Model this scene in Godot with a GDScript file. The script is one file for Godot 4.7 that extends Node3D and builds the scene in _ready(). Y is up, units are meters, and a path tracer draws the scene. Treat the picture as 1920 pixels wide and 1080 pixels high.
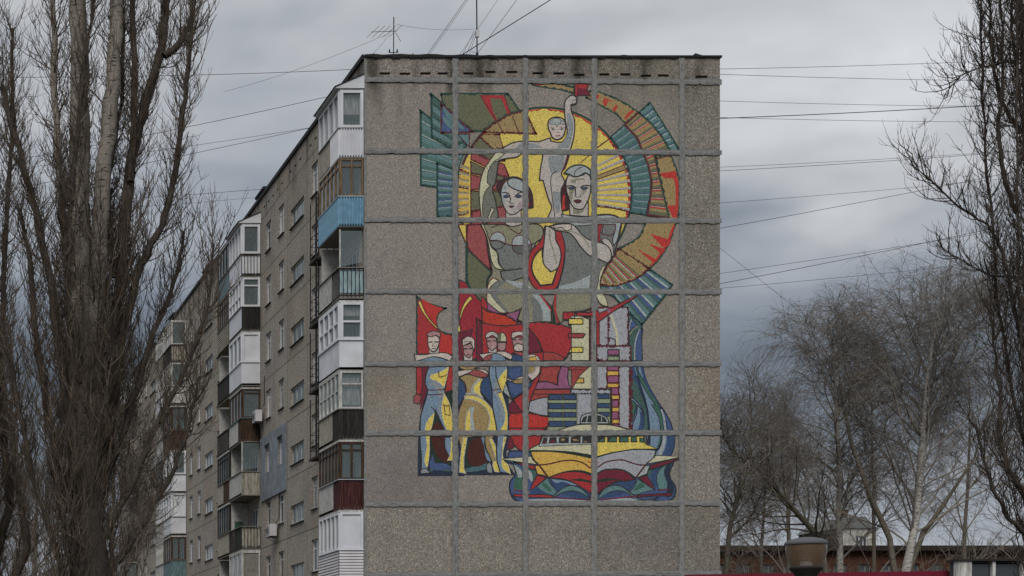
extends Node3D
# A nine-storey panel block with a mosaic on its gable, bare poplars and birches, under a heavy sky. Units are metres, y up.

const FOCAL := 3075.0        # lens: pixels of a 1920 px wide picture at unit distance
const EYE := 1.6
const GABLE_X := 18.245      # left corner of the gable
const GABLE_Z := -65.0
const GABLE_W := 14.15
const FLOORS := [0.54, 3.33, 6.12, 8.91, 11.71, 14.45, 17.31, 20.14, 22.85, 25.66]   # panel joints, from the plinth up
const ROOF := 26.62
const SECTION := 22.1
const SECTIONS := 3

var rng := RandomNumberGenerator.new()
var taken := {}
var mats := {}
var smooth_noise := FastNoiseLite.new()
var streak_noise := FastNoiseLite.new()


# ---------------------------------------------------------------- mesh building
class Buf:
	var v := PackedVector3Array()
	var n := PackedVector3Array()
	var c := PackedColorArray()
	var i := PackedInt32Array()
	var uv := PackedVector2Array()
	var tint := Color.WHITE
	func quad(a: Vector3, b: Vector3, cc: Vector3, d: Vector3) -> void:      # clockwise seen from the front
		var k := v.size()
		var nn := (cc - a).cross(b - a).normalized()
		if nn == Vector3.ZERO:
			nn = (d - a).cross(cc - a).normalized()
		v.append_array([a, b, cc, d])
		for q in 4:
			n.append(nn)
			c.append(tint)
		i.append_array([k, k + 1, k + 2, k, k + 2, k + 3])
	func tri(a: Vector3, b: Vector3, cc: Vector3) -> void:
		var k := v.size()
		var nn := (cc - a).cross(b - a).normalized()
		v.append_array([a, b, cc])
		for q in 3:
			n.append(nn)
			c.append(tint)
		i.append_array([k, k + 1, k + 2])
	func hexa(p: Array) -> void:       # p: bottom 0-3 counter-clockwise from above, top 4-7
		quad(p[0], p[4], p[5], p[1])
		quad(p[1], p[5], p[6], p[2])
		quad(p[2], p[6], p[7], p[3])
		quad(p[3], p[7], p[4], p[0])
		quad(p[4], p[7], p[6], p[5])
		quad(p[0], p[1], p[2], p[3])
	func box(lo: Vector3, hi: Vector3) -> void:
		hexa([Vector3(lo.x, lo.y, hi.z), Vector3(hi.x, lo.y, hi.z), Vector3(hi.x, lo.y, lo.z), Vector3(lo.x, lo.y, lo.z),
			Vector3(lo.x, hi.y, hi.z), Vector3(hi.x, hi.y, hi.z), Vector3(hi.x, hi.y, lo.z), Vector3(lo.x, hi.y, lo.z)])
	func bar(a: Vector3, b: Vector3, wide: float, deep: float, side := Vector3.ZERO) -> void:
		var d := (b - a).normalized()
		var s := side
		if s == Vector3.ZERO:
			s = d.cross(Vector3.UP)
			if s.length() < 0.05:
				s = Vector3.RIGHT
		s = (s - d * s.dot(d)).normalized()
		var t := s.cross(d) * deep * 0.5
		s *= wide * 0.5
		hexa([a - s + t, a + s + t, a + s - t, a - s - t, b - s + t, b + s + t, b + s - t, b - s - t])
	func tube(p: PackedVector3Array, r: PackedFloat32Array, sides := 6, cap := true) -> void:
		var m := p.size()
		if m < 2:
			return
		var d := (p[1] - p[0]).normalized()
		var s := d.cross(Vector3(0.31, 0.12, 0.94)).normalized()
		var k0 := v.size()
		for q in m:
			var dd := (p[mini(q + 1, m - 1)] - p[maxi(q - 1, 0)]).normalized()
			s = (s - dd * s.dot(dd)).normalized()
			var t := dd.cross(s)
			for j in sides:
				var a := TAU * j / sides
				var o := s * cos(a) + t * sin(a)
				v.append(p[q] + o * r[q])
				n.append(o)
				c.append(tint)
		for q in m - 1:
			for j in sides:
				var j2 := (j + 1) % sides
				var a := k0 + q * sides + j
				var b := k0 + q * sides + j2
				i.append_array([a, a + sides, b + sides, a, b + sides, b])
		if cap and r[m - 1] > 0.004:
			var e := v.size()
			v.append(p[m - 1])
			n.append(d)
			c.append(tint)
			for j in sides:
				i.append_array([e, k0 + (m - 1) * sides + (j + 1) % sides, k0 + (m - 1) * sides + j])
	func lathe(at: Vector3, prof: Array, sides := 24) -> void:      # prof: [radius, height] from the bottom up
		var k0 := v.size()
		for q in prof.size():
			var p0: Array = prof[maxi(q - 1, 0)]
			var p1: Array = prof[mini(q + 1, prof.size() - 1)]
			var sl := Vector2(p1[1] - p0[1], -(p1[0] - p0[0])).normalized()
			for j in sides:
				var a := TAU * j / sides
				var o := Vector3(cos(a), 0, sin(a))
				v.append(at + o * prof[q][0] + Vector3.UP * prof[q][1])
				n.append((o * sl.x + Vector3.UP * sl.y).normalized())
				c.append(tint)
		for q in prof.size() - 1:
			for j in sides:
				var j2 := (j + 1) % sides
				var a := k0 + q * sides + j
				var b := k0 + q * sides + j2
				i.append_array([a, b + sides, a + sides, a, b, b + sides])
	func mesh() -> ArrayMesh:
		var m := ArrayMesh.new()
		add_to(m)
		return m
	func add_to(m: ArrayMesh) -> void:
		if i.is_empty():
			return
		var a := []
		a.resize(Mesh.ARRAY_MAX)
		a[Mesh.ARRAY_VERTEX] = v
		a[Mesh.ARRAY_NORMAL] = n
		a[Mesh.ARRAY_COLOR] = c
		a[Mesh.ARRAY_INDEX] = i
		m.add_surface_from_arrays(Mesh.PRIMITIVE_TRIANGLES, a)


func numbered(parent: Node, called: String) -> String:
	var key := str(parent.get_instance_id()) + called
	var k: int = taken.get(key, 0)
	taken[key] = k + 1
	return called if k == 0 else "%s_%03d" % [called, k]


func put(called: String, mesh: Mesh, m: Material, parent: Node = self) -> MeshInstance3D:
	var o := MeshInstance3D.new()
	o.mesh = mesh
	if m:
		o.material_override = m
	o.name = numbered(parent, called)
	parent.add_child(o, true)
	return o


func part(called: String, parent: Node) -> Node3D:
	var o := Node3D.new()
	o.name = numbered(parent, called)
	parent.add_child(o, true)
	return o


func thing(called: String, label: String, category: String, at := Vector3.ZERO, group := "") -> Node3D:
	var o := part(called, self)
	o.position = at
	return tag(o, label, category, group)


func tag(o: Node3D, label: String, category: String, group := "") -> Node3D:
	o.set_meta("label", label)
	o.set_meta("category", category)
	if group:
		o.set_meta("group", group)
	return o


func structure(called: String, mesh: Mesh, m: Material) -> MeshInstance3D:
	var o := put(called, mesh, m)
	o.set_meta("kind", "structure")
	return o


# ---------------------------------------------------------------- materials
func lin(r: float, g: float, b: float) -> Color:       # a base colour given as linear values
	return Color(r, g, b).linear_to_srgb()


func picture(size: int, data: PackedByteArray) -> ImageTexture:
	var im := Image.create_from_data(size, size, false, Image.FORMAT_RGB8, data)
	im.generate_mipmaps()
	return ImageTexture.create_from_image(im)


# crushed stone pressed into concrete: pale and dark chips on a grey-brown bed
func aggregate(size: int, chips: int, biggest: float, pale: float, id: int) -> ImageTexture:
	var r := RandomNumberGenerator.new()
	r.seed = id
	var bed := FastNoiseLite.new()
	bed.seed = id
	bed.frequency = 0.09
	var d := PackedByteArray()
	d.resize(size * size * 3)
	for y in size:
		for x in size:
			var k := (y * size + x) * 3
			var t := 0.80 + 0.10 * r.randf() + 0.10 * bed.get_noise_2d(x, y)
			d[k] = int(clampf(t, 0, 1) * 205)
			d[k + 1] = int(clampf(t, 0, 1) * 199)
			d[k + 2] = int(clampf(t, 0, 1) * 192)
	for q in chips:
		var cx := r.randf() * size
		var cy := r.randf() * size
		var ra := r.randf_range(0.7, biggest)
		var light := r.randf() < pale
		var t := r.randf_range(0.90, 1.20) if light else r.randf_range(0.52, 0.78)
		var warm := r.randf_range(0.93, 1.04)
		for yy in range(int(cy - ra), int(cy + ra) + 2):
			for xx in range(int(cx - ra), int(cx + ra) + 2):
				if Vector2(xx - cx, yy - cy).length() < ra:
					var k := (posmod(yy, size) * size + posmod(xx, size)) * 3
					d[k] = int(clampf(t * 208, 0, 255))
					d[k + 1] = int(clampf(t * 200 * warm, 0, 255))
					d[k + 2] = int(clampf(t * 190 * warm * warm, 0, 255))
	return picture(size, d)


# small glass cubes set in rows with dark grout
func tesserae(size: int, pitch: float, id: int) -> ImageTexture:
	var r := RandomNumberGenerator.new()
	r.seed = id
	var rows := int(size / pitch)
	var step := float(size) / rows
	var fade := FastNoiseLite.new()
	fade.seed = id
	fade.frequency = 0.012
	var d := PackedByteArray()
	d.resize(size * size * 3)
	d.fill(176)
	for row in rows:
		var x := 0.0
		while x < size:
			var w := step * r.randf_range(0.75, 1.35)
			if x + w > size - step * 0.4:
				w = size - x
			var t := r.randf_range(0.86, 1.0)
			if r.randf() < 0.06:
				t *= 0.78
			t *= 0.93 + 0.11 * fade.get_noise_2d(minf(x, size - x) * 2.0, minf(row * step, size - row * step) * 2.0)
			if r.randf() < 0.0025:
				x += w
				continue
			var cr := int(255 * t * r.randf_range(0.97, 1.0))
			var cg := int(255 * t)
			var cb := int(255 * t * r.randf_range(0.95, 1.0))
			var off := r.randf_range(-0.4, 0.4)
			for yy in range(int(row * step + off + 0.8), int((row + 1) * step + off)):
				for xx in range(int(x + 0.8), int(x + w)):
					var k := (posmod(yy, size) * size + mini(xx, size - 1)) * 3
					d[k] = cr
					d[k + 1] = cg
					d[k + 2] = cb
			x += w
	return picture(size, d)


func soft_texture(size: int, freq: float, low: float, id: int, stretch := Vector2.ONE) -> ImageTexture:
	var f := FastNoiseLite.new()
	f.seed = id
	f.frequency = freq
	f.fractal_octaves = 5
	var d := PackedByteArray()
	d.resize(size * size * 3)
	for y in size:
		for x in size:
			var wx := float(x) / size
			var wy := float(y) / size
			var a := f.get_noise_2d(x * stretch.x, y * stretch.y)
			var b := f.get_noise_2d((x - size) * stretch.x, y * stretch.y)
			var e := f.get_noise_2d(x * stretch.x, (y - size) * stretch.y)
			var t := clampf(0.5 + 0.75 * lerpf(lerpf(a, b, smoothstep(0.8, 1.0, wx)), e, smoothstep(0.8, 1.0, wy)), 0, 1)
			var q := int(255 * lerpf(low, 1.0, t))
			var k := (y * size + x) * 3
			d[k] = q
			d[k + 1] = q
			d[k + 2] = q
	return picture(size, d)


# bark with short dark marks across the stem
func marked_bark(size: int, marks: int, longest: float, id: int, base_low := 0.75) -> ImageTexture:
	var r := RandomNumberGenerator.new()
	r.seed = id
	var f := FastNoiseLite.new()
	f.seed = id
	f.frequency = 0.035
	var d := PackedByteArray()
	d.resize(size * size * 3)
	for y in size:
		for x in size:
			var t := base_low + (1.0 - base_low) * (0.5 + 0.5 * f.get_noise_2d(x * 1.5, y * 0.6)) - 0.05 * r.randf()
			var k := (y * size + x) * 3
			var q := int(clampf(t, 0, 1) * 255)
			d[k] = q
			d[k + 1] = q
			d[k + 2] = q
	for m in marks:
		var cx := r.randf() * size
		var cy := r.randf() * size
		var hw := r.randf_range(0.2, 1.0) * longest
		var hh := r.randf_range(0.8, 2.4) * longest / 14.0
		for yy in range(int(cy - hh), int(cy + hh) + 2):
			for xx in range(int(cx - hw), int(cx + hw) + 1):
				if absf(yy - cy) < hh * (1.0 - absf(xx - cx) / hw) + 0.5:
					var k := (posmod(yy, size) * size + posmod(xx, size)) * 3
					var q := 60 + int(r.randf() * 30)
					d[k] = q
					d[k + 1] = q
					d[k + 2] = q
	return picture(size, d)


func matte(c: Color, rough := 0.9, tex: Texture2D = null, per_metre := 0.25, vertex := true, world := true) -> StandardMaterial3D:
	var m := StandardMaterial3D.new()
	m.albedo_color = c
	m.roughness = rough
	m.metallic_specular = 0.3
	m.vertex_color_use_as_albedo = vertex
	if tex:
		m.albedo_texture = tex
		m.uv1_triplanar = true
		m.uv1_world_triplanar = world
		m.uv1_scale = Vector3.ONE * per_metre
	return m


func make_materials() -> void:
	var fine := aggregate(1024, 24000, 3.2, 0.42, 11)
	var coarse := aggregate(1024, 15000, 4.8, 0.60, 12)
	var grime := soft_texture(512, 0.012, 0.80, 13)
	var clean := soft_texture(256, 0.012, 0.90, 16)
	var wood := soft_texture(512, 0.03, 0.45, 14, Vector2(2.2, 0.15))
	var rust := soft_texture(512, 0.02, 0.68, 15, Vector2(1.5, 0.35))
	mats.fine = matte(lin(0.615, 0.615, 0.612), 0.95, fine, 0.2)
	mats.coarse = matte(lin(0.54, 0.54, 0.53), 0.95, coarse, 0.2)
	mats.facade = matte(lin(0.645, 0.64, 0.62), 0.95, coarse, 0.23)
	mats.core = matte(lin(0.06, 0.056, 0.05), 0.95)
	mats.sealant = matte(lin(0.27, 0.28, 0.28), 0.85, grime, 0.7)
	mats.facade_seal = matte(lin(0.10, 0.095, 0.088), 0.9, grime, 0.7)
	mats.slab = matte(lin(0.24, 0.23, 0.21), 0.9, grime, 0.5)
	mats.roofing = matte(lin(0.030, 0.031, 0.033), 0.85, grime, 0.4)
	mats.white = matte(lin(0.64, 0.66, 0.71), 0.5, clean, 0.3)
	mats.white_worn = matte(lin(0.62, 0.62, 0.60), 0.7, rust, 0.5)
	mats.siding = matte(lin(0.56, 0.55, 0.58), 0.55, clean, 0.3)
	mats.blue = matte(lin(0.19, 0.37, 0.52), 0.5, grime, 0.4)
	mats.pale_blue = matte(lin(0.40, 0.56, 0.62), 0.6, rust, 0.5)
	mats.teal = matte(lin(0.16, 0.25, 0.27), 0.6, rust, 0.5)
	mats.maroon = matte(lin(0.115, 0.038, 0.038), 0.75, wood, 0.6)
	mats.dark_wood = matte(lin(0.055, 0.052, 0.050), 0.85, wood, 0.6)
	mats.brown_wood = matte(lin(0.105, 0.062, 0.038), 0.8, wood, 0.6)
	mats.tan_wood = matte(lin(0.30, 0.21, 0.13), 0.75, wood, 0.6)
	mats.beige = matte(lin(0.46, 0.43, 0.36), 0.8, rust, 0.5)
	mats.grey_sheet = matte(lin(0.60, 0.60, 0.58), 0.75, rust, 0.6)
	mats.iron = matte(lin(0.028, 0.026, 0.026), 0.7)
	mats.tin = matte(lin(0.36, 0.42, 0.47), 0.4)
	mats.tin.metallic = 0.3
	mats.render_patch = matte(lin(0.24, 0.275, 0.315), 0.85, grime, 0.2)
	mats.curtain = matte(lin(0.42, 0.42, 0.42), 0.9, wood, 0.5)
	mats.room = matte(lin(0.05, 0.052, 0.055), 0.9)
	mats.plaster = matte(lin(0.5, 0.5, 0.48), 0.9, grime, 0.5)
	var g := StandardMaterial3D.new()
	g.albedo_color = lin(0.035, 0.042, 0.047)
	g.roughness = 0.06
	g.metallic_specular = 0.6
	mats.dark_glass = g
	var g3: StandardMaterial3D = g.duplicate()
	g3.albedo_color = lin(0.11, 0.15, 0.16)
	mats.green_glass = g3
	var g4: StandardMaterial3D = g.duplicate()
	g4.albedo_color = lin(0.20, 0.21, 0.22)
	mats.curtain_glass = g4
	var g5: StandardMaterial3D = g.duplicate()
	g5.albedo_color = lin(0.36, 0.35, 0.32)
	mats.lace_glass = g5
	var g2 := StandardMaterial3D.new()
	g2.albedo_color = Color(0.62, 0.70, 0.72, 0.22)
	g2.transparency = BaseMaterial3D.TRANSPARENCY_ALPHA
	g2.roughness = 0.05
	mats.glass = g2
	mats.fascia = matte(lin(0.14, 0.011, 0.028), 0.6)
	mats.asphalt = matte(lin(0.05, 0.05, 0.052), 0.9, grime, 0.2)
	mats.soil = matte(lin(0.075, 0.068, 0.045), 0.95, grime, 0.15)


# ---------------------------------------------------------------- sky: a thick cloud deck, dark belly low down, a paler gap over the horizon
func sky_picture() -> ImageTexture:
	var w := 2048
	var h := 1024
	var im := Image.create(w, h, false, Image.FORMAT_RGBF)
	var big := FastNoiseLite.new()
	big.seed = 5
	big.frequency = 1.0
	big.fractal_octaves = 5
	var swirl := FastNoiseLite.new()
	swirl.seed = 9
	swirl.frequency = 1.0
	swirl.fractal_octaves = 4
	var keys := [[0.0, 0.33], [3.0, 0.33], [5.5, 0.30], [7.5, 0.20], [9.2, 0.135], [11.0, 0.15], [13.0, 0.215], [15.5, 0.32], [18.0, 0.385], [22.0, 0.44], [30.0, 0.54], [50.0, 0.72], [90.0, 0.85]]
	for y in h:
		var el := 90.0 - 180.0 * (y + 0.5) / h
		for x in w:
			if el < -1.0:
				im.set_pixel(x, y, Color(0.12, 0.12, 0.115))
				continue
			var az := TAU * (x + 0.5) / w
			var ce := cos(deg_to_rad(el))
			var dir := Vector3(sin(az) * ce, sin(deg_to_rad(el)), cos(az) * ce)
			# cloud layers are seen edge-on low down: squeeze the height less than the breadth
			var p := Vector3(dir.x * 2.6, dir.y * 9.0, dir.z * 2.6)
			var a := big.get_noise_3dv(p)
			var b := swirl.get_noise_3dv(p * 3.1 + Vector3(a, a, a) * 0.8)
			var e2 := maxf(el + 3.0 * a + 0.7 * b, 0.0)
			var t := 0.85
			for q in keys.size() - 1:
				if e2 < keys[q + 1][0]:
					t = lerpf(keys[q][1], keys[q + 1][1], smoothstep(keys[q][0], keys[q + 1][0], e2))
					break
			t *= 1.0 + 0.15 * b + 0.09 * a + 0.07 * swirl.get_noise_3dv(p * 8.3 + Vector3(b, a, b) * 1.5)
			# the deck thins towards the right of the view, most where the sun stands behind it
			var turn := rad_to_deg(az) if az < PI else rad_to_deg(az) - 360.0
			t *= 1.0 + 0.17 * smoothstep(12.0, 27.0, turn + 4.0 * b) * smoothstep(95.0, 45.0, turn)
			t *= 1.0 + 0.40 * exp(-pow((el - 16.5 + 1.5 * b) / 3.6, 2.0) - pow((turn - 31.0 + 3.0 * a) / 7.0, 2.0))
			var blue := clampf(1.0 - (t - 0.12) / 0.34, 0.0, 1.0)
			im.set_pixel(x, y, Color(t * lerpf(0.965, 0.78, blue), t * lerpf(1.0, 0.98, blue), t * lerpf(1.06, 1.24, blue)))
	return ImageTexture.create_from_image(im)


func _ready() -> void:
	rng.seed = 77
	smooth_noise.seed = 3
	smooth_noise.frequency = 0.35
	smooth_noise.fractal_octaves = 4
	streak_noise.seed = 8
	streak_noise.frequency = 1.1
	# camera: a level view with the lens shifted up and to the right
	var cam := Camera3D.new()
	cam.name = "camera"
	cam.projection = Camera3D.PROJECTION_FRUSTUM
	cam.near = 0.1
	cam.far = 2000.0
	cam.size = 0.1 * 1080.0 / FOCAL
	cam.frustum_offset = Vector2(0.1 * 1140.0 / FOCAL, 0.1 * 750.0 / FOCAL)
	cam.position = Vector3(0, EYE, 0)
	add_child(cam)
	cam.current = true
	# sky and exposure
	var pan := PanoramaSkyMaterial.new()
	pan.panorama = sky_picture()
	var sky := Sky.new()
	sky.sky_material = pan
	var env := Environment.new()
	env.background_mode = Environment.BG_SKY
	env.sky = sky
	env.tonemap_mode = Environment.TONE_MAPPER_LINEAR
	env.tonemap_exposure = 1.12
	env.sdfgi_enabled = true
	env.ssao_enabled = true
	env.ssil_enabled = true
	var we := WorldEnvironment.new()
	we.name = "world_environment"
	we.environment = env
	add_child(we)
	# the sun, spread wide by the clouds
	var sun := DirectionalLight3D.new()
	sun.name = "sun"
	sun.light_energy = 0.58
	sun.light_angular_distance = 25.0
	sun.light_color = Color(1.0, 0.97, 0.93)
	sun.shadow_enabled = true
	add_child(sun)
	sun.look_at_from_position(Vector3.ZERO, Vector3(0.25, -0.75, -0.65))
	make_materials()
	build_ground()
	build_block()
	build_mural()
	build_roof_things()
	build_wires()
	build_trees()
	build_backdrop()
	build_street()


# ---------------------------------------------------------------- ground
func build_ground() -> void:
	var b := Buf.new()
	b.quad(Vector3(-900, 0, -900), Vector3(900, 0, -900), Vector3(900, 0, 300), Vector3(-900, 0, 300))
	structure("ground", b.mesh(), mats.soil)
	b = Buf.new()
	b.quad(Vector3(-60, 0.004, -50), Vector3(90, 0.004, -50), Vector3(90, 0.004, -42), Vector3(-60, 0.004, -42))
	structure("road", b.mesh(), mats.asphalt)
	b = Buf.new()
	b.box(Vector3(-60, 0, -53.0), Vector3(90, 0.12, -50.0))
	structure("pavement", b.mesh(), mats.slab)


# ---------------------------------------------------------------- the panel block
# staining that belongs to the panels: rain streaks under the roof edge and the slots, patches of soot
func stain(p: Vector3, gable: bool) -> Color:
	var u := p.x if gable else p.z
	var t := 1.0 + 0.20 * smooth_noise.get_noise_2d(u * 0.6, p.y * 0.6) + 0.10 * smooth_noise.get_noise_2d(u * 3.0 + 40.0, p.y * 3.0)
	var s := streak_noise.get_noise_2d(u * 1.3, p.y * 0.12)
	var wet := smoothstep(24.6, 26.5, p.y) * (0.12 + smoothstep(-0.05, 0.4, s) * 0.45)
	wet += smoothstep(23.6, 25.4, p.y) * smoothstep(0.15, 0.5, s) * 0.3
	wet += smoothstep(0.25, 0.6, s) * 0.12
	var near_joint := 9.0
	for f in FLOORS:
		near_joint = minf(near_joint, absf(p.y - f))
	wet += 0.10 * smoothstep(0.5, 0.05, near_joint) * (0.5 + s)
	t *= 1.0 - clampf(wet, 0.0, 0.7)
	var w := smooth_noise.get_noise_2d(u * 0.5 + 90.0, p.y * 0.4)
	return Color(t * (1.0 + 0.03 * w), t, t * (1.0 - 0.04 * w - 0.05 * clampf(wet, 0, 1)))


# a flat panel w by h in its own axes (x right, y up, z out) with real openings; every cell carries the stain colour
func panel_mesh(tf: Transform3D, w: float, h: float, depth: float, holes: Array, cell: float, gable: bool, tone := 1.0) -> ArrayMesh:
	var hue := Color(1.0 + rng.randf_range(-0.02, 0.035), 1.0, 1.0 + rng.randf_range(-0.04, 0.045))
	var xs := [0.0, w]
	var ys := [0.0, h]
	for q in holes:
		xs.append_array([q.position.x, q.end.x])
		ys.append_array([q.position.y, q.end.y])
	xs = cut(xs, cell)
	ys = cut(ys, cell)
	var b := Buf.new()
	var cols := xs.size()
	for y in ys:
		for x in xs:
			b.v.append(Vector3(x, y, 0))
			b.n.append(Vector3(0, 0, 1))
			b.c.append(stain(tf * Vector3(x, y, 0), gable) * tone * hue)
	for j in ys.size() - 1:
		for k in cols - 1:
			var mid := Vector2((xs[k] + xs[k + 1]) / 2, (ys[j] + ys[j + 1]) / 2)
			var open := false
			for q in holes:
				open = open or q.has_point(mid)
			if not open:
				var a := j * cols + k
				b.i.append_array([a, a + cols, a + cols + 1, a, a + cols + 1, a + 1])
	b.tint = Color(0.8, 0.8, 0.8) * tone
	b.quad(Vector3(0, h, -depth), Vector3(w, h, -depth), Vector3(w, h, 0), Vector3(0, h, 0))
	b.quad(Vector3(0, 0, 0), Vector3(w, 0, 0), Vector3(w, 0, -depth), Vector3(0, 0, -depth))
	b.quad(Vector3(0, 0, -depth), Vector3(0, h, -depth), Vector3(0, h, 0), Vector3(0, 0, 0))
	b.quad(Vector3(w, 0, 0), Vector3(w, h, 0), Vector3(w, h, -depth), Vector3(w, 0, -depth))
	for q in holes:
		var x0: float = q.position.x
		var y0: float = q.position.y
		var x1: float = q.end.x
		var y1: float = q.end.y
		b.quad(Vector3(x0, y1, 0), Vector3(x1, y1, 0), Vector3(x1, y1, -depth), Vector3(x0, y1, -depth))
		b.quad(Vector3(x0, y0, -depth), Vector3(x1, y0, -depth), Vector3(x1, y0, 0), Vector3(x0, y0, 0))
		b.quad(Vector3(x0, y0, 0), Vector3(x0, y1, 0), Vector3(x0, y1, -depth), Vector3(x0, y0, -depth))
		b.quad(Vector3(x1, y0, -depth), Vector3(x1, y1, -depth), Vector3(x1, y1, 0), Vector3(x1, y0, 0))
	return b.mesh()


func cut(a: Array, cell: float) -> Array:
	a.sort()
	var out := [a[0]]
	for q in range(1, a.size()):
		var d: float = a[q] - a[q - 1]
		if d < 0.0005:
			continue
		var m := maxi(1, int(ceil(d / cell)))
		for k in m:
			out.append(a[q - 1] + d * (k + 1) / m)
	return out


func on_gable(x: float, y: float, out := 0.0) -> Vector3:       # metres from the gable's left foot
	return Vector3(GABLE_X + x, y, GABLE_Z + out)


func facade_tf(s: float, y: float, out := 0.0) -> Transform3D:  # s metres along the long side; x runs back towards the gable, z out of the wall
	return Transform3D(Basis(Vector3(0, 0, 1), Vector3.UP, Vector3(-1, 0, 0)), Vector3(GABLE_X - out, y, GABLE_Z - s))


# a band of smeared sealant from a to b lying on a wall whose outward direction is n
func joint_mesh(a: Vector3, b: Vector3, n: Vector3, half: float, proud: float, id: float) -> ArrayMesh:
	var d := (b - a).normalized()
	var s := n.cross(d)
	var m := maxi(2, int((b - a).length() / 0.11))
	var o := Buf.new()
	for q in m + 1:
		var p := a.lerp(b, float(q) / m)
		var k := q * 1.9
		var w0 := half * (1.0 + 0.42 * smooth_noise.get_noise_2d(k * 0.55, id) + rng.randf_range(-0.045, 0.045))
		var w1 := half * (1.0 + 0.42 * smooth_noise.get_noise_2d(k * 0.55, id + 50.0) + rng.randf_range(-0.045, 0.045))
		var ridge := smooth_noise.get_noise_2d(k * 0.3, id + 9.0) * half * 0.6
		var lift := proud * (1.0 + 0.25 * smooth_noise.get_noise_2d(k * 0.25, id + 20.0))
		for e in [[-w0, 0.0], [ridge - half * 0.28, 0.9], [ridge, 1.0], [ridge + half * 0.28, 0.9], [w1, 0.0]]:
			o.v.append(p + s * e[0] + n * lift * e[1])
			var t := 1.0 + 0.12 * smooth_noise.get_noise_2d(k * 0.15 + 3.0 * e[0], id + 70.0) - (0.22 if absf(e[1]) < 0.1 else 0.0)
			if e[1] == 1.0:          # the old crack shows through here and there
				t -= 0.55 * smoothstep(0.05, 0.3, smooth_noise.get_noise_2d(k * 0.22, id + 33.0))
			o.c.append(Color(t, t, t))
	for q in m:
		for e in 4:
			var k := q * 5 + e
			o.i.append_array([k, k + 6, k + 1, k, k + 5, k + 6])
	# normals from the faces
	o.n.resize(o.v.size())
	o.n.fill(Vector3.ZERO)
	for q in range(0, o.i.size(), 3):
		var f := (o.v[o.i[q + 2]] - o.v[o.i[q]]).cross(o.v[o.i[q + 1]] - o.v[o.i[q]])
		if f.dot(n) < 0:
			var z := o.i[q + 1]
			o.i[q + 1] = o.i[q + 2]
			o.i[q + 2] = z
			f = -f
		for e in 3:
			o.n[o.i[q + e]] += f
	for q in o.n.size():
		o.n[q] = o.n[q].normalized()
	return o.mesh()


var window_parts := {}


func frame_mesh(w: float, h: float, bars: Array, rails: Array, wide := 0.07) -> ArrayMesh:
	var b := Buf.new()
	b.box(Vector3(-w / 2, 0, -0.04), Vector3(-w / 2 + wide, h, 0.03))
	b.box(Vector3(w / 2 - wide, 0, -0.04), Vector3(w / 2, h, 0.03))
	b.box(Vector3(-w / 2 + wide, 0, -0.04), Vector3(w / 2 - wide, wide, 0.028))
	b.box(Vector3(-w / 2 + wide, h - wide, -0.04), Vector3(w / 2 - wide, h, 0.028))
	for x in bars:
		b.box(Vector3(x - wide * 0.55, wide, -0.035), Vector3(x + wide * 0.55, h - wide, 0.024))
	for r in rails:
		b.box(Vector3(r[0], r[2] - wide * 0.4, -0.035), Vector3(r[1], r[2] + wide * 0.4, 0.02))
	return b.mesh()


# one window set back in its opening: frame, panes, sill
func window(parent: Node, tf: Transform3D, w: float, h: float, kind: String, frame_mat: String, pane_mat: String, back := 0.11, sill := true) -> void:
	var key := "%s %.2f %.2f" % [kind, w, h]
	if not window_parts.has(key):
		var bars := []
		var rails := []
		if kind == "sash":
			bars = [w * 0.12]
			rails = [[-w / 2, w * 0.12, h * 0.72]]
		elif kind == "three":
			bars = [-w * 0.17, w * 0.17]
		var pane := Buf.new()
		var edges := [-w / 2 + 0.06] + bars + [w / 2 - 0.06]
		var panes := []
		for q in edges.size() - 1:
			pane = Buf.new()
			pane.quad(Vector3(edges[q], 0.06, 0), Vector3(edges[q], h - 0.06, 0), Vector3(edges[q + 1], h - 0.06, 0), Vector3(edges[q + 1], 0.06, 0))
			panes.append(pane.mesh())
		var sl := Buf.new()
		sl.hexa([Vector3(-w / 2 - 0.04, -0.05, back + 0.09), Vector3(w / 2 + 0.04, -0.05, back + 0.09), Vector3(w / 2 + 0.04, -0.02, 0), Vector3(-w / 2 - 0.04, -0.02, 0),
			Vector3(-w / 2 - 0.04, -0.03, back + 0.09), Vector3(w / 2 + 0.04, -0.03, back + 0.09), Vector3(w / 2 + 0.04, 0.0, 0), Vector3(-w / 2 - 0.04, 0.0, 0)])
		window_parts[key] = [frame_mesh(w, h, bars, rails), panes, sl.mesh()]
	var o := part("window", parent)
	o.transform = tf * Transform3D(Basis(), Vector3(0, 0, -back))
	put("frame", window_parts[key][0], mats[frame_mat], o)
	for m in window_parts[key][1]:
		put("pane", m, mats[pane_mat], o)
	if sill:
		put("sill", window_parts[key][2], mats.iron, o)


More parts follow.
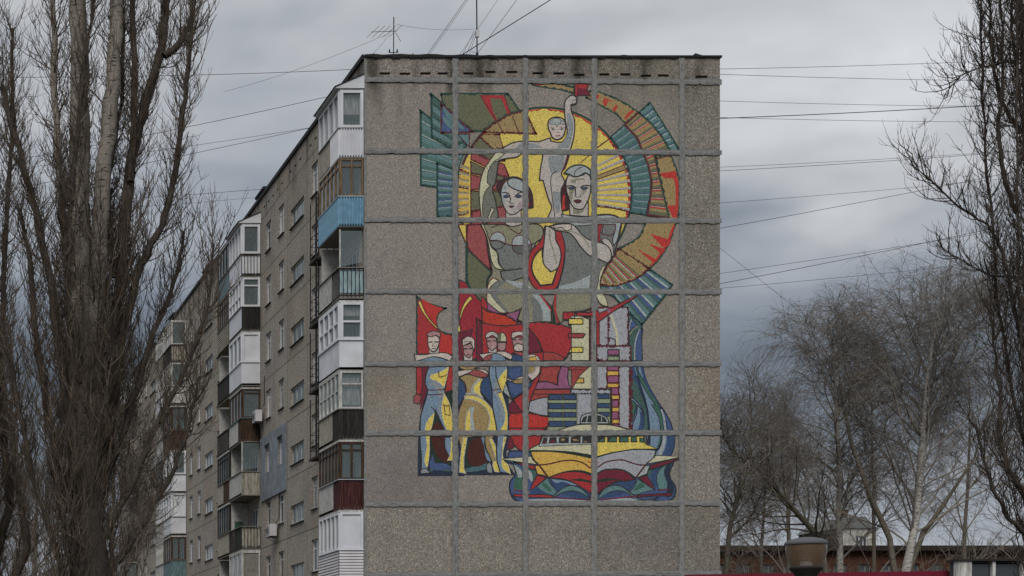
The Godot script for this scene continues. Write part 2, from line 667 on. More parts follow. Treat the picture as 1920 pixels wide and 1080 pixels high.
func sheet(kind: String, a: Vector3, b: Vector3, y0: float, y1: float) -> ArrayMesh:
	# an upright sheet from a to b (seen from outside, left to right) between two heights, 3 cm thick inward
	var o := Buf.new()
	var d := (b - a)
	var len := d.length()
	d = d.normalized()
	var n := d.cross(Vector3.UP) * 1.0
	var up := Vector3.UP
	if kind == "rib":
		var m := int(len / 0.10)
		for q in m:
			var x0 := len * q / m
			var x1 := len * (q + 0.45) / m
			var x2 := len * (q + 0.55) / m
			var x3 := len * (q + 1.0) / m
			for e in [[x0, 0.0, x1, 0.0], [x1, 0.0, x2, 0.045], [x2, 0.045, x3 - (x2 - x1), 0.045], [x3 - (x2 - x1), 0.045, x3, 0.0]]:
				var p: Vector3 = a + d * e[0] + n * e[1]
				var r: Vector3 = a + d * e[2] + n * e[3]
				o.quad(p + up * y0, p + up * y1, r + up * y1, r + up * y0)
	elif kind == "plank":
		var x := 0.0
		while x < len - 0.03:
			var w := minf(0.15 * rng.randf_range(0.85, 1.15), len - x)
			var t := rng.randf_range(0.6, 1.25)
			o.tint = Color(t, t, t)
			var dy := rng.randf_range(-0.015, 0.015)
			var z := n * rng.randf_range(0.0, 0.012)
			o.hexa(ring(a + d * (x + 0.006) + z, a + d * (x + w - 0.006) + z, n * -0.025, y0 + dy, y1 + dy))
			x += w
		o.tint = Color(0.5, 0.5, 0.5)
		o.hexa(ring(a + n * -0.026, b + n * -0.026, n * -0.02, y0 + 0.02, y1 - 0.02))
	elif kind == "siding":
		var m := int((y1 - y0) / 0.11)
		for q in m:
			var ya := lerpf(y0, y1, float(q) / m)
			var yb := lerpf(y0, y1, float(q + 1) / m) - 0.012
			o.quad(a + up * ya + n * 0.03, a + up * yb, b + up * yb, b + up * ya + n * 0.03)
			o.tint = Color(0.35, 0.35, 0.35)
			o.quad(a + up * yb, a + up * (yb + 0.012) + n * 0.03, b + up * (yb + 0.012) + n * 0.03, b + up * yb)
			o.tint = Color.WHITE
		o.hexa(ring(a, b, n * -0.03, y0, y1))
	elif kind == "bars":
		var m := int(len / 0.14)
		for q in m + 1:
			o.bar(a + d * (len * q / m) + up * y0, a + d * (len * q / m) + up * y1, 0.028, 0.02, d)
		o.bar(a + up * y1, b + up * y1, 0.05, 0.04, n)
		o.bar(a + up * (y0 + 0.08), b + up * (y0 + 0.08), 0.03, 0.03, n)
	else:
		var m := maxi(1, int(len / 0.55))
		for q in m:
			var t := rng.randf_range(0.94, 1.03)
			o.tint = Color(t, t, t)
			o.hexa(ring(a + d * (len * q / m + 0.004), a + d * (len * (q + 1) / m - 0.004), n * -0.03, y0, y1))
	return o.mesh()


func ring(a: Vector3, b: Vector3, inward: Vector3, y0: float, y1: float) -> Array:
	var u := Vector3.UP
	return [a + u * y0, b + u * y0, b + inward + u * y0, a + inward + u * y0, a + u * y1, b + u * y1, b + inward + u * y1, a + inward + u * y1]


# glazing between two corner posts: posts, rails and one pane per light
func glazing(o: Node3D, a: Vector3, b: Vector3, y0: float, y1: float, lights: int, transom: float, fm: Material, blind: Material, thick := 0.055) -> void:
	var f := Buf.new()
	var d := (b - a).normalized()
	var n := d.cross(Vector3.UP)
	var len := (b - a).length()
	var up := Vector3.UP
	for q in lights + 1:
		var x := clampf(len * q / lights, thick * 0.6, len - thick * 0.6)
		f.bar(a + d * x + up * y0, a + d * x + up * y1, thick * 1.2, thick * 1.2, d)
	for y in [y0 + thick * 0.5, y1 - thick * 0.6]:
		f.bar(a + d * 0.01 + up * y, b - d * 0.01 + up * y, thick, thick * 1.1, up)
	if transom > 0:
		f.bar(a + d * 0.01 + up * lerpf(y0, y1, transom), b - d * 0.01 + up * lerpf(y0, y1, transom), thick * 0.8, thick, up)
	put("glazing_frame", f.mesh(), fm, o)
	for q in lights:
		var g := Buf.new()
		var p := a + d * (len * q / lights) - n * 0.005
		var r := a + d * (len * (q + 1) / lights) - n * 0.005
		g.quad(p + up * y0, p + up * y1, r + up * y1, r + up * y0)
		put("pane", g.mesh(), blind if blind else mats.glass, o)


# one balcony; x runs from -long (far end) to 0 (the end towards the camera), z outwards
func balcony(block: Node, s: float, long: float, floor_no: int, st: Dictionary) -> void:
	var o := part("balcony", block)
	var y: float = FLOORS[floor_no - 1] - 0.12
	o.transform = facade_tf(s, y)
	var deep: float = st.get("deep", 0.98)
	var high: float = 2.60
	var b := Buf.new()
	b.box(Vector3(-long, -0.14, 0), Vector3(0, 0.0, deep))
	put("floor_slab", b.mesh(), mats.slab, o)
	b = Buf.new()
	b.box(Vector3(-long + 0.002, 0.0, 0.0), Vector3(-long + 0.12, high, deep - 0.1))
	put("partition", b.mesh(), mats.plaster, o)
	var near0 := Vector3(0, 0, deep)        # seen from the near end: left is out, right is the wall
	var near1 := Vector3(0, 0, 0.02)
	var out0 := Vector3(-long, 0, deep)
	var out1 := Vector3(0, 0, deep)
	var rail := 1.06
	var par: String = st.get("par", "flat")
	put("side_panel", sheet(par, near0, near1, -0.1, rail), mats[st.get("pm", "white")], o)
	if par == "bars" and st.has("behind"):
		put("side_sheet", sheet("flat", near0 - Vector3(0.05, 0, 0.03), near1 - Vector3(0.05, 0, 0), 0.1, rail - 0.06), mats[st.behind], o)
	var fpar: String = st.get("fpar", par)
	var cutx: float = st.get("cut", 0.0)
	if cutx > 0.0:
		put("front_panel", sheet(fpar, out0, Vector3(-cutx, 0, deep), -0.1, rail), mats[st.get("fm", "grey_sheet")], o)
		put("front_panel", sheet(par, Vector3(-cutx, 0, deep), out1, -0.1, rail), mats[st.get("pm", "white")], o)
	else:
		put("front_panel", sheet(fpar, out0, out1, -0.1, rail), mats[st.get("fm", st.get("pm", "white"))], o)
	b = Buf.new()
	b.box(Vector3(-long - 0.03, rail, deep - 0.07), Vector3(0.04, rail + 0.035, deep + 0.06))
	b.box(Vector3(-0.06, rail + 0.001, 0.0), Vector3(0.05, rail + 0.036, deep - 0.07))
	put("rail_cap", b.mesh(), mats[st.get("cap", "slab")], o)
	if not st.get("open", false):
		var fm: Material = mats[st.get("fr", "white")]
		var thick: float = st.get("thick", 0.065)
		glazing(o, Vector3(-0.02, 0, deep - 0.03), Vector3(-0.02, 0, 0.03), rail + 0.036, high - 0.02, st.get("side", 1), st.get("transom", 0.0), fm, mats[st.blind] if st.has("blind") else null, thick)
		glazing(o, Vector3(-long + 0.02, 0, deep - 0.03), Vector3(-0.03, 0, deep - 0.03), rail + 0.036, high - 0.02, st.get("front", 4), st.get("ftransom", 0.0), fm, null, thick)
		b = Buf.new()
		b.box(Vector3(-long, high - 0.02, 0.005), Vector3(-0.001, high + 0.05, deep + 0.01))
		put("ceiling_board", b.mesh(), mats[st.get("top", "white_worn")], o)
		if st.has("curtain"):
			b = Buf.new()
			var c0: float = st.curtain
			b.box(Vector3(-0.16, rail + 0.1 + c0, 0.12), Vector3(-0.14, high - 0.1, deep - 0.15))
			put("blind", b.mesh(), mats.curtain, o)
	elif st.has("screen"):
		b = Buf.new()
		b.quad(Vector3(-0.02, rail + 0.05, deep - 0.03), Vector3(-0.02, high - 0.05, deep - 0.03), Vector3(-0.02, high - 0.05, 0.08), Vector3(-0.02, rail + 0.25, 0.08))
		put("screen_pane", b.mesh(), mats.green_glass if st.screen == "dark" else mats.glass, o)
		b = Buf.new()
		b.bar(Vector3(-0.02, rail, deep - 0.03), Vector3(-0.02, high, deep - 0.03), 0.05, 0.05)
		put("post", b.mesh(), mats.white_worn, o)
	if st.get("roof", false):
		b = Buf.new()
		var e := deep + 0.16
		b.hexa([Vector3(-long - 0.15, high + 0.05, e), Vector3(0.06, high + 0.05, e), Vector3(0.06, high + 0.05, 0), Vector3(-long - 0.15, high + 0.05, 0),
			Vector3(-long - 0.15, high + 0.09, e), Vector3(0.06, high + 0.09, e), Vector3(0.06, high + 0.60, 0), Vector3(-long - 0.15, high + 0.60, 0)])
		put("lean_to_roof", b.mesh(), mats.white, o)
		b = Buf.new()
		b.hexa([Vector3(-long - 0.2, high + 0.092, e + 0.05), Vector3(0.10, high + 0.092, e + 0.05), Vector3(0.10, high + 0.602, 0), Vector3(-long - 0.2, high + 0.602, 0),
			Vector3(-long - 0.2, high + 0.115, e + 0.05), Vector3(0.10, high + 0.115, e + 0.05), Vector3(0.10, high + 0.635, 0), Vector3(-long - 0.2, high + 0.635, 0)])
		put("roof_sheet", b.mesh(), mats.iron, o)


func balcony_style(column: int, f: int) -> Dictionary:
	var t := {}
	match [column, f]:
		[0, 9]: t = {"par": "rib", "pm": "white", "fpar": "flat", "fm": "beige", "cut": 1.3, "front": 4, "curtain": 0.5, "roof": true, "thick": 0.10}
		[0, 8]: t = {"par": "rib", "pm": "blue", "fr": "tan_wood", "side": 2, "ftransom": 0.78, "transom": 0.8, "front": 5, "cap": "tin"}
		[0, 7]: t = {"par": "bars", "pm": "iron", "behind": "pale_blue", "fpar": "flat", "fm": "grey_sheet", "cut": 1.1, "open": true, "screen": "clear"}
		[0, 6]: t = {"par": "flat", "pm": "white", "transom": 0.48, "ftransom": 0.48, "thick": 0.10, "cap": "white", "curtain": 0.9}
		[0, 5]: t = {"par": "plank", "pm": "dark_wood", "fpar": "flat", "fm": "beige", "cut": 1.0, "fr": "white_worn", "transom": 0.66, "ftransom": 0.5, "front": 5, "curtain": 0.1}
		[0, 4]: t = {"par": "plank", "pm": "maroon", "fpar": "flat", "fm": "grey_sheet", "cut": 0.9, "fr": "brown_wood", "side": 2, "transom": 0.78, "ftransom": 0.78, "front": 6, "cap": "tin"}
		[0, 3]: t = {"par": "siding", "pm": "siding", "blind": "white", "thick": 0.085, "front": 5, "cap": "white"}
		[0, 2]: t = {"par": "siding", "pm": "siding", "blind": "white", "thick": 0.085, "front": 5, "cap": "white"}
		[1, 9]: t = {"par": "bars", "pm": "iron", "behind": "white", "fpar": "flat", "fm": "white", "front": 4, "roof": true, "thick": 0.10}
		[1, 8]: t = {"par": "plank", "pm": "dark_wood", "fpar": "flat", "fm": "white", "transom": 0.72, "front": 4, "ftransom": 0.4, "thick": 0.09}
		[1, 7]: t = {"par": "flat", "pm": "white", "blind": "white", "transom": 0.02, "front": 3, "thick": 0.09, "cap": "white"}
		[1, 6]: t = {"par": "plank", "pm": "brown_wood", "fpar": "flat", "fm": "grey_sheet", "cut": 0.8, "fr": "brown_wood", "front": 4, "transom": 0.85, "cap": "teal"}
		[1, 5]: t = {"par": "plank", "pm": "beige", "fpar": "flat", "fm": "white_worn", "open": true, "screen": "none"}
		[1, 4]: t = {"par": "bars", "pm": "iron", "behind": "beige", "open": true}
		[1, 3]: t = {"par": "flat", "pm": "slab", "fr": "white_worn", "blind": "slab", "front": 3}
		[2, 9]: t = {"par": "flat", "pm": "teal", "fr": "dark_wood", "front": 4}
		[2, 8]: t = {"par": "siding", "pm": "beige", "fr": "brown_wood", "front": 5, "ftransom": 0.7}
		[2, 7]: t = {"par": "flat", "pm": "dark_wood", "open": true}
		[2, 6]: t = {"par": "bars", "pm": "iron", "behind": "beige", "open": true}
		[2, 5]: t = {"par": "plank", "pm": "brown_wood", "fpar": "flat", "fm": "beige", "cut": 1.5, "fr": "dark_wood", "front": 5, "ftransom": 0.8}
		[2, 4]: t = {"par": "flat", "pm": "beige", "fr": "dark_wood", "front": 5}
		[3, 8]: t = {"par": "flat", "pm": "grey_sheet", "fr": "white_worn", "front": 4}
		[3, 7]: t = {"par": "plank", "pm": "brown_wood", "fr": "brown_wood", "side": 2, "front": 4}
		[3, 6]: t = {"par": "flat", "pm": "white", "front": 3, "thick": 0.09}
		[3, 5]: t = {"par": "flat", "pm": "white", "blind": "white", "front": 3, "thick": 0.09}
		[3, 4]: t = {"par": "flat", "pm": "teal", "fr": "brown_wood", "side": 2, "front": 4}
		_:
			var r := RandomNumberGenerator.new()
			r.seed = column * 31 + f * 7
			var kinds := ["flat", "plank", "bars", "flat", "siding"]
			var colours := ["white", "dark_wood", "beige", "grey_sheet", "brown_wood", "white_worn", "teal"]
			t = {"par": kinds[r.randi() % 5], "pm": colours[r.randi() % 7], "fr": ["white", "brown_wood", "white_worn", "dark_wood"][r.randi() % 4], "front": 3 + r.randi() % 3, "open": r.randf() < 0.2}
			if t.par == "bars":
				t.behind = t.pm
				t.pm = "iron"
	return t


func build_block() -> void:
	var block := thing("apartment_building", "nine storey grey panel apartment block with balconies and mosaic on its windowless gable", "building", Vector3.ZERO)
	var long := SECTION * SECTIONS
	var b := Buf.new()
	b.box(Vector3(GABLE_X + 0.30, 0, GABLE_Z - long + 0.2), Vector3(GABLE_X + GABLE_W - 0.08, ROOF - 0.1, GABLE_Z - 0.09))
	put("wall", b.mesh(), mats.core, block)
	# gable: five panels across, ten rows
	var edges := [0.02, 3.595, 6.375, 9.10, 12.58, GABLE_W - 0.02]
	var rows: Array = FLOORS.duplicate()
	rows.insert(0, 0.0)
	rows.append(ROOF)
	var slots := [[0.60, 1.02, 24.78], [1.40, 1.82, 24.77], [2.21, 2.63, 24.78], [2.90, 3.32, 24.78], [3.92, 4.34, 24.78], [4.80, 5.20, 24.84], [5.62, 6.06, 24.84], [6.66, 7.07, 24.79], [7.50, 7.93, 24.78], [8.32, 8.74, 24.72], [9.31, 9.72, 24.74], [10.15, 10.55, 24.74], [10.96, 11.37, 24.69], [11.63, 12.07, 24.70], [13.13, 13.61, 24.65]]
	for r in rows.size() - 1:
		for q in 5:
			var gap := 0.035
			var w: float = edges[q + 1] - edges[q] - 2 * gap
			var lo: float = rows[r] + gap * 2.2
			var hi: float = rows[r + 1] - (0.100 + rng.randf_range(-0.012, 0.008) if r < rows.size() - 2 else 0.0)
			var at := on_gable(edges[q] + gap, lo)
			var holes := []
			if r == rows.size() - 2:
				for sl in slots:
					if sl[0] > edges[q] and sl[1] < edges[q + 1]:
						holes.append(Rect2(sl[0] - edges[q] - gap, sl[2] + 1.13 - lo, sl[1] - sl[0], 0.095))
			var tf := Transform3D(Basis(), at)
			var tone := rng.randf_range(0.80, 1.10)
			var m := panel_mesh(tf, w, hi - lo, 0.085, holes, 0.2, true, tone)
			put("gable_panel", m, mats.coarse if r >= rows.size() - 2 or r <= 3 or q == 4 else mats.fine, block).transform = tf
	for q in slots:
		pass
	# grey sealant smeared over every joint of the gable
	for r in range(1, rows.size() - 1):
		var slope: float = 0.045 * (rows[r] - 14.0) / 11.0
		put("joint_band", joint_mesh(on_gable(0.0, rows[r] + slope, 0.034), on_gable(GABLE_W, rows[r] - slope, 0.034), Vector3.BACK, 0.105, 0.007, r * 13.0), mats.sealant, block)
	for q in range(1, 5):
		put("joint_band", joint_mesh(on_gable(edges[q], 0.0, 0.036), on_gable(edges[q], ROOF, 0.036), Vector3.BACK, 0.118, 0.007, q * 17.0 + 300.0), mats.sealant, block)
	put("joint_band", joint_mesh(on_gable(0.045, 0.0, 0.002), on_gable(0.045, ROOF, 0.002), Vector3.BACK, 0.05, 0.007, 777.0), mats.sealant, block)
	# long side
	var bays := [0.0, 3.5, 6.4, 9.2, 13.0, 15.7, 18.6, SECTION]
	for sec in SECTIONS:
		for r in range(1, rows.size() - 1):
			var top := r == rows.size() - 2
			for q in 7:
				var s0: float = bays[q] + sec * SECTION
				var s1: float = bays[q + 1] + sec * SECTION
				var lo: float = rows[r] - 0.2
				var hi: float = rows[r + 1] - (0.2 if not top else 0.0)
				if r == rows.size() - 3:
					hi = rows[r + 1] - 0.2
				var w: float = s1 - s0 - 0.03
				var tf := facade_tf(s1 - 0.015, lo + 0.02)
				var holes := []
				var spots := []
				if top:
					for k in int(w / 0.95):
						holes.append(Rect2(0.35 + k * 0.95, 0.42, 0.42, 0.10))
				elif q == 1 or q == 2 or q == 4 or q == 5:
					spots.append([w / 2 + (0.05 if q > 3 else -0.05), 0.85, 1.12, 1.42, "sash"])
				elif q == 3:
					spots.append([w / 2, 0.55, 2.55, 0.88, "three"])
				elif q == 0 or q == 6:
					spots.append([w / 2, 0.35, 1.75, 1.85, "three"])
				for k in spots:
					holes.append(Rect2(k[0] - k[2] / 2, k[1], k[2], k[3]))
				put("facade_panel", panel_mesh(tf, w, hi - lo - 0.04, 0.2, holes, 0.7 if sec > 0 else 0.45, false, rng.randf_range(0.9, 1.06)), mats.facade, block).transform = tf
				if r >= 2:
					for k in spots:
						var stair: bool = q == 3
						var fm := "white" if rng.randf() < 0.8 else "white_worn"
						var pm: String = ["dark_glass", "dark_glass", "curtain_glass", "lace_glass", "green_glass"][rng.randi() % 5]
						if stair:
							fm = "white" if sec == 1 else "white_worn"
							pm = "green_glass"
						window(block, tf * Transform3D(Basis(), Vector3(k[0], k[1], 0)), k[2], k[3], k[4], fm, pm, 0.11, q != 0 and q != 6)
		for f in range(2, 10):
			balcony(block, sec * SECTION + 0.05, 3.15, f, balcony_style(sec * 2, f))
			balcony(block, sec * SECTION + 18.9, 3.12, f, balcony_style(sec * 2 + 1, f))
	# dark cracked sealing of the long side
	for r in range(2, rows.size() - 1):
		put("facade_joint", joint_mesh(facade_tf(0.1, rows[r] - 0.2).origin + Vector3(0.01, 0, 0), facade_tf(long - 0.2, rows[r] - 0.2).origin + Vector3(0.01, 0, 0), Vector3.LEFT, 0.062, 0.01, r * 5.0 + 900.0), mats.facade_seal, block)
	for sec in SECTIONS:
		for q in range(1, 8):
			var s: float = bays[q] + sec * SECTION
			if s < long - 0.5:
				put("facade_joint", joint_mesh(facade_tf(s, 0.2).origin + Vector3(0.008, 0, 0), facade_tf(s, ROOF).origin + Vector3(0.008, 0, 0), Vector3.LEFT, 0.05, 0.01, s + 1500.0), mats.facade_seal, block)
	# insulation patch over two rooms of the first section
	var ptf := facade_tf(18.55, 11.05, 0.09)
	put("insulation_patch", panel_mesh(ptf, 5.4, 3.2, 0.088, [Rect2(0.89, 1.33, 1.12, 1.42), Rect2(3.69, 1.33, 1.12, 1.42)], 0.5, false, 1.0), mats.render_patch, block).transform = ptf
	# roof: felt-covered slab and a ragged edge strip
	b = Buf.new()
	b.box(Vector3(GABLE_X - 0.02, ROOF, GABLE_Z - long), Vector3(GABLE_X + GABLE_W + 0.02, ROOF + 0.05, GABLE_Z + 0.03))
	put("roof", b.mesh(), mats.roofing, block)
	b = Buf.new()
	for q in 40:
		var x := GABLE_W * q / 40.0
		var y := ROOF + 0.052 + 0.05 * smooth_noise.get_noise_1d(q * 1.7) + 0.05 * smoothstep(20.0, 6.0, q) + (0.10 if q == 37 else 0.0) - 0.03
		var y2 := ROOF + 0.052 + 0.05 * smooth_noise.get_noise_1d((q + 1) * 1.7) + 0.05 * smoothstep(20.0, 6.0, q + 1) - 0.03
		var lo := ROOF - 0.02 - 0.05 * rng.randf()
		b.hexa([on_gable(x, lo, 0.07), on_gable(x + GABLE_W / 40.0, lo, 0.07), on_gable(x + GABLE_W / 40.0, lo, -0.3), on_gable(x, lo, -0.3),
			on_gable(x, y, 0.07), on_gable(x + GABLE_W / 40.0, y2, 0.07), on_gable(x + GABLE_W / 40.0, y2, -0.3), on_gable(x, y, -0.3)])
	put("roof_edge", b.mesh(), mats.roofing, block)
	b = Buf.new()
	b.box(Vector3(GABLE_X - 0.09, ROOF - 0.09, GABLE_Z - long), Vector3(GABLE_X - 0.021, ROOF + 0.10, GABLE_Z))
	put("roof_edge", b.mesh(), mats.roofing, block)
	for s in [20.6, 36.0, 49.0]:
		b = Buf.new()
		b.box(facade_tf(s, ROOF, -0.9).origin + Vector3(-0.5, 0.05, -0.9), facade_tf(s, ROOF, -0.9).origin + Vector3(0.5, 0.75, 0.9))
		b.box(facade_tf(s, ROOF, -0.9).origin + Vector3(-0.62, 0.75, -1.0), facade_tf(s, ROOF, -0.9).origin + Vector3(0.62, 0.87, 1.0))
		put("vent_shaft", b.mesh(), mats.roofing, block)
	# iron escape ladders beside the near balconies, from floor to floor
	for f in range(5, 9):
		var y: float = FLOORS[f] - 0.2
		var lad := part("escape_ladder", block)
		lad.transform = facade_tf(4.3, y - 2.79)
		b = Buf.new()
		for s in [-0.85, -0.4]:
			b.bar(Vector3(s, 0.0, 0.62), Vector3(s, 2.78, 0.62), 0.05, 0.05)
		for k in 9:
			b.bar(Vector3(-0.85, 0.2 + k * 0.3, 0.62), Vector3(-0.4, 0.2 + k * 0.3, 0.62), 0.03, 0.03)
		put("ladder", b.mesh(), mats.iron, lad)
		b = Buf.new()
		for s in [-1.1, 0.0]:
			for z in [0.08, 0.8]:
				b.bar(Vector3(s, -0.05, z), Vector3(s, 2.5, z), 0.04, 0.04)
		for k in 3:
			b.bar(Vector3(-1.1, 0.3 + k * 0.34, 0.8), Vector3(0.0, 0.3 + k * 0.34, 0.8), 0.022, 0.022)
			b.bar(Vector3(-1.1, 0.3 + k * 0.34, 0.08), Vector3(-1.1, 0.3 + k * 0.34, 0.8), 0.022, 0.022)
		put("cage", b.mesh(), mats.iron, lad).set_meta("kind", "stuff")
		b = Buf.new()
		b.box(Vector3(-1.15, -0.14, 0.02), Vector3(0.9 if f == 6 else 0.05, -0.04, 0.85))
		put("landing", b.mesh(), mats.iron, lad)
	# outdoor cooling units hung on the long side
	for q in [[18.35, 15.1, "pale boxy cooling unit hung beside the brown balcony, upper of two"], [15.1, 9.0, "pale boxy cooling unit with cable under the window, lower of two"]]:
		var ac := thing("air_conditioner", q[2], "air conditioner", Vector3.ZERO, "cooling units on the long side")
		ac.transform = facade_tf(q[0], q[1])
		b = Buf.new()
		b.box(Vector3(-0.42, 0, 0.14), Vector3(0.42, 0.58, 0.46))
		put("casing", b.mesh(), mats.siding, ac)
		var ring_buf := Buf.new()
		for k in 3:
			var pts := PackedVector3Array()
			var rad := PackedFloat32Array()
			for e in 17:
				pts.append(Vector3(-0.1 + cos(TAU * e / 16) * (0.08 + 0.075 * k), 0.29 + sin(TAU * e / 16) * (0.08 + 0.075 * k), 0.467))
				rad.append(0.008)
			ring_buf.tube(pts, rad, 4, false)
		put("fan_grille", ring_buf.mesh(), mats.iron, ac)
		b = Buf.new()
		for x in [-0.3, 0.3]:
			b.bar(Vector3(x, -0.02, 0.0), Vector3(x, -0.02, 0.5), 0.03, 0.03)
			b.bar(Vector3(x, -0.3, 0.0), Vector3(x, -0.03, 0.45), 0.02, 0.02)
		put("bracket", b.mesh(), mats.iron, ac)
		var hose := Buf.new()
		hose.tube(PackedVector3Array([Vector3(0.3, 0.5, 0.2), Vector3(0.42, 0.9, 0.03), Vector3(0.40, 1.9, 0.02), Vector3(0.42, 2.3, 0.02)]), PackedFloat32Array([0.02, 0.02, 0.02, 0.02]), 5)
		put("hose", hose.mesh(), mats.iron, ac)

	b = Buf.new()
	b.box(Vector3(-2.93, 0.02, 0.34), Vector3(-2.88, 1.62, 0.74))
	var board := tag(put("board", b.mesh(), matte(lin(0.045, 0.10, 0.065), 0.7)), "green board standing upright on an open balcony with iron bars", "board")
	board.transform = facade_tf(18.9, FLOORS[3] - 0.12)


# ---------------------------------------------------------------- the mosaic: flat fields of glass cubes, each an outline in centimetres from the gable's left foot
var laid := []            # what lies where, so that overlapping fields are set one above the other
var tile_colours := {
	"teal": "425c5a", "teallight": "5b797e", "tealmid": "4b6a69", "tealgreen": "3d6154", "blueteal": "48666f", "green": "213f3b", "inkgreen": "26332d", "ringdark": "2b3d38",
	"blue": "445580", "bluedark": "35496e", "navy": "262f42", "skyblue": "71859e", "greyblue": "868b92", "yellow": "e6ba60", "gold": "c9a352", "ochre": "96805a", "olive": "636450",
	"red": "9f3136", "redbright": "b23632", "orange": "b03a2c", "winered": "6b2436", "winebright": "932a38", "rose": "934b4e", "rosered": "96413f", "rosepale": "a37f82", "maroon": "54242a", "maroondark": "442228", "brown": "46221f",
	"purple": "8d5579", "lilac": "a08c94", "pale": "a3abab", "cream": "bbb79e", "skin": "b1a8a7", "skinlight": "c0b2ae", "grey": "6d6e68", "greylight": "9aa0a6", "greylilac": "9a9ba6", "khaki": "84816f", "slate": "6e7172", "slatedark": "585c5c", "palegreen": "87937a", "ink": "302c2e",
}


func tile(key: String) -> Material:
	if not mats.has("tile " + key):
		var c := Color(tile_colours[key]).srgb_to_linear()
		var m := matte(Color(minf(c.r * 1.58, 1.0), minf(c.g * 1.58, 1.0), minf(c.b * 1.58, 1.0)).linear_to_srgb(), 0.5, mats.cubes, 0.40, false)
		m.metallic_specular = 0.4
		mats["tile " + key] = m
	return mats["tile " + key]


func rounded(flat: Array, closed: bool, soft: bool) -> PackedVector2Array:
	var p := PackedVector2Array()
	for q in range(0, flat.size(), 2):
		var w := Vector2(flat[q], flat[q + 1])
		if p.is_empty() or p[p.size() - 1].distance_to(w) > 0.5:
			p.append(w)
	if closed and p.size() > 2 and p[0].distance_to(p[p.size() - 1]) < 0.5:
		p.remove_at(p.size() - 1)
	if not soft or p.size() < 3:
		return p
	var n := p.size()
	var dir := PackedVector2Array()
	for q in n:
		var a := p[posmod(q - 1, n)]
		var b := p[(q + 1) % n]
		var d := Vector2.ZERO
		if closed or (q > 0 and q < n - 1):
			var u := (p[q] - a).normalized()
			var v := (b - p[q]).normalized()
			if u.dot(v) > 0.5:
				d = (u + v).normalized()
		dir.append(d)
	var out := PackedVector2Array()
	for q in (n if closed else n - 1):
		var a := p[q]
		var b := p[(q + 1) % n]
		var l := a.distance_to(b) * 0.36
		var h0 := a + (dir[q] * l if dir[q] != Vector2.ZERO else (b - a) * 0.33)
		var h1 := b - (dir[(q + 1) % n] * l if dir[(q + 1) % n] != Vector2.ZERO else (b - a) * 0.33)
		var steps := 1 if dir[q] == Vector2.ZERO and dir[(q + 1) % n] == Vector2.ZERO else 4
		for k in steps:
			out.append(a.bezier_interpolate(h0, h1, b, float(k) / steps))
	if not closed:
		out.append(p[n - 1])
	return out


# the lowest free layer for a field made of these convex or simple pieces
func layer_for(pieces: Array) -> int:
	var best := 0
	var mine := []
	for p in pieces:
		var r := Rect2(p[0], Vector2.ZERO)
		for w in p:
			r = r.expand(w)
		mine.append([r.grow(0.5), p])
	for old in laid:
		if old[0] < best:
			continue
		var hit := false
		for m in mine:
			for o in old[1]:
				if not hit and m[0].intersects(o[0]) and not Geometry2D.intersect_polygons(m[1], o[1]).is_empty():
					hit = true
		if hit:
			best = old[0] + 1
	laid.append([best, mine])
	return best


func tile_point(p: Vector2, z: float) -> Vector3:
	return Vector3(p.x * 0.01, p.y * 0.01, z)


# a band of cubes along a line; with teeth, one side steps in and out cube by cube
func band_pieces(line: PackedVector2Array, wide: float, closed: bool, teeth: bool) -> Array:
	var p := line
	if teeth:
		p = PackedVector2Array()
		var n := line.size()
		for q in (n if closed else n - 1):
			var a := line[q]
			var b := line[(q + 1) % n]
			var m := maxi(1, int(a.distance_to(b) / 6.0))
			for k in m:
				p.append(a.lerp(b, float(k) / m))
		if not closed:
			p.append(line[n - 1])
	var n := p.size()
	var left := PackedVector2Array()
	var right := PackedVector2Array()
	for q in n:
		var a := p[posmod(q - 1, n)] if closed or q > 0 else p[q]
		var b := p[(q + 1) % n] if closed or q < n - 1 else p[q]
		var u := (p[q] - a).normalized()
		var v := (b - p[q]).normalized()
		if u == Vector2.ZERO:
			u = v
		if v == Vector2.ZERO:
			v = u
		var t := (u + v)
		t = u.orthogonal() if t.length() < 0.2 else t.normalized().orthogonal()
		var k := minf(1.0 / maxf(absf(t.dot(u.orthogonal())), 0.5), 1.8)
		var w0 := wide * 0.5 * k
		var w1 := w0
		if teeth:
			w0 *= 0.8
			w1 *= 1.9 if rng.randf() < 0.5 else 0.7
		left.append(p[q] + t * w0)
		right.append(p[q] - t * w1)
	var out := []
	for q in (n if closed else n - 1):
		var r := (q + 1) % n
		var piece := PackedVector2Array([left[q], left[r], right[r], right[q]])
		if teeth:
			var e := (right[q] + (left[r] - left[q]))
			piece = PackedVector2Array([left[q], left[r], e, right[q]])
		out.append(piece)
	return out


func band_surface(pieces: Array, z: float, m: ArrayMesh) -> void:
	var b := Buf.new()
	for p in pieces:
		var a := tile_point(p[0], z)
		var c := tile_point(p[1], z)
		var d := tile_point(p[2], z)
		var e := tile_point(p[3], z)
		if (d - a).cross(c - a).z >= 0:
			b.quad(a, c, d, e)
		else:
			b.quad(a, e, d, c)
	b.add_to(m)


func fill_surface(poly: PackedVector2Array, z: float, m: ArrayMesh) -> bool:
	var idx := Geometry2D.triangulate_polygon(poly)
	if idx.is_empty():
		return false
	var b := Buf.new()
	for q in range(0, idx.size(), 3):
		var a := tile_point(poly[idx[q]], z)
		var c := tile_point(poly[idx[q + 1]], z)
		var d := tile_point(poly[idx[q + 2]], z)
		if (d - a).cross(c - a).z >= 0:
			b.tri(a, c, d)
		else:
			b.tri(a, d, c)
	b.add_to(m)
	return true


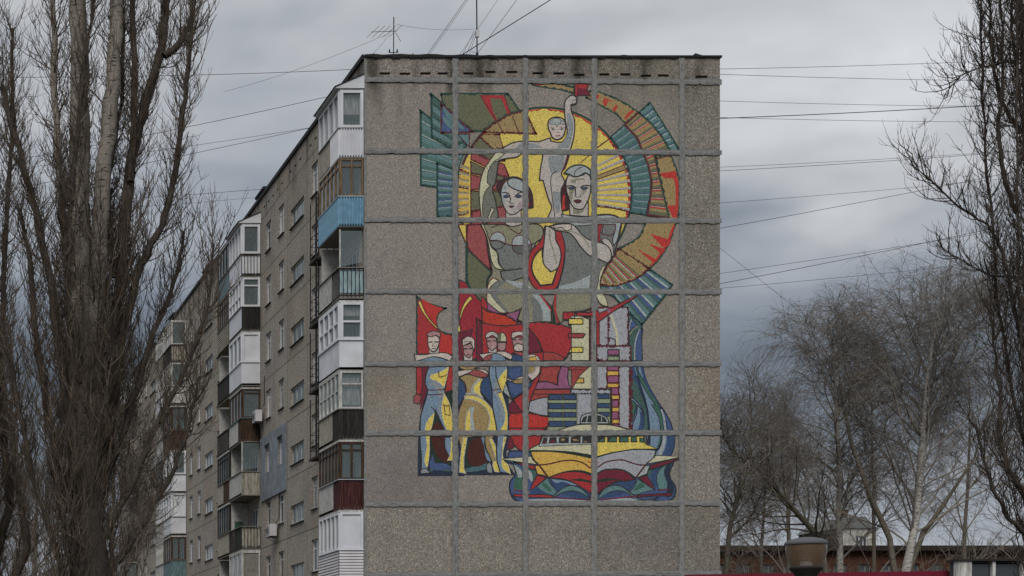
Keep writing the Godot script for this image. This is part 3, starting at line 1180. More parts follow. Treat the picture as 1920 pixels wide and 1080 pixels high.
func tile_shape(parent: Node3D, called: String, key: String, flat: Array, edge: String, wide: float, teeth: bool, soft: bool) -> void:
	var poly := rounded(flat, true, soft)
	var m := ArrayMesh.new()
	var test: Array = Geometry2D.offset_polygon(poly, wide * 0.5)
	if test.is_empty():
		test = [poly]
	var z := layer_for(test) * 0.0012
	if not fill_surface(poly, z, m):
		var again := Geometry2D.offset_polygon(poly, 0.3)
		var best := PackedVector2Array()
		for a in again:
			if a.size() > best.size():
				best = a
		if best.is_empty() or not fill_surface(best, z, m):
			print("no triangles: ", called, " ", flat.slice(0, 4))
			return
	if edge:
		if Geometry2D.is_polygon_clockwise(poly):
			poly.reverse()
		band_surface(band_pieces(poly, wide, true, teeth), z + 0.0006, m)
	var o := put(called, m, null, parent)
	o.mesh.surface_set_material(0, tile(key))
	if edge:
		o.mesh.surface_set_material(1, tile(edge))


func tile_line(parent: Node3D, called: String, key: String, flat: Array, wide: float, teeth: bool, soft: bool) -> void:
	var p := rounded(flat, false, soft)
	var pieces := band_pieces(p, wide, false, teeth)
	var m := ArrayMesh.new()
	band_surface(pieces, layer_for(pieces) * 0.0012, m)
	put(called, m, tile(key), parent)


# rays out of the sun's middle, cut to a field: each ray is split into bands [from, to, colour]
func tile_rays(parent: Node3D, middle: Array, clip: Array, from: float, to: float, count: int, bands: Array) -> void:
	var c := Vector2(middle[0], middle[1])
	var field := rounded(clip, true, false)
	for q in count:
		for b in bands:
			var a0 := deg_to_rad(lerpf(from, to, (q + float(b[0])) / count))
			var a1 := deg_to_rad(lerpf(from, to, (q + float(b[1])) / count))
			var wedge := PackedVector2Array([c, c + Vector2.from_angle(a0) * 900.0, c + Vector2.from_angle(a1) * 900.0])
			for piece in Geometry2D.intersect_polygons(field, wedge):
				if piece.size() < 3:
					continue
				var m := ArrayMesh.new()
				if fill_surface(piece, layer_for([piece]) * 0.0012, m):
					put("ray", m, tile(b[2]), parent)


func build_mural() -> void:
	mats.cubes = tesserae(1024, 15.0, 31)
	var mural := thing("mosaic_mural", "large coloured glass mosaic of figures, red banners, towers and a boat on the gable", "mosaic mural")
	mural.position = Vector3(GABLE_X, 0, GABLE_Z + 0.004)
	build_mural_shapes(mural)


func build_mural_shapes(mural: Node3D) -> void:
	var left_fan := part("left_fan", mural)
	tile_shape(left_fan, "fan_panel", "teal", [222, 2450, 264, 2416, 309, 2380, 353, 2352, 416, 2340, 395, 2285, 376, 2232, 368, 2179, 359, 2143, 359, 2126, 288, 2143, 224, 2152], "green", 8.5, true, false)
	tile_rays(left_fan, [712, 2116], [228, 2437, 266, 2405, 311, 2369, 391, 2329, 391, 2278, 374, 2228, 364, 2158, 288, 2150, 228, 2158], 142, 176, 7, [[0, 0.42, "tealmid"], [0.42, 0.5, "pale"], [0.5, 0.56, "green"], [0.56, 1, "teallight"]])
	tile_shape(left_fan, "fan_panel", "teal", [265, 2515, 304, 2481, 353, 2433, 395, 2380, 408, 2333, 366, 2310, 349, 2293, 266, 2342], "green", 8.5, true, false)
	tile_rays(left_fan, [712, 2116], [271, 2498, 304, 2471, 391, 2376, 395, 2342, 353, 2308, 271, 2352], 133, 158, 6, [[0, 0.45, "teallight"], [0.45, 0.8, "teal"], [0.8, 0.88, "green"]])
	tile_shape(left_fan, "fan_panel", "blueteal", [288, 2243, 353, 2219, 370, 2190, 370, 2033, 288, 2023], "green", 7.4, true, false)
	tile_rays(left_fan, [712, 2116], [294, 2230, 353, 2211, 368, 2185, 366, 2040, 294, 2033], 160, 190, 8, [[0, 0.3, "blue"], [0.3, 0.38, "pale"], [0.38, 0.75, "teallight"], [0.75, 1, "teal"]])
	tile_shape(left_fan, "sky_panel", "olive", [304, 2516, 570, 2516, 617, 2445, 575, 2435, 522, 2405, 469, 2367, 429, 2365, 311, 2471], "green", 7.4, true, false)
	tile_shape(left_fan, "red_stroke", "red", [459, 2509, 554, 2509, 577, 2437, 567, 2435, 543, 2494, 499, 2498, 505, 2465, 512, 2439, 529, 2410, 520, 2405, 488, 2452], "", 0, false, true)
	tile_line(left_fan, "seam", "maroon", [459, 2509, 526, 2405], 3.4, false, true)
	tile_line(left_fan, "seam", "maroon", [554, 2509, 579, 2437], 3.4, false, true)
	tile_shape(left_fan, "blue_panel", "blue", [304, 2477, 429, 2363, 304, 2359], "maroon", 6.3, true, false)
	tile_shape(left_fan, "blue_stripe", "teallight", [313, 2465, 400, 2374, 387, 2374, 313, 2448], "", 0, false, true)
	tile_shape(left_fan, "blue_stripe", "teallight", [313, 2429, 378, 2369, 364, 2367, 313, 2410], "", 0, false, true)
	tile_shape(left_fan, "fan_panel", "teallight", [370, 2355, 416, 2355, 416, 2304], "maroon", 5.1, false, true)
	var sun_disc := part("sun_disc", mural)
	tile_shape(sun_disc, "disc", "yellow", [712, 2460, 653, 2455, 595, 2440, 540, 2414, 491, 2380, 448, 2337, 414, 2288, 389, 2234, 373, 2176, 368, 2116, 373, 2056, 389, 1998, 414, 1943, 448, 1894, 491, 1852, 540, 1817, 595, 1792, 653, 1776, 712, 1771, 772, 1776, 830, 1792, 885, 1817, 934, 1852, 976, 1894, 1011, 1943, 1036, 1998, 1052, 2056, 1057, 2116, 1052, 2176, 1036, 2234, 1011, 2288, 976, 2337, 934, 2380, 885, 2414, 830, 2440, 772, 2455], "ringdark", 8.9, false, true)
	tile_line(sun_disc, "flame_edge", "redbright", [1029, 2231, 1018, 2257, 1005, 2283, 990, 2307, 973, 2330, 954, 2351, 933, 2371, 911, 2388, 887, 2404, 862, 2418, 836, 2430, 809, 2439, 781, 2446, 753, 2450, 724, 2453], 5.5, true, true)
	tile_line(sun_disc, "flame_edge", "redbright", [701, 2453, 672, 2450, 644, 2446, 617, 2439, 590, 2430, 564, 2418, 539, 2405, 515, 2389, 493, 2371, 472, 2352, 453, 2331, 436, 2308, 420, 2284], 5.5, true, true)
	tile_line(sun_disc, "flame_edge", "maroon", [1032, 1999, 1041, 2026, 1047, 2053, 1051, 2080, 1053, 2108, 1052, 2135, 1050, 2163, 1045, 2190, 1037, 2217, 1028, 2243, 1017, 2268, 1003, 2293, 988, 2316], 9.5, true, true)
	tile_line(sun_disc, "flame_edge", "redbright", [1034, 2011, 1041, 2036, 1046, 2061, 1049, 2086, 1051, 2112, 1050, 2137, 1047, 2163, 1043, 2188, 1037, 2213, 1028, 2237, 1018, 2260, 1006, 2283, 993, 2305], 5.1, true, true)
	tile_line(sun_disc, "rim", "maroon", [552, 2418, 525, 2403, 500, 2385, 477, 2365, 456, 2343, 437, 2319, 420, 2293, 405, 2266, 393, 2238, 383, 2209, 376, 2180, 372, 2149, 370, 2119, 371, 2088, 375, 2058, 381, 2028, 391, 1999], 6.8, false, true)
	tile_line(sun_disc, "rim", "redbright", [543, 2409, 528, 2399, 514, 2389, 500, 2379, 486, 2367, 473, 2355, 461, 2342, 450, 2329, 439, 2315, 429, 2300, 420, 2285], 4.7, true, true)
	tile_shape(sun_disc, "dull_panel", "ochre", [467, 2363, 522, 2403, 575, 2433, 638, 2448, 681, 2355], "maroon", 6.3, true, false)
	tile_line(sun_disc, "seam", "maroon", [526, 2403, 552, 2361], 3.8, false, true)
	tile_line(sun_disc, "seam", "maroon", [586, 2426, 613, 2359, 622, 2338], 3.8, false, true)
	tile_line(sun_disc, "seam", "maroon", [552, 2361, 571, 2329], 2.7, false, true)
	tile_shape(sun_disc, "dull_panel", "ochre", [469, 2355, 537, 2355, 552, 2300, 510, 2295, 457, 2344], "maroon", 5.5, true, false)
	tile_shape(sun_disc, "dull_panel", "olive", [425, 2306, 457, 2342, 512, 2295, 556, 2262, 556, 2247, 493, 2251, 444, 2285], "maroon", 5.1, true, false)
	tile_shape(sun_disc, "red_panel", "rose", [425, 2283, 497, 2253, 554, 2236, 575, 2183, 543, 2190, 493, 2219, 421, 2255], "maroon", 4.7, true, false)
	tile_shape(sun_disc, "dull_panel", "olive", [421, 2247, 490, 2213, 575, 2173, 581, 2152, 469, 2190, 421, 2200], "maroon", 4.7, true, false)
	tile_shape(sun_disc, "red_panel", "rose", [421, 2194, 469, 2183, 586, 2147, 586, 2130, 459, 2137, 421, 2135], "maroon", 4.7, true, false)
	tile_shape(sun_disc, "dull_panel", "olive", [421, 2130, 586, 2126, 586, 2073, 459, 2056, 421, 2050], "maroon", 4.7, true, false)
	tile_shape(sun_disc, "red_panel", "rose", [421, 2046, 459, 2054, 586, 2071, 586, 2016, 586, 1991, 427, 1991, 421, 2016], "maroon", 4.7, true, false)
	tile_shape(sun_disc, "border_bar", "maroon", [410, 2287, 425, 2295, 425, 1989, 408, 1936, 402, 1923, 402, 1989, 416, 1999], "", 0, false, true)
	tile_rays(sun_disc, [712, 2116], [378, 2226, 416, 2283, 414, 1999, 374, 2021, 369, 2116], 160, 196, 8, [[0, 0.32, "ochre"], [0.32, 0.42, "pale"], [0.55, 0.9, "gold"]])
	tile_line(sun_disc, "seam", "maroon", [376, 2215, 414, 2198], 5.1, true, true)
	tile_line(sun_disc, "seam", "maroon", [370, 2145, 414, 2137], 5.1, true, true)
	tile_line(sun_disc, "seam", "maroon", [370, 2033, 391, 2035, 414, 2044], 5.1, true, true)
	tile_shape(sun_disc, "light_edge", "yellow", [537, 2350, 638, 2350, 638, 2321, 596, 2321, 552, 2300], "", 0, false, true)
	tile_rays(sun_disc, [712, 2116], [915, 2253, 1019, 2278, 1044, 2217, 1055, 2158, 1055, 2095, 1049, 2046, 915, 2059], -11, 32, 9, [[0.0, 0.16, "lilac"], [0.16, 0.34, "pale"], [0.36, 0.4, "gold"]])
	tile_shape(sun_disc, "dull_ray", "ochre", [920, 2190, 1028, 2232, 1038, 2215, 920, 2175], "maroon", 3.4, false, true)
	tile_line(sun_disc, "seam", "maroon", [915, 2069, 987, 2061, 1051, 2046], 5.5, true, true)
	tile_line(sun_disc, "seam", "maroon", [922, 2301, 973, 2338], 5.1, false, true)
	tile_line(sun_disc, "seam", "maroon", [856, 2240, 896, 2276], 3.4, false, true)
	var right_bands := part("right_bands", mural)
	tile_shape(right_bands, "swoosh", "ochre", [655, 2560, 708, 2560, 770, 2556, 835, 2541, 835, 2515, 776, 2532, 712, 2541, 670, 2549], "green", 6.3, true, false)
	tile_shape(right_bands, "swoosh_red", "red", [662, 2558, 708, 2555, 704, 2550, 679, 2551], "", 0, false, true)
	tile_shape(right_bands, "swoosh", "ochre", [894, 2528, 915, 2526, 981, 2505, 1042, 2474, 1087, 2441, 1034, 2399, 993, 2439, 949, 2462, 903, 2490, 877, 2500], "green", 6.3, true, false)
	tile_shape(right_bands, "swoosh_red", "redbright", [920, 2511, 932, 2511, 926, 2494, 915, 2496], "", 0, false, false)
	tile_shape(right_bands, "swoosh_red", "redbright", [951, 2498, 962, 2498, 951, 2473, 943, 2481], "", 0, false, false)
	tile_shape(right_bands, "swoosh_red", "redbright", [964, 2494, 989, 2484, 966, 2486, 958, 2465, 949, 2471], "", 0, false, false)
	tile_shape(right_bands, "swoosh_red", "redbright", [996, 2471, 1004, 2465, 992, 2443, 983, 2452], "", 0, false, false)
	tile_shape(right_bands, "swoosh_red", "redbright", [1063, 2452, 1068, 2445, 1034, 2412, 1030, 2418, 1044, 2439], "", 0, false, false)
	tile_shape(right_bands, "band", "blueteal", [977, 2346, 1031, 2392, 1055, 2367, 1080, 2340, 1106, 2295, 1123, 2243, 1137, 2169, 1134, 2116, 1123, 2059, 1116, 2035, 1051, 2044, 1054, 2055, 1058, 2086, 1059, 2117, 1058, 2148, 1054, 2178, 1047, 2208, 1037, 2238, 1025, 2266, 1010, 2293, 993, 2319, 974, 2343], "green", 5.1, true, false)
	tile_rays(right_bands, [712, 2116], [983, 2346, 1030, 2384, 1055, 2361, 1099, 2295, 1118, 2240, 1131, 2164, 1129, 2116, 1116, 2059, 1112, 2042, 1055, 2050, 1061, 2060, 1065, 2090, 1066, 2121, 1064, 2151, 1060, 2181, 1053, 2210, 1043, 2239, 1032, 2267, 1018, 2293, 1001, 2319, 983, 2343], -9, 43, 13, [[0, 0.22, "teallight"], [0.22, 0.28, "pale"], [0.28, 0.36, "bluedark"], [0.36, 0.62, "blueteal"], [0.62, 1, "tealmid"]])
	tile_shape(right_bands, "band", "olive", [1031, 2392, 1086, 2441, 1141, 2395, 1182, 2340, 1207, 2298, 1214, 2274, 1106, 2274, 1080, 2340], "maroon", 7.6, false, false)
	tile_rays(right_bands, [712, 2116], [1040, 2391, 1087, 2433, 1137, 2388, 1178, 2336, 1203, 2295, 1205, 2281, 1110, 2281, 1085, 2342], 22, 44, 6, [[0, 0.3, "ochre"], [0.3, 0.42, "redbright"], [0.42, 0.5, "pale"], [0.5, 0.56, "maroon"], [0.56, 0.8, "olive"], [0.8, 1, "ochre"]])
	tile_shape(right_bands, "band", "teallight", [1087, 2441, 1131, 2481, 1245, 2299, 1245, 2281, 1214, 2281, 1182, 2340, 1140, 2395], "green", 6.3, true, false)
	tile_rays(right_bands, [712, 2116], [1095, 2439, 1129, 2473, 1235, 2302, 1214, 2293, 1186, 2342, 1142, 2399], 18, 40, 8, [[0, 0.16, "pale"], [0.16, 0.3, "bluedark"], [0.3, 0.55, "blueteal"]])
	tile_shape(right_bands, "band", "olive", [1106, 2274, 1148, 2274, 1208, 2023, 1121, 2035, 1134, 2116, 1139, 2164, 1125, 2228], "maroon", 7.2, false, false)
	tile_rays(right_bands, [712, 2116], [1114, 2270, 1144, 2270, 1199, 2033, 1127, 2042, 1140, 2116, 1144, 2164, 1131, 2228], -13, 22, 8, [[0, 0.28, "ochre"], [0.34, 0.5, "redbright"], [0.5, 0.58, "pale"], [0.58, 0.68, "maroon"]])
	tile_shape(right_bands, "band", "ochre", [1152, 2268, 1214, 2270, 1237, 2215, 1247, 2164, 1247, 2065, 1241, 2016, 1209, 2016], "green", 6.3, true, false)
	tile_shape(right_bands, "band_red", "redbright", [1167, 2198, 1233, 2209, 1245, 2158, 1243, 2065, 1237, 2016, 1224, 2016, 1199, 2071, 1233, 2073, 1233, 2143, 1224, 2179, 1188, 2181], "", 0, false, false)
	tile_line(right_bands, "seam", "maroon", [1154, 2255, 1216, 2272], 4.7, false, true)
	tile_shape(right_bands, "band", "ochre", [1116, 2016, 1241, 2016, 1230, 1991, 1211, 1936, 1169, 1864, 1129, 1822, 1004, 1902, 1042, 1919, 1089, 1951], "green", 6.8, true, true)
	tile_shape(right_bands, "band_red", "redbright", [1133, 1960, 1216, 1934, 1203, 1911, 1180, 1906], "", 0, false, false)
	tile_shape(right_bands, "band_red", "redbright", [1125, 1921, 1192, 1898, 1178, 1877, 1169, 1885], "", 0, false, false)
	tile_shape(right_bands, "band_red", "redbright", [1082, 1898, 1161, 1856, 1129, 1824, 1140, 1847], "", 0, false, false)
	tile_shape(right_bands, "band_red", "redbright", [1224, 1999, 1230, 1991, 1207, 1925, 1165, 1862, 1131, 1826, 1156, 1864, 1192, 1915], "", 0, false, false)
	tile_shape(right_bands, "fan_panel", "blueteal", [1131, 1820, 1220, 1758, 1195, 1720, 1097, 1598, 1034, 1661, 987, 1712, 939, 1735, 932, 1754, 996, 1754, 1055, 1773, 1093, 1792], "green", 6.3, true, false)
	tile_rays(right_bands, [712, 2116], [1127, 1813, 1209, 1758, 1188, 1725, 1097, 1608, 1038, 1667, 992, 1714, 945, 1737, 941, 1748, 996, 1748, 1055, 1767, 1093, 1786], -68, -33, 8, [[0, 0.15, "pale"], [0.15, 0.5, "teallight"], [0.5, 0.72, "teal"], [0.72, 1, "blue"]])
	tile_shape(right_bands, "band", "ochre", [1006, 1902, 1129, 1822, 1093, 1792, 1055, 1773, 996, 1754, 930, 1756, 930, 1767, 949, 1813, 977, 1854], "maroon", 6.3, true, true)
	tile_rays(right_bands, [712, 2116], [1008, 1894, 1118, 1822, 1089, 1799, 1053, 1782, 996, 1763, 939, 1765, 956, 1811, 981, 1851], -60, -39, 6, [[0, 0.16, "pale"], [0.16, 0.24, "maroon"], [0.24, 0.36, "redbright"], [0.4, 0.65, "olive"]])
	var child_figure := part("child_figure", mural)
	tile_shape(child_figure, "flag", "red", [834, 2556, 892, 2556, 882, 2536, 896, 2507, 854, 2509, 834, 2505], "ink", 4.2, false, false)
	tile_shape(child_figure, "flag_fold", "winered", [844, 2541, 865, 2536, 882, 2532, 892, 2509, 854, 2511, 841, 2511], "", 0, false, true)
	tile_shape(child_figure, "body", "skin", [822, 2509, 841, 2500, 839, 2477, 827, 2473, 818, 2471, 819, 2447, 829, 2422, 833, 2395, 830, 2348, 818, 2298, 812, 2274, 794, 2221, 780, 2200, 793, 2164, 780, 2137, 780, 2080, 789, 2025, 723, 2018, 736, 2046, 742, 2065, 732, 2090, 721, 2122, 708, 2171, 693, 2173, 698, 2221, 706, 2274, 702, 2293, 643, 2293, 617, 2289, 586, 2278, 552, 2270, 552, 2302, 590, 2321, 643, 2327, 689, 2325, 710, 2331, 736, 2340, 738, 2327, 782, 2323, 793, 2333, 801, 2348, 803, 2374, 797, 2401, 793, 2443, 793, 2479, 803, 2496], "ink", 5.1, false, true)
	tile_shape(child_figure, "shade", "greyblue", [803, 2437, 814, 2437, 827, 2397, 822, 2346, 810, 2300, 755, 2298, 782, 2321, 801, 2348, 808, 2374, 803, 2401], "", 0, false, true)
	tile_shape(child_figure, "shade", "greyblue", [729, 2266, 793, 2274, 789, 2228, 776, 2207, 742, 2196, 729, 2236], "", 0, false, true)
	tile_shape(child_figure, "shade", "greyblue", [748, 2130, 776, 2122, 776, 2080, 772, 2042, 759, 2042, 748, 2090], "", 0, false, true)
	tile_shape(child_figure, "shade", "greyblue", [617, 2317, 670, 2317, 708, 2302, 638, 2298, 598, 2298], "", 0, false, true)
	tile_line(child_figure, "edge", "ink", [763, 2209, 744, 2196, 738, 2173, 742, 2122, 748, 2073, 755, 2023], 3.4, false, true)
	tile_line(child_figure, "edge", "maroon", [806, 2274, 793, 2228, 784, 2207], 6.3, false, true)
	tile_shape(child_figure, "head", "skinlight", [729, 2405, 738, 2416, 763, 2422, 784, 2416, 796, 2403, 796, 2376, 788, 2348, 765, 2333, 746, 2340, 736, 2361, 729, 2376], "ink", 5.5, false, true)
	tile_shape(child_figure, "hair", "greylight", [734, 2401, 746, 2414, 767, 2418, 780, 2410, 776, 2397, 761, 2386, 757, 2393, 736, 2393], "ink", 2.1, false, true)
	tile_shape(child_figure, "hair", "greylight", [780, 2410, 793, 2401, 795, 2393, 784, 2393, 776, 2397], "ink", 2.1, false, true)
	tile_line(child_figure, "brow", "ink", [737, 2380, 746, 2383, 756, 2381], 1.9, false, true)
	tile_line(child_figure, "brow", "ink", [772, 2381, 781, 2383, 793, 2381], 1.9, false, true)
	tile_shape(child_figure, "eye", "bluedark", [739, 2375, 746, 2378, 755, 2374, 746, 2372], "ink", 1.1, false, false)
	tile_shape(child_figure, "eye", "bluedark", [773, 2374, 781, 2378, 790, 2375, 781, 2372], "ink", 1.1, false, false)
	tile_line(child_figure, "mouth", "rose", [757, 2349, 765, 2347, 776, 2350], 4.7, false, true)
	tile_line(child_figure, "nose", "ink", [761, 2361, 772, 2361], 2.1, false, true)
	tile_line(child_figure, "fist_line", "ink", [839, 2492, 827, 2490, 825, 2477], 2.5, false, true)
	var woman_figure := part("woman_figure", mural)
	tile_shape(woman_figure, "cape", "winered", [408, 1997, 459, 1997, 480, 1957, 486, 1911, 503, 1809, 446, 1860, 408, 1904], "maroon", 6.3, true, true)
	tile_shape(woman_figure, "cape_red", "rose", [412, 1991, 457, 1993, 476, 1957, 482, 1911, 495, 1824, 448, 1866, 412, 1908], "", 0, false, true)
	tile_shape(woman_figure, "yellow_wedge", "yellow", [372, 1995, 402, 1995, 402, 1923, 387, 1957], "maroon", 4.2, false, true)
	tile_shape(woman_figure, "field", "olive", [408, 1896, 503, 1805, 486, 1780, 486, 1720, 480, 1651, 459, 1678, 425, 1735, 408, 1771], "green", 5.5, false, true)
	tile_line(woman_figure, "border_line", "green", [403, 1925, 403, 1767], 8.5, true, true)
	tile_shape(woman_figure, "body", "khaki", [467, 1997, 638, 1997, 696, 1993, 708, 1974, 704, 1944, 679, 1925, 658, 1868, 645, 1813, 647, 1788, 677, 1746, 696, 1718, 734, 1672, 742, 1610, 628, 1610, 564, 1644, 522, 1661, 486, 1689, 486, 1735, 490, 1777, 505, 1803, 503, 1830, 493, 1873, 486, 1925, 480, 1961], "ink", 5.1, false, true)
	tile_shape(woman_figure, "dress", "slate", [495, 1932, 522, 1934, 558, 1921, 586, 1913, 638, 1913, 679, 1923, 658, 1868, 645, 1815, 586, 1811, 550, 1820, 533, 1847, 529, 1877, 514, 1902], "ink", 4.2, false, true)
	tile_shape(woman_figure, "dress_hem", "slate", [539, 1811, 638, 1824, 645, 1788, 619, 1784, 569, 1771, 545, 1784], "ink", 5.1, false, true)
	tile_shape(woman_figure, "bust", "greylight", [495, 1934, 503, 1953, 522, 1966, 543, 1961, 556, 1944, 558, 1921, 533, 1932], "maroon", 3.4, false, true)
	tile_shape(woman_figure, "bust", "slate", [495, 1930, 533, 1930, 556, 1917, 539, 1902, 516, 1900], "ink", 3.4, false, true)
	tile_shape(woman_figure, "bust", "greylight", [584, 1915, 586, 1934, 603, 1951, 622, 1953, 645, 1944, 662, 1919, 638, 1913], "maroon", 3.4, false, true)
	tile_shape(woman_figure, "bust", "slatedark", [584, 1911, 662, 1917, 658, 1894, 636, 1881, 611, 1881, 590, 1894], "maroon", 3.4, false, true)
	tile_shape(woman_figure, "light_side", "cream", [461, 1997, 471, 1997, 484, 1963, 493, 1936, 503, 1906, 524, 1885, 531, 1841, 550, 1818, 522, 1822, 503, 1851, 495, 1894, 484, 1947], "ink", 3.8, false, true)
	tile_shape(woman_figure, "light_side", "cream", [510, 1786, 531, 1775, 505, 1754, 495, 1737, 503, 1718, 533, 1678, 569, 1648, 543, 1646, 514, 1661, 486, 1689, 486, 1735, 495, 1771], "maroon", 4.2, false, true)
	tile_shape(woman_figure, "skirt_shade", "slate", [531, 1773, 564, 1771, 539, 1754, 522, 1733, 535, 1699, 569, 1655, 560, 1648, 531, 1678, 503, 1720, 499, 1737], "", 0, false, true)
	tile_shape(woman_figure, "skirt_light", "greylight", [645, 1735, 687, 1720, 729, 1676, 736, 1615, 708, 1615, 696, 1672, 670, 1712], "", 0, false, true)
	tile_shape(woman_figure, "skirt_shade", "slate", [651, 1712, 677, 1703, 700, 1667, 708, 1613, 666, 1613, 666, 1661], "", 0, false, true)
	tile_shape(woman_figure, "skirt_light", "greylight", [554, 1777, 649, 1756, 664, 1735, 596, 1750], "", 0, false, true)
	tile_line(woman_figure, "neckline", "maroon", [501, 1982, 533, 1995, 564, 1991, 590, 1970, 615, 1959, 624, 1978], 3.8, false, true)
	tile_shape(woman_figure, "arm", "grey", [524, 2281, 586, 2281, 564, 2259, 541, 2255, 531, 2240, 524, 2200, 516, 2158, 507, 2143, 518, 2092, 531, 2025, 471, 1997, 465, 2018, 457, 2080, 455, 2136, 471, 2207, 490, 2240, 505, 2261], "ink", 5.1, false, true)
	tile_shape(woman_figure, "hand", "skin", [531, 2259, 554, 2278, 622, 2281, 607, 2266, 590, 2262, 564, 2259, 539, 2253, 522, 2245, 510, 2245], "ink", 3.4, false, true)
	tile_shape(woman_figure, "light_side", "cream", [471, 2207, 490, 2240, 505, 2261, 524, 2281, 554, 2276, 535, 2259, 514, 2247, 493, 2215, 486, 2179, 488, 2158, 499, 2152, 476, 2122, 467, 2073, 471, 1999, 465, 2018, 457, 2080, 455, 2137], "ink", 3.0, false, true)
	tile_shape(woman_figure, "light_side", "cream", [488, 2023, 497, 2046, 503, 2065, 514, 2054, 503, 2037, 495, 2018], "ink", 3.4, false, true)
	tile_shape(woman_figure, "hair_back", "maroondark", [524, 2143, 531, 2164, 548, 2175, 569, 2181, 590, 2185, 617, 2179, 641, 2158, 662, 2122, 668, 2065, 645, 2061, 543, 2101, 535, 2122], "ink", 5.5, false, true)
	tile_shape(woman_figure, "hair_red", "redbright", [643, 2092, 653, 2076, 649, 2067, 641, 2067], "", 0, false, true)
	tile_shape(woman_figure, "neck", "skin", [560, 2059, 619, 2063, 622, 1997, 586, 1989, 558, 1997], "ink", 3.8, false, true)
	tile_shape(woman_figure, "face", "skin", [543, 2139, 567, 2175, 592, 2183, 624, 2171, 641, 2147, 641, 2080, 615, 2052, 594, 2037, 575, 2037, 556, 2059, 543, 2097], "ink", 4.2, false, true)
	tile_shape(woman_figure, "face_light", "greylight", [545, 2137, 564, 2164, 586, 2158, 564, 2137, 556, 2101, 560, 2063, 545, 2097], "", 0, false, true)
	tile_shape(woman_figure, "hair", "greylight", [567, 2169, 579, 2179, 600, 2179, 624, 2169, 641, 2143, 641, 2122, 611, 2130, 581, 2143, 569, 2156], "ink", 4.7, false, true)
	tile_shape(woman_figure, "cheek", "lilac", [613, 2084, 634, 2092, 624, 2067, 607, 2054, 598, 2059], "", 0, false, true)
	tile_line(woman_figure, "brow", "ink", [545, 2122, 560, 2122, 573, 2114, 577, 2101, 575, 2082], 4.2, false, true)
	tile_line(woman_figure, "brow", "ink", [594, 2105, 607, 2118, 622, 2124, 638, 2118], 4.2, false, true)
	tile_shape(woman_figure, "eye", "bluedark", [550, 2109, 564, 2114, 573, 2107, 562, 2101, 552, 2103], "ink", 2.1, false, true)
	tile_shape(woman_figure, "eye", "bluedark", [598, 2107, 611, 2114, 624, 2109, 615, 2103, 603, 2103], "ink", 2.1, false, true)
	tile_shape(woman_figure, "mouth", "maroon", [571, 2067, 581, 2071, 594, 2069, 581, 2062], "ink", 1.7, false, true)
	tile_line(woman_figure, "nose", "ink", [575, 2082, 581, 2080, 590, 2082], 2.5, false, true)
	var man_figure := part("man_figure", mural)
	tile_shape(man_figure, "body", "slate", [734, 1991, 797, 1997, 918, 2033, 975, 2035, 1008, 2023, 1017, 2008, 1015, 1978, 1004, 1940, 998, 1911, 979, 1860, 954, 1830, 943, 1805, 930, 1756, 920, 1714, 894, 1665, 789, 1648, 786, 1619, 774, 1606, 759, 1640, 755, 1703, 765, 1744, 786, 1820, 793, 1911, 778, 1957], "ink", 5.5, false, true)
	tile_shape(man_figure, "shoulder", "greylight", [780, 2037, 850, 2027, 918, 2031, 975, 2033, 1006, 2021, 1015, 2008, 1011, 1978, 1000, 1932, 987, 1911, 983, 1936, 992, 1974, 987, 1997, 918, 1997, 850, 1991, 797, 1999], "ink", 3.8, false, true)
	tile_shape(man_figure, "sleeve_red", "red", [926, 1997, 941, 1995, 932, 1957, 934, 1930, 924, 1928], "maroon", 3.4, false, true)
	tile_shape(man_figure, "arm", "slate", [947, 1997, 994, 1997, 992, 1970, 975, 1951, 939, 1959], "maroon", 3.8, false, true)
	tile_shape(man_figure, "arm_light", "skin", [937, 1934, 954, 1942, 970, 1932, 983, 1908, 987, 1873, 975, 1868, 966, 1898], "ink", 3.4, false, true)
	tile_shape(man_figure, "forearm", "skin", [734, 1989, 755, 1997, 822, 1997, 839, 1982, 869, 1949, 894, 1934, 932, 1925, 962, 1911, 977, 1885, 975, 1858, 962, 1843, 918, 1863, 896, 1870, 854, 1911, 829, 1947, 810, 1963, 765, 1972], "ink", 4.7, false, true)
	tile_line(man_figure, "forearm_line", "khaki", [755, 1978, 797, 1970, 829, 1966, 860, 1949, 892, 1904], 4.2, false, true)
	tile_shape(man_figure, "hand", "skinlight", [746, 1991, 776, 1997, 818, 1997, 820, 1978, 797, 1972, 780, 1985, 755, 1982], "ink", 3.0, false, true)
	tile_shape(man_figure, "side_light", "cream", [956, 1837, 943, 1805, 932, 1767, 937, 1735, 958, 1699, 964, 1672, 941, 1678, 920, 1710, 926, 1767, 939, 1824], "ink", 2.5, false, true)
	tile_shape(man_figure, "skirt", "khaki", [767, 1735, 896, 1744, 894, 1665, 789, 1648, 786, 1619, 776, 1608, 761, 1651], "", 0, false, true)
	tile_shape(man_figure, "shirt_light", "greylight", [770, 1752, 825, 1765, 894, 1796, 890, 1744, 770, 1739], "", 0, false, true)
	tile_shape(man_figure, "red_edge", "red", [763, 1970, 778, 1970, 793, 1911, 789, 1851, 767, 1760, 755, 1739, 683, 1739, 649, 1788, 643, 1813, 662, 1894, 683, 1915, 708, 1957, 712, 1987, 734, 1978], "ink", 4.2, false, true)
	tile_shape(man_figure, "flame", "yellow", [704, 1902, 708, 1854, 736, 1809, 763, 1820, 744, 1760, 696, 1754, 664, 1809, 664, 1847, 681, 1881], "ink", 7.2, false, true)
	tile_shape(man_figure, "hanging_arm", "skin", [717, 1991, 734, 1985, 755, 1970, 757, 1938, 776, 1894, 772, 1839, 761, 1820, 738, 1809, 710, 1839, 706, 1866, 712, 1936], "ink", 5.1, false, true)
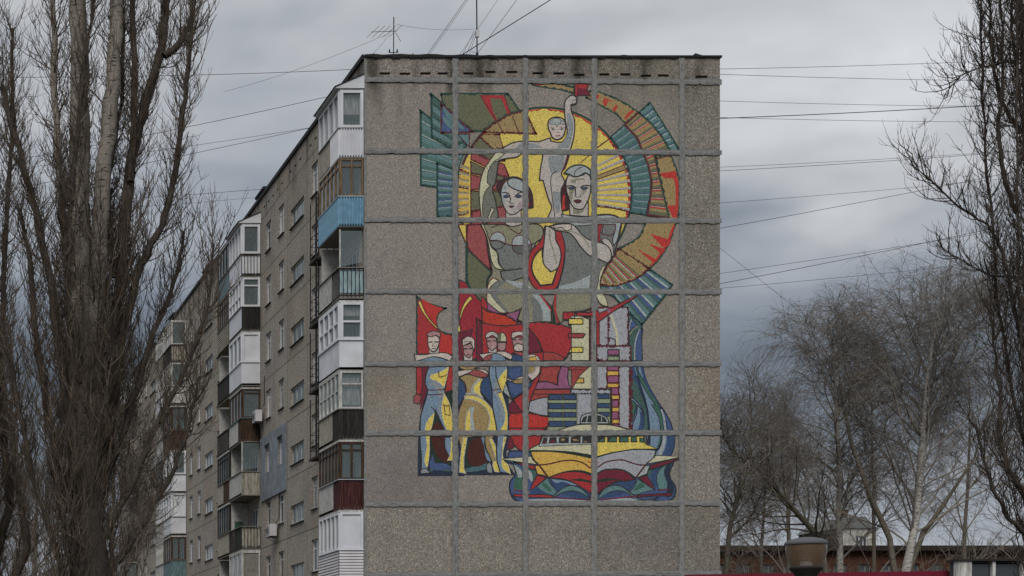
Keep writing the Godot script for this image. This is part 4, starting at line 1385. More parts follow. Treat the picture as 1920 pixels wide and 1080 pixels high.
	tile_line(man_figure, "arm_line", "khaki", [732, 1978, 734, 1936, 751, 1883, 761, 1841], 4.7, false, true)
	tile_shape(man_figure, "lower_dark", "inkgreen", [706, 1720, 742, 1672, 755, 1720, 748, 1672, 759, 1606, 746, 1606, 740, 1667], "", 0, false, true)
	tile_line(man_figure, "lower_red", "red", [696, 1718, 729, 1672, 740, 1655], 6.3, false, true)
	tile_line(man_figure, "lower_red", "red", [757, 1720, 755, 1661, 767, 1606], 8.5, false, true)
	tile_shape(man_figure, "back_hair", "maroondark", [793, 2164, 803, 2185, 803, 2137, 812, 2080, 806, 2054, 782, 2050, 780, 2080, 780, 2130], "ink", 4.2, false, true)
	tile_shape(man_figure, "hair_red", "redbright", [786, 2111, 795, 2114, 793, 2073, 797, 2059, 782, 2052], "", 0, false, true)
	tile_shape(man_figure, "neck", "skin", [810, 2080, 886, 2092, 886, 2027, 814, 2033], "ink", 4.7, false, true)
	tile_shape(man_figure, "neck_shade", "khaki", [825, 2061, 869, 2056, 877, 2063, 860, 2042, 827, 2037], "", 0, false, true)
	tile_shape(man_figure, "face", "skin", [803, 2183, 814, 2194, 860, 2190, 877, 2200, 892, 2188, 896, 2147, 890, 2105, 877, 2076, 865, 2059, 839, 2058, 825, 2067, 808, 2105, 799, 2137], "ink", 4.7, false, true)
	tile_shape(man_figure, "face_shade", "khaki", [814, 2173, 869, 2181, 873, 2173, 839, 2169, 829, 2158, 818, 2164], "", 0, false, true)
	tile_shape(man_figure, "face_shade", "khaki", [812, 2135, 835, 2137, 825, 2114, 822, 2084, 810, 2109], "", 0, false, true)
	tile_shape(man_figure, "face_shade", "khaki", [863, 2135, 882, 2135, 871, 2122, 863, 2105], "", 0, false, true)
	tile_shape(man_figure, "hair", "greylight", [791, 2200, 816, 2224, 854, 2232, 880, 2224, 896, 2207, 892, 2190, 875, 2200, 850, 2188, 831, 2185, 812, 2194], "inkgreen", 5.9, false, true)
	tile_line(man_figure, "hair_line", "ink", [833, 2188, 833, 2204, 844, 2215, 865, 2224], 3.0, false, true)
	tile_line(man_figure, "brow", "ink", [801, 2147, 822, 2150, 835, 2143, 835, 2109], 4.7, false, true)
	tile_line(man_figure, "brow", "ink", [854, 2143, 867, 2150, 894, 2150], 4.7, false, true)
	tile_shape(man_figure, "eye", "bluedark", [808, 2141, 820, 2145, 833, 2141, 822, 2135, 810, 2137], "ink", 2.5, false, true)
	tile_shape(man_figure, "eye", "bluedark", [858, 2141, 871, 2145, 886, 2141, 873, 2135, 860, 2137], "ink", 2.5, false, true)
	tile_line(man_figure, "nose", "ink", [833, 2107, 846, 2105, 856, 2107, 856, 2118], 2.7, false, true)
	tile_shape(man_figure, "mouth", "maroon", [827, 2090, 841, 2095, 860, 2092, 854, 2082, 837, 2082], "ink", 1.7, false, true)
	var red_banners := part("red_banners", mural)
	tile_shape(red_banners, "banner", "red", [207, 1714, 239, 1691, 275, 1679, 325, 1664, 299, 1650, 289, 1629, 290, 1589, 311, 1571, 349, 1561, 349, 1480, 207, 1480], "green", 6.3, true, true)
	tile_shape(red_banners, "banner_bright", "redbright", [223, 1705, 275, 1677, 314, 1663, 296, 1650, 286, 1629, 287, 1598, 254, 1638], "", 0, false, true)
	tile_shape(red_banners, "banner_bright", "redbright", [290, 1574, 311, 1564, 348, 1554, 348, 1483, 299, 1486, 299, 1544], "", 0, false, true)
	tile_shape(red_banners, "ribbon", "yellow", [213, 1690, 223, 1694, 239, 1653, 260, 1620, 292, 1586, 287, 1584, 266, 1605, 239, 1638, 220, 1671], "ink", 2.5, false, true)
	tile_shape(red_banners, "banner", "winebright", [371, 1779, 399, 1766, 419, 1743, 436, 1722, 458, 1697, 480, 1672, 505, 1650, 512, 1635, 512, 1581, 499, 1541, 487, 1462, 371, 1462], "green", 5.5, true, true)
	tile_shape(red_banners, "banner_fold", "orange", [463, 1668, 487, 1652, 542, 1641, 603, 1611, 600, 1598, 548, 1594, 466, 1608], "ink", 4.2, true, true)
	tile_shape(red_banners, "banner", "red", [465, 1607, 548, 1594, 603, 1599, 627, 1602, 630, 1568, 630, 1483, 465, 1483], "ink", 4.2, false, true)
	tile_shape(red_banners, "banner_fold", "purple", [483, 1691, 512, 1665, 542, 1642, 512, 1648, 487, 1658], "ink", 4.2, false, true)
	tile_shape(red_banners, "banner_fold", "purple", [551, 1642, 587, 1649, 622, 1665, 604, 1612, 572, 1629], "ink", 4.7, true, true)
	tile_shape(red_banners, "banner_fold", "red", [463, 1712, 483, 1690, 487, 1657, 463, 1670], "ink", 3.4, false, true)
	tile_shape(red_banners, "banner_fold", "purple", [609, 1610, 624, 1605, 606, 1601], "ink", 3.0, false, true)
	tile_shape(red_banners, "banner_pole", "winered", [442, 1626, 463, 1614, 468, 1453, 444, 1453], "ink", 4.7, true, false)
	tile_shape(red_banners, "ribbon", "yellow", [418, 1714, 427, 1702, 402, 1674, 384, 1635, 378, 1595, 381, 1571, 369, 1571, 369, 1592, 374, 1595, 378, 1635, 393, 1680], "ink", 3.0, false, true)
	tile_shape(red_banners, "banner_fold", "winered", [368, 1567, 396, 1571, 428, 1582, 418, 1553, 390, 1547, 381, 1514, 393, 1453, 368, 1453], "ink", 3.8, false, true)
	tile_shape(red_banners, "banner", "red", [645, 1605, 701, 1611, 768, 1602, 816, 1587, 875, 1564, 822, 1514, 789, 1460, 646, 1460, 646, 1486], "inkgreen", 5.5, true, true)
	tile_shape(red_banners, "banner_fold", "winered", [646, 1592, 677, 1556, 698, 1520, 706, 1492, 680, 1488, 646, 1486], "ink", 4.7, true, true)
	tile_shape(red_banners, "banner_fold", "rosered", [708, 1491, 752, 1488, 792, 1468, 786, 1457, 708, 1457], "ink", 3.8, false, true)
	tile_shape(red_banners, "banner_fold", "rosered", [819, 1586, 875, 1564, 850, 1547, 821, 1514], "ink", 3.8, false, false)
	tile_shape(red_banners, "banner_fold", "red", [567, 1156, 569, 1258, 582, 1293, 622, 1324, 657, 1359, 679, 1385, 688, 1359, 657, 1315, 646, 1275, 646, 1156], "ink", 4.2, false, true)
	tile_shape(red_banners, "banner", "redbright", [584, 1250, 649, 1250, 726, 1238, 749, 1235, 729, 1205, 717, 1176, 573, 1176, 564, 1216], "ink", 5.5, true, true)
	tile_shape(red_banners, "banner_fold", "winered", [568, 1275, 591, 1300, 622, 1258, 617, 1251, 569, 1253], "ink", 3.8, false, true)
	tile_shape(red_banners, "banner", "red", [566, 1190, 716, 1190, 698, 1143, 691, 1121, 669, 1112, 646, 1101, 625, 1099, 600, 1117, 578, 1158], "ink", 4.7, false, true)
	tile_shape(red_banners, "banner_fold", "winered", [566, 1158, 578, 1155, 596, 1117, 575, 1105, 565, 1105], "ink", 3.4, false, true)
	tile_shape(red_banners, "banner_fold", "rosered", [705, 1440, 780, 1440, 769, 1404, 764, 1360, 729, 1374, 688, 1376], "ink", 4.2, true, true)
	tile_shape(red_banners, "banner_fold", "purple", [783, 1440, 809, 1440, 809, 1367, 821, 1347, 675, 1344, 688, 1372, 729, 1373, 766, 1359, 770, 1404], "ink", 4.2, false, true)
	tile_shape(red_banners, "banner_fold", "rosered", [809, 1439, 896, 1439, 854, 1399, 821, 1344, 821, 1421, 809, 1423], "ink", 3.8, false, false)
	tile_shape(red_banners, "banner_fold", "rosered", [675, 1343, 820, 1344, 811, 1297, 783, 1306, 729, 1313, 656, 1297], "ink", 4.2, false, true)
	tile_shape(red_banners, "banner_fold", "winered", [729, 1324, 814, 1325, 811, 1297, 786, 1305, 729, 1313], "ink", 3.4, false, true)
	tile_shape(red_banners, "banner_fold", "red", [698, 1439, 706, 1438, 678, 1350, 662, 1318, 649, 1260, 644, 1264, 644, 1338, 678, 1389], "ink", 3.8, false, true)
	tile_line(red_banners, "banner_seam", "ink", [809, 1421, 871, 1421], 3.0, false, true)
	tile_line(red_banners, "banner_seam", "ink", [668, 1325, 817, 1325], 3.4, false, true)
	var worker_figures := part("worker_figures", mural)
	tile_shape(worker_figures, "ground_strip", "navy", [211, 1000, 215, 1178, 224, 1249, 239, 1346, 226, 1434, 395, 1434, 395, 1000], "", 0, false, true)
	tile_shape(worker_figures, "ground_strip", "navy", [371, 1004, 371, 1394, 569, 1394, 573, 1156, 564, 1064, 598, 1004], "", 0, false, true)
	tile_shape(worker_figures, "grass", "inkgreen", [270, 1253, 320, 1328, 354, 1341, 354, 1029, 259, 1037, 263, 1086], "", 0, false, true)
	tile_shape(worker_figures, "grass", "inkgreen", [397, 1139, 472, 1161, 485, 1064, 538, 1020, 402, 1029], "", 0, false, true)
	tile_shape(worker_figures, "stream", "teal", [257, 1015, 272, 1051, 316, 1042, 354, 1042, 354, 1018, 316, 1020, 285, 1026], "", 0, false, true)
	tile_shape(worker_figures, "stream", "blue", [259, 1037, 270, 1086, 279, 1051, 329, 1046, 343, 1029, 268, 1026], "", 0, false, true)
	tile_shape(worker_figures, "stream", "blueteal", [402, 1029, 432, 1037, 485, 1051, 485, 1026, 437, 1018, 402, 1015], "", 0, false, true)
	tile_shape(worker_figures, "wheat", "brown", [265, 1152, 272, 1196, 287, 1214, 307, 1200, 316, 1152, 325, 1108, 336, 1062, 325, 1051, 294, 1073, 274, 1112], "", 0, false, true)
	tile_shape(worker_figures, "wheat", "brown", [410, 1108, 428, 1143, 463, 1156, 476, 1108, 494, 1057, 441, 1037, 415, 1051], "", 0, false, true)
	tile_shape(worker_figures, "sleeve", "red", [206, 1434, 226, 1434, 230, 1372, 224, 1324, 206, 1324], "ink", 4.2, false, true)
	tile_shape(worker_figures, "back", "winered", [227, 1434, 252, 1434, 242, 1372, 246, 1341, 232, 1293, 221, 1253, 223, 1306, 231, 1363], "", 0, false, true)
	tile_shape(worker_figures, "fist", "rose", [195, 1315, 210, 1324, 227, 1316, 217, 1284, 197, 1291], "ink", 3.4, false, true)
	tile_shape(worker_figures, "shirt_red", "red", [331, 1434, 360, 1434, 360, 1344, 320, 1332, 326, 1385], "ink", 4.2, false, true)
	tile_shape(worker_figures, "body", "skyblue", [257, 1435, 334, 1435, 327, 1390, 316, 1355, 316, 1315, 338, 1275, 354, 1178, 323, 1172, 299, 1222, 281, 1262, 262, 1214, 254, 1172, 259, 1126, 257, 1081, 250, 1042, 258, 1011, 224, 1011, 226, 1073, 221, 1126, 221, 1178, 224, 1240, 246, 1315, 250, 1341, 241, 1368, 250, 1421], "ink", 5.1, false, true)
	tile_shape(worker_figures, "body_shade", "greyblue", [263, 1379, 290, 1370, 312, 1350, 316, 1324, 305, 1315, 301, 1271, 309, 1222, 294, 1249, 296, 1315, 276, 1355, 261, 1363], "", 0, false, true)
	tile_shape(worker_figures, "light_side", "yellow", [334, 1434, 327, 1394, 316, 1350, 301, 1368, 261, 1385, 263, 1401, 298, 1411], "cream", 2.1, false, true)
	tile_shape(worker_figures, "light_side", "yellow", [316, 1328, 338, 1284, 354, 1178, 329, 1175, 312, 1222, 306, 1271], "cream", 2.1, false, true)
	tile_shape(worker_figures, "light_side", "yellow", [278, 1253, 267, 1196, 260, 1174, 257, 1086, 250, 1037, 243, 1042, 248, 1126, 241, 1178, 248, 1214], "cream", 2.1, false, true)
	tile_line(worker_figures, "belt", "maroon", [248, 1340, 281, 1341, 316, 1344], 3.4, false, true)
	tile_line(worker_figures, "belt", "maroon", [248, 1323, 281, 1322, 312, 1325], 3.4, false, true)
	tile_line(worker_figures, "pocket", "maroon", [294, 1416, 296, 1392, 316, 1396, 327, 1405], 3.4, false, true)
	tile_line(worker_figures, "pocket", "maroon", [309, 1284, 329, 1277, 336, 1282, 340, 1240, 320, 1244, 316, 1280], 3.4, false, true)
	tile_line(worker_figures, "crotch", "ink", [263, 1275, 274, 1266, 282, 1253], 3.8, false, true)
	tile_shape(worker_figures, "shoe", "greyblue", [221, 1020, 232, 1029, 250, 1026, 258, 1011, 224, 1010], "ink", 3.4, false, true)
	tile_shape(worker_figures, "leg", "skyblue", [318, 1154, 356, 1154, 356, 1062, 345, 1062, 336, 1077, 320, 1112], "ink", 4.2, false, true)
	tile_shape(worker_figures, "light_side", "yellow", [343, 1154, 357, 1154, 357, 1062, 329, 1062, 340, 1086], "cream", 2.1, false, true)
	tile_shape(worker_figures, "shoe", "skyblue", [343, 1059, 358, 1062, 358, 1015, 343, 1018], "ink", 3.4, false, true)
	tile_shape(worker_figures, "collar", "skinlight", [198, 1483, 217, 1481, 246, 1482, 290, 1489, 330, 1486, 350, 1473, 339, 1456, 305, 1468, 272, 1473, 242, 1465, 203, 1455], "ink", 4.2, false, true)
	tile_shape(worker_figures, "shirt", "skyblue", [217, 1456, 245, 1467, 272, 1473, 305, 1467, 331, 1457], "ink", 3.0, false, true)
	tile_shape(worker_figures, "face", "skinlight", [252, 1554, 284, 1556, 297, 1544, 294, 1520, 284, 1498, 275, 1492, 260, 1501, 251, 1529], "ink", 3.8, false, true)
	tile_shape(worker_figures, "neck", "skin", [256, 1504, 272, 1491, 284, 1495, 296, 1514, 295, 1488, 275, 1486, 257, 1485], "ink", 2.5, false, true)
	tile_shape(worker_figures, "hair", "rosepale", [246, 1559, 258, 1571, 284, 1574, 301, 1567, 301, 1547, 284, 1557, 263, 1552], "ink", 3.4, false, true)
	tile_line(worker_figures, "brow", "ink", [254, 1530, 270, 1532], 4.7, false, true)
	tile_line(worker_figures, "brow", "ink", [278, 1532, 298, 1531], 4.7, false, true)
	tile_line(worker_figures, "nose", "ink", [272, 1526, 270, 1515, 280, 1514], 2.5, false, true)
	tile_line(worker_figures, "mouth", "maroon", [267, 1505, 283, 1505], 3.4, false, true)
	tile_shape(worker_figures, "coat", "bluedark", [371, 1385, 395, 1377, 400, 1328, 382, 1293, 371, 1275], "ink", 3.4, false, true)
	tile_shape(worker_figures, "body", "ochre", [375, 1390, 406, 1403, 454, 1394, 473, 1386, 459, 1350, 457, 1335, 472, 1308, 503, 1275, 523, 1214, 523, 1176, 507, 1143, 523, 1077, 538, 1015, 515, 1015, 503, 1062, 481, 1112, 476, 1152, 450, 1156, 408, 1152, 395, 1042, 402, 1011, 375, 1015, 380, 1073, 380, 1117, 372, 1152, 373, 1253, 391, 1302, 402, 1328, 399, 1363], "ink", 5.1, false, true)
	tile_shape(worker_figures, "light_side", "yellow", [473, 1386, 457, 1335, 471, 1308, 441, 1328, 430, 1350, 437, 1366, 455, 1377], "cream", 2.1, false, true)
	tile_shape(worker_figures, "light_side", "yellow", [397, 1319, 450, 1313, 498, 1275, 523, 1214, 523, 1176, 487, 1176, 496, 1231, 476, 1275, 441, 1298, 397, 1307], "greylight", 3.4, false, true)
	tile_shape(worker_figures, "light_side", "yellow", [417, 1273, 423, 1176, 399, 1176, 404, 1240], "greylight", 3.0, false, true)
	tile_shape(worker_figures, "light_side", "yellow", [391, 1152, 407, 1152, 394, 1037, 402, 1010, 376, 1015, 380, 1073], "greylight", 3.0, false, true)
	tile_shape(worker_figures, "light_side", "yellow", [494, 1152, 507, 1145, 527, 1064, 538, 1015, 516, 1018, 509, 1051, 523, 1064], "greylight", 3.0, false, true)
	tile_shape(worker_figures, "fold", "greylight", [452, 1388, 463, 1386, 443, 1366, 432, 1348, 437, 1328, 424, 1330, 423, 1350], "", 0, false, true)
	tile_line(worker_figures, "waist", "greylight", [399, 1326, 441, 1326, 470, 1308], 4.7, false, true)
	tile_shape(worker_figures, "fold", "greylight", [419, 1271, 437, 1275, 430, 1240, 439, 1176, 423, 1176], "", 0, false, true)
	tile_shape(worker_figures, "collar", "skinlight", [368, 1416, 402, 1421, 441, 1425, 485, 1416, 493, 1399, 459, 1405, 415, 1407, 373, 1392], "ink", 4.2, false, true)
	tile_shape(worker_figures, "collar_shade", "rose", [408, 1407, 441, 1421, 490, 1402, 485, 1394, 459, 1391, 428, 1399], "ink", 3.4, false, true)
	tile_shape(worker_figures, "neckline", "ochre", [371, 1436, 450, 1436, 432, 1424, 388, 1423], "ink", 3.0, false, true)
	tile_shape(worker_figures, "sleeve_blue", "bluedark", [472, 1385, 494, 1394, 505, 1341, 505, 1284, 481, 1311, 461, 1337], "ink", 3.8, false, true)
	tile_shape(worker_figures, "neck", "skin", [393, 1483, 415, 1467, 428, 1486, 427, 1457, 393, 1457], "ink", 3.0, false, true)
	tile_shape(worker_figures, "face", "rosepale", [390, 1514, 421, 1526, 430, 1504, 427, 1483, 415, 1467, 396, 1480], "ink", 3.8, false, true)
	tile_shape(worker_figures, "hair", "skinlight", [390, 1514, 388, 1538, 408, 1554, 431, 1545, 436, 1517, 433, 1492, 426, 1517, 420, 1529, 402, 1521], "ink", 3.8, false, true)
	tile_line(worker_figures, "hair_line", "ink", [393, 1530, 418, 1533, 428, 1529], 2.5, false, true)
	tile_line(worker_figures, "brow", "navy", [392, 1503, 408, 1504], 5.5, false, true)
	tile_line(worker_figures, "brow", "navy", [414, 1504, 429, 1506], 5.5, false, true)
	tile_line(worker_figures, "mouth", "maroon", [404, 1479, 418, 1482], 4.2, false, true)
	tile_shape(worker_figures, "body", "skyblue", [496, 1436, 567, 1436, 560, 1372, 543, 1337, 565, 1253, 565, 1176, 556, 1152, 547, 1064, 580, 1009, 538, 1015, 525, 1064, 525, 1174, 507, 1280, 505, 1341, 494, 1403], "ink", 5.1, false, true)
	tile_shape(worker_figures, "light_side", "yellow", [564, 1425, 560, 1372, 546, 1333, 529, 1368, 537, 1394], "cream", 2.1, false, true)
	tile_shape(worker_figures, "light_side", "yellow", [542, 1335, 565, 1253, 565, 1176, 534, 1176, 556, 1218, 552, 1275, 528, 1326], "cream", 2.1, false, true)
	tile_shape(worker_figures, "light_side", "yellow", [562, 1156, 550, 1064, 567, 1046, 579, 1007, 547, 1033, 544, 1068, 551, 1152], "cream", 2.1, false, true)
	tile_shape(worker_figures, "body_shade", "greyblue", [523, 1390, 534, 1366, 527, 1328, 547, 1284, 551, 1240, 538, 1214, 536, 1284, 514, 1337], "", 0, false, true)
	tile_line(worker_figures, "belt", "maroon", [505, 1339, 542, 1346], 3.4, false, true)
	tile_line(worker_figures, "belt", "maroon", [525, 1328, 547, 1335], 3.0, false, true)
	tile_line(worker_figures, "strap", "ink", [520, 1434, 523, 1390, 542, 1339], 3.8, false, true)
	tile_shape(worker_figures, "shoe", "greyblue", [485, 1046, 498, 1055, 507, 1026, 505, 1009, 487, 1015], "ink", 3.4, false, true)
	tile_shape(worker_figures, "leg", "skyblue", [461, 1154, 479, 1154, 476, 1117, 498, 1073, 503, 1053, 485, 1064, 474, 1108], "ink", 3.4, false, true)
	tile_shape(worker_figures, "collar", "skinlight", [453, 1482, 503, 1489, 557, 1493, 591, 1474, 578, 1460, 542, 1477, 509, 1483, 472, 1460], "ink", 4.2, false, true)
	tile_shape(worker_figures, "shirt", "skyblue", [503, 1482, 524, 1485, 557, 1465, 557, 1456, 496, 1456], "ink", 3.0, false, true)
	tile_shape(worker_figures, "hand", "rose", [466, 1459, 483, 1476, 503, 1482, 506, 1471, 490, 1457], "ink", 3.0, false, true)
	tile_shape(worker_figures, "face", "rosepale", [483, 1550, 521, 1548, 524, 1514, 506, 1495, 490, 1507], "ink", 3.8, false, true)
	tile_shape(worker_figures, "neck", "skin", [490, 1504, 506, 1495, 522, 1507, 524, 1488, 492, 1489], "ink", 2.5, false, true)
	tile_shape(worker_figures, "cap", "skin", [478, 1547, 483, 1564, 495, 1571, 515, 1571, 530, 1554, 528, 1535, 522, 1547, 506, 1558, 487, 1547], "ink", 3.8, false, true)
	tile_line(worker_figures, "brow", "navy", [486, 1533, 501, 1535], 5.1, false, true)
	tile_line(worker_figures, "brow", "navy", [509, 1535, 523, 1535], 5.1, false, true)
	tile_line(worker_figures, "mouth", "skinlight", [504, 1511, 513, 1512], 3.4, false, true)
	tile_shape(worker_figures, "face", "rosepale", [527, 1532, 562, 1532, 558, 1501, 542, 1495, 527, 1503], "ink", 3.8, false, true)
	tile_shape(worker_figures, "helmet", "cream", [524, 1532, 533, 1565, 545, 1567, 555, 1562, 563, 1532], "ink", 3.8, false, true)
	tile_shape(worker_figures, "helmet_shade", "olive", [525, 1533, 533, 1564, 542, 1564, 540, 1533], "", 0, false, true)
	tile_line(worker_figures, "brow", "ink", [528, 1529, 560, 1529], 4.7, false, true)
	tile_shape(worker_figures, "coat", "bluedark", [581, 1457, 587, 1479, 609, 1482, 633, 1465, 633, 1453], "ink", 3.4, false, true)
	tile_shape(worker_figures, "shoulder", "rose", [587, 1490, 603, 1493, 630, 1489, 630, 1474, 609, 1479], "ink", 3.0, false, true)
	tile_shape(worker_figures, "face", "rosepale", [584, 1544, 609, 1550, 628, 1544, 628, 1501, 592, 1501], "ink", 3.4, false, true)
	tile_shape(worker_figures, "hair", "skinlight", [581, 1547, 584, 1568, 606, 1573, 630, 1572, 630, 1547, 621, 1556, 603, 1554, 592, 1547], "ink", 3.8, false, true)
	tile_shape(worker_figures, "beard", "skinlight", [589, 1503, 598, 1521, 609, 1524, 628, 1517, 628, 1495, 598, 1495], "ink", 3.8, false, true)
	tile_line(worker_figures, "brow", "navy", [587, 1539, 601, 1540], 4.7, false, true)
	tile_line(worker_figures, "brow", "navy", [610, 1540, 624, 1541], 4.7, false, true)
	tile_shape(worker_figures, "coat", "bluedark", [568, 1435, 624, 1435, 661, 1372, 661, 1359, 622, 1328, 584, 1304, 569, 1350], "ink", 4.2, false, true)
	tile_shape(worker_figures, "coat_light", "blue", [578, 1425, 617, 1429, 617, 1390, 591, 1383, 573, 1407], "", 0, false, true)
	tile_shape(worker_figures, "coat_light", "blue", [573, 1366, 617, 1363, 635, 1346, 600, 1319, 580, 1333], "", 0, false, true)
	tile_shape(worker_figures, "arm", "skinlight", [564, 1391, 582, 1381, 623, 1395, 646, 1390, 653, 1379, 622, 1385, 587, 1374, 565, 1381], "ink", 3.8, false, true)
	tile_shape(worker_figures, "arm", "greylight", [559, 1372, 569, 1341, 582, 1305, 560, 1324, 550, 1333], "ink", 3.4, false, true)
	tile_shape(worker_figures, "instrument", "ochre", [584, 1377, 617, 1385, 653, 1381, 657, 1374, 626, 1367, 593, 1368], "ink", 3.0, false, true)
	tile_shape(worker_figures, "instrument", "skinlight", [644, 1432, 664, 1440, 697, 1439, 692, 1406, 665, 1378, 647, 1399], "ink", 3.8, false, true)
	tile_shape(worker_figures, "instrument", "ochre", [649, 1430, 661, 1438, 676, 1438, 675, 1418, 661, 1406, 649, 1406], "greyblue", 4.2, false, true)
	tile_shape(worker_figures, "instrument", "skinlight", [646, 1479, 667, 1482, 687, 1473, 697, 1457, 646, 1457], "ink", 3.4, false, true)
	tile_shape(worker_figures, "instrument", "gold", [652, 1470, 677, 1474, 683, 1457, 652, 1457], "ink", 2.5, false, true)
	var water_curtain := part("water_curtain", mural)
	tile_shape(water_curtain, "water", "skyblue", [1035, 1443, 1103, 1443, 1110, 1404, 1119, 1375, 1157, 1304, 1195, 1247, 1221, 1188, 1221, 1179, 1035, 1179], "navy", 5.5, false, true)
	tile_shape(water_curtain, "water", "teal", [1046, 1641, 1056, 1635, 1099, 1592, 1097, 1544, 1101, 1457, 1049, 1457], "navy", 5.1, false, true)
	tile_shape(water_curtain, "water_stripe", "blue", [1049, 1574, 1055, 1614, 1061, 1623, 1082, 1595, 1058, 1580], "ink", 3.0, false, true)
	tile_shape(water_curtain, "water_stripe", "blue", [1097, 1585, 1101, 1457, 1076, 1457, 1071, 1483, 1074, 1526, 1088, 1577], "ink", 3.4, false, true)
	tile_line(water_curtain, "foam", "khaki", [1050, 1559, 1064, 1580, 1085, 1594], 4.7, false, true)
	tile_line(water_curtain, "foam", "greylight", [1071, 1459, 1070, 1498, 1076, 1544, 1091, 1583], 4.7, false, true)
	tile_line(water_curtain, "foam", "greylight", [1049, 1577, 1052, 1605, 1059, 1620], 3.4, false, true)
	tile_shape(water_curtain, "water_stripe", "teal", [1058, 1438, 1064, 1439, 1075, 1384, 1095, 1333, 1112, 1284, 1123, 1245, 1125, 1179, 1100, 1179, 1108, 1211, 1103, 1262, 1083, 1290, 1059, 1318], "navy", 4.2, false, true)
	tile_shape(water_curtain, "water_stripe", "bluedark", [1058, 1439, 1068, 1439, 1081, 1392, 1096, 1338, 1086, 1355, 1075, 1375, 1059, 1392], "", 0, false, true)
	tile_line(water_curtain, "wave_line", "navy", [1079, 1398, 1100, 1338, 1117, 1279, 1126, 1219, 1129, 1179], 8.5, false, true)
	tile_shape(water_curtain, "water_stripe", "tealgreen", [1075, 1438, 1081, 1438, 1089, 1409, 1123, 1358, 1157, 1301, 1177, 1245, 1186, 1181, 1173, 1181, 1166, 1233, 1137, 1284, 1154, 1279, 1115, 1338, 1083, 1401], "navy", 3.0, false, true)
	tile_shape(water_curtain, "water_stripe", "bluedark", [1093, 1440, 1105, 1440, 1112, 1398, 1123, 1369, 1157, 1301, 1166, 1284, 1149, 1307, 1112, 1369], "", 0, false, true)
	tile_shape(water_curtain, "water_stripe", "blue", [1170, 1276, 1195, 1245, 1220, 1188, 1220, 1181, 1200, 1181, 1194, 1219], "navy", 3.8, false, true)
	tile_line(water_curtain, "foam", "greylight", [1176, 1264, 1187, 1233, 1193, 1181], 6.3, false, true)
	tile_shape(water_curtain, "water_stripe", "tealgreen", [1059, 1301, 1075, 1287, 1073, 1250, 1059, 1213], "navy", 4.2, false, true)
	tile_shape(water_curtain, "water_stripe", "skyblue", [1081, 1281, 1098, 1262, 1106, 1233, 1100, 1181, 1061, 1181, 1064, 1208, 1078, 1245], "navy", 4.7, false, true)
	tile_shape(water_curtain, "water_stripe", "bluedark", [1089, 1264, 1103, 1245, 1108, 1216, 1100, 1181, 1083, 1181, 1093, 1219], "", 0, false, true)
	tile_shape(water_curtain, "water", "skyblue", [1116, 1178, 1228, 1178, 1229, 1131, 1223, 1102, 1213, 1080, 1154, 1080, 1125, 1120], "navy", 5.1, false, true)
	tile_shape(water_curtain, "water_stripe", "bluedark", [1198, 1178, 1228, 1178, 1228, 1131, 1220, 1099, 1211, 1081, 1179, 1083, 1192, 1111, 1198, 1143], "", 0, false, true)
	tile_line(water_curtain, "foam", "greylight", [1186, 1178, 1186, 1137, 1178, 1108, 1169, 1081], 12.7, false, true)
	tile_line(water_curtain, "wave_line", "navy", [1178, 1178, 1176, 1137, 1166, 1111, 1151, 1095], 8.5, false, true)
	tile_line(water_curtain, "wave_line", "tealgreen", [1172, 1178, 1170, 1137, 1160, 1114], 5.5, false, true)
	tile_shape(water_curtain, "water_stripe", "navy", [1125, 1178, 1134, 1178, 1134, 1126, 1120, 1123], "", 0, false, true)
	var city_buildings := part("city_buildings", mural)
	tile_shape(city_buildings, "tower", "cream", [834, 1635, 859, 1633, 890, 1620, 890, 1457, 819, 1457, 819, 1495, 819, 1598, 831, 1623], "ink", 4.2, false, false)
	tile_shape(city_buildings, "tower_cap", "red", [786, 1649, 831, 1649, 831, 1620, 786, 1620], "ink", 4.2, false, false)
	tile_shape(city_buildings, "tower_cap", "red", [833, 1649, 900, 1649, 900, 1633, 868, 1635], "ink", 3.8, false, false)
	tile_shape(city_buildings, "tower_notch", "greylight", [818, 1633, 831, 1633, 831, 1625, 818, 1625], "ink", 2.1, false, false)
	tile_shape(city_buildings, "window", "yellow", [808, 1623, 865, 1623, 865, 1601, 808, 1601], "ink", 4.2, false, false)
	tile_shape(city_buildings, "window", "yellow", [819, 1510, 865, 1510, 865, 1489, 808, 1489], "ink", 4.2, false, false)
	tile_shape(city_buildings, "window", "rosered", [808, 1565, 865, 1565, 874, 1562, 865, 1547, 808, 1547], "ink", 4.2, false, false)
	tile_line(city_buildings, "tower_line", "ink", [819, 1598, 819, 1462], 3.4, false, true)
	tile_line(city_buildings, "tower_edge", "maroon", [894, 1670, 894, 1457], 5.1, false, true)
	tile_shape(city_buildings, "block", "greylilac", [919, 1668, 1044, 1668, 1044, 1517, 919, 1517], "maroon", 5.5, true, false)
	tile_line(city_buildings, "block_edge", "maroon", [965, 1636, 965, 1518], 7.2, true, true)
	tile_line(city_buildings, "light_band", "cream", [976, 1641, 990, 1598, 999, 1562, 1002, 1518], 9.3, false, true)
	tile_shape(city_buildings, "crane", "red", [839, 1648, 892, 1647, 919, 1655, 923, 1658, 930, 1644, 970, 1662, 1015, 1686, 1079, 1717, 1076, 1710, 1021, 1674, 985, 1652, 932, 1614, 919, 1608, 915, 1634, 839, 1634], "ink", 3.8, false, false)
	tile_shape(city_buildings, "crane_joint", "purple", [959, 1653, 970, 1665, 976, 1652, 967, 1644], "", 0, false, true)
	tile_shape(city_buildings, "crane_mast", "red", [919, 1611, 930, 1612, 930, 1518, 919, 1518], "maroon", 3.4, true, false)
	tile_shape(city_buildings, "block", "greylilac", [920, 1514, 1054, 1514, 1054, 1456, 920, 1456], "maroon", 6.8, true, false)
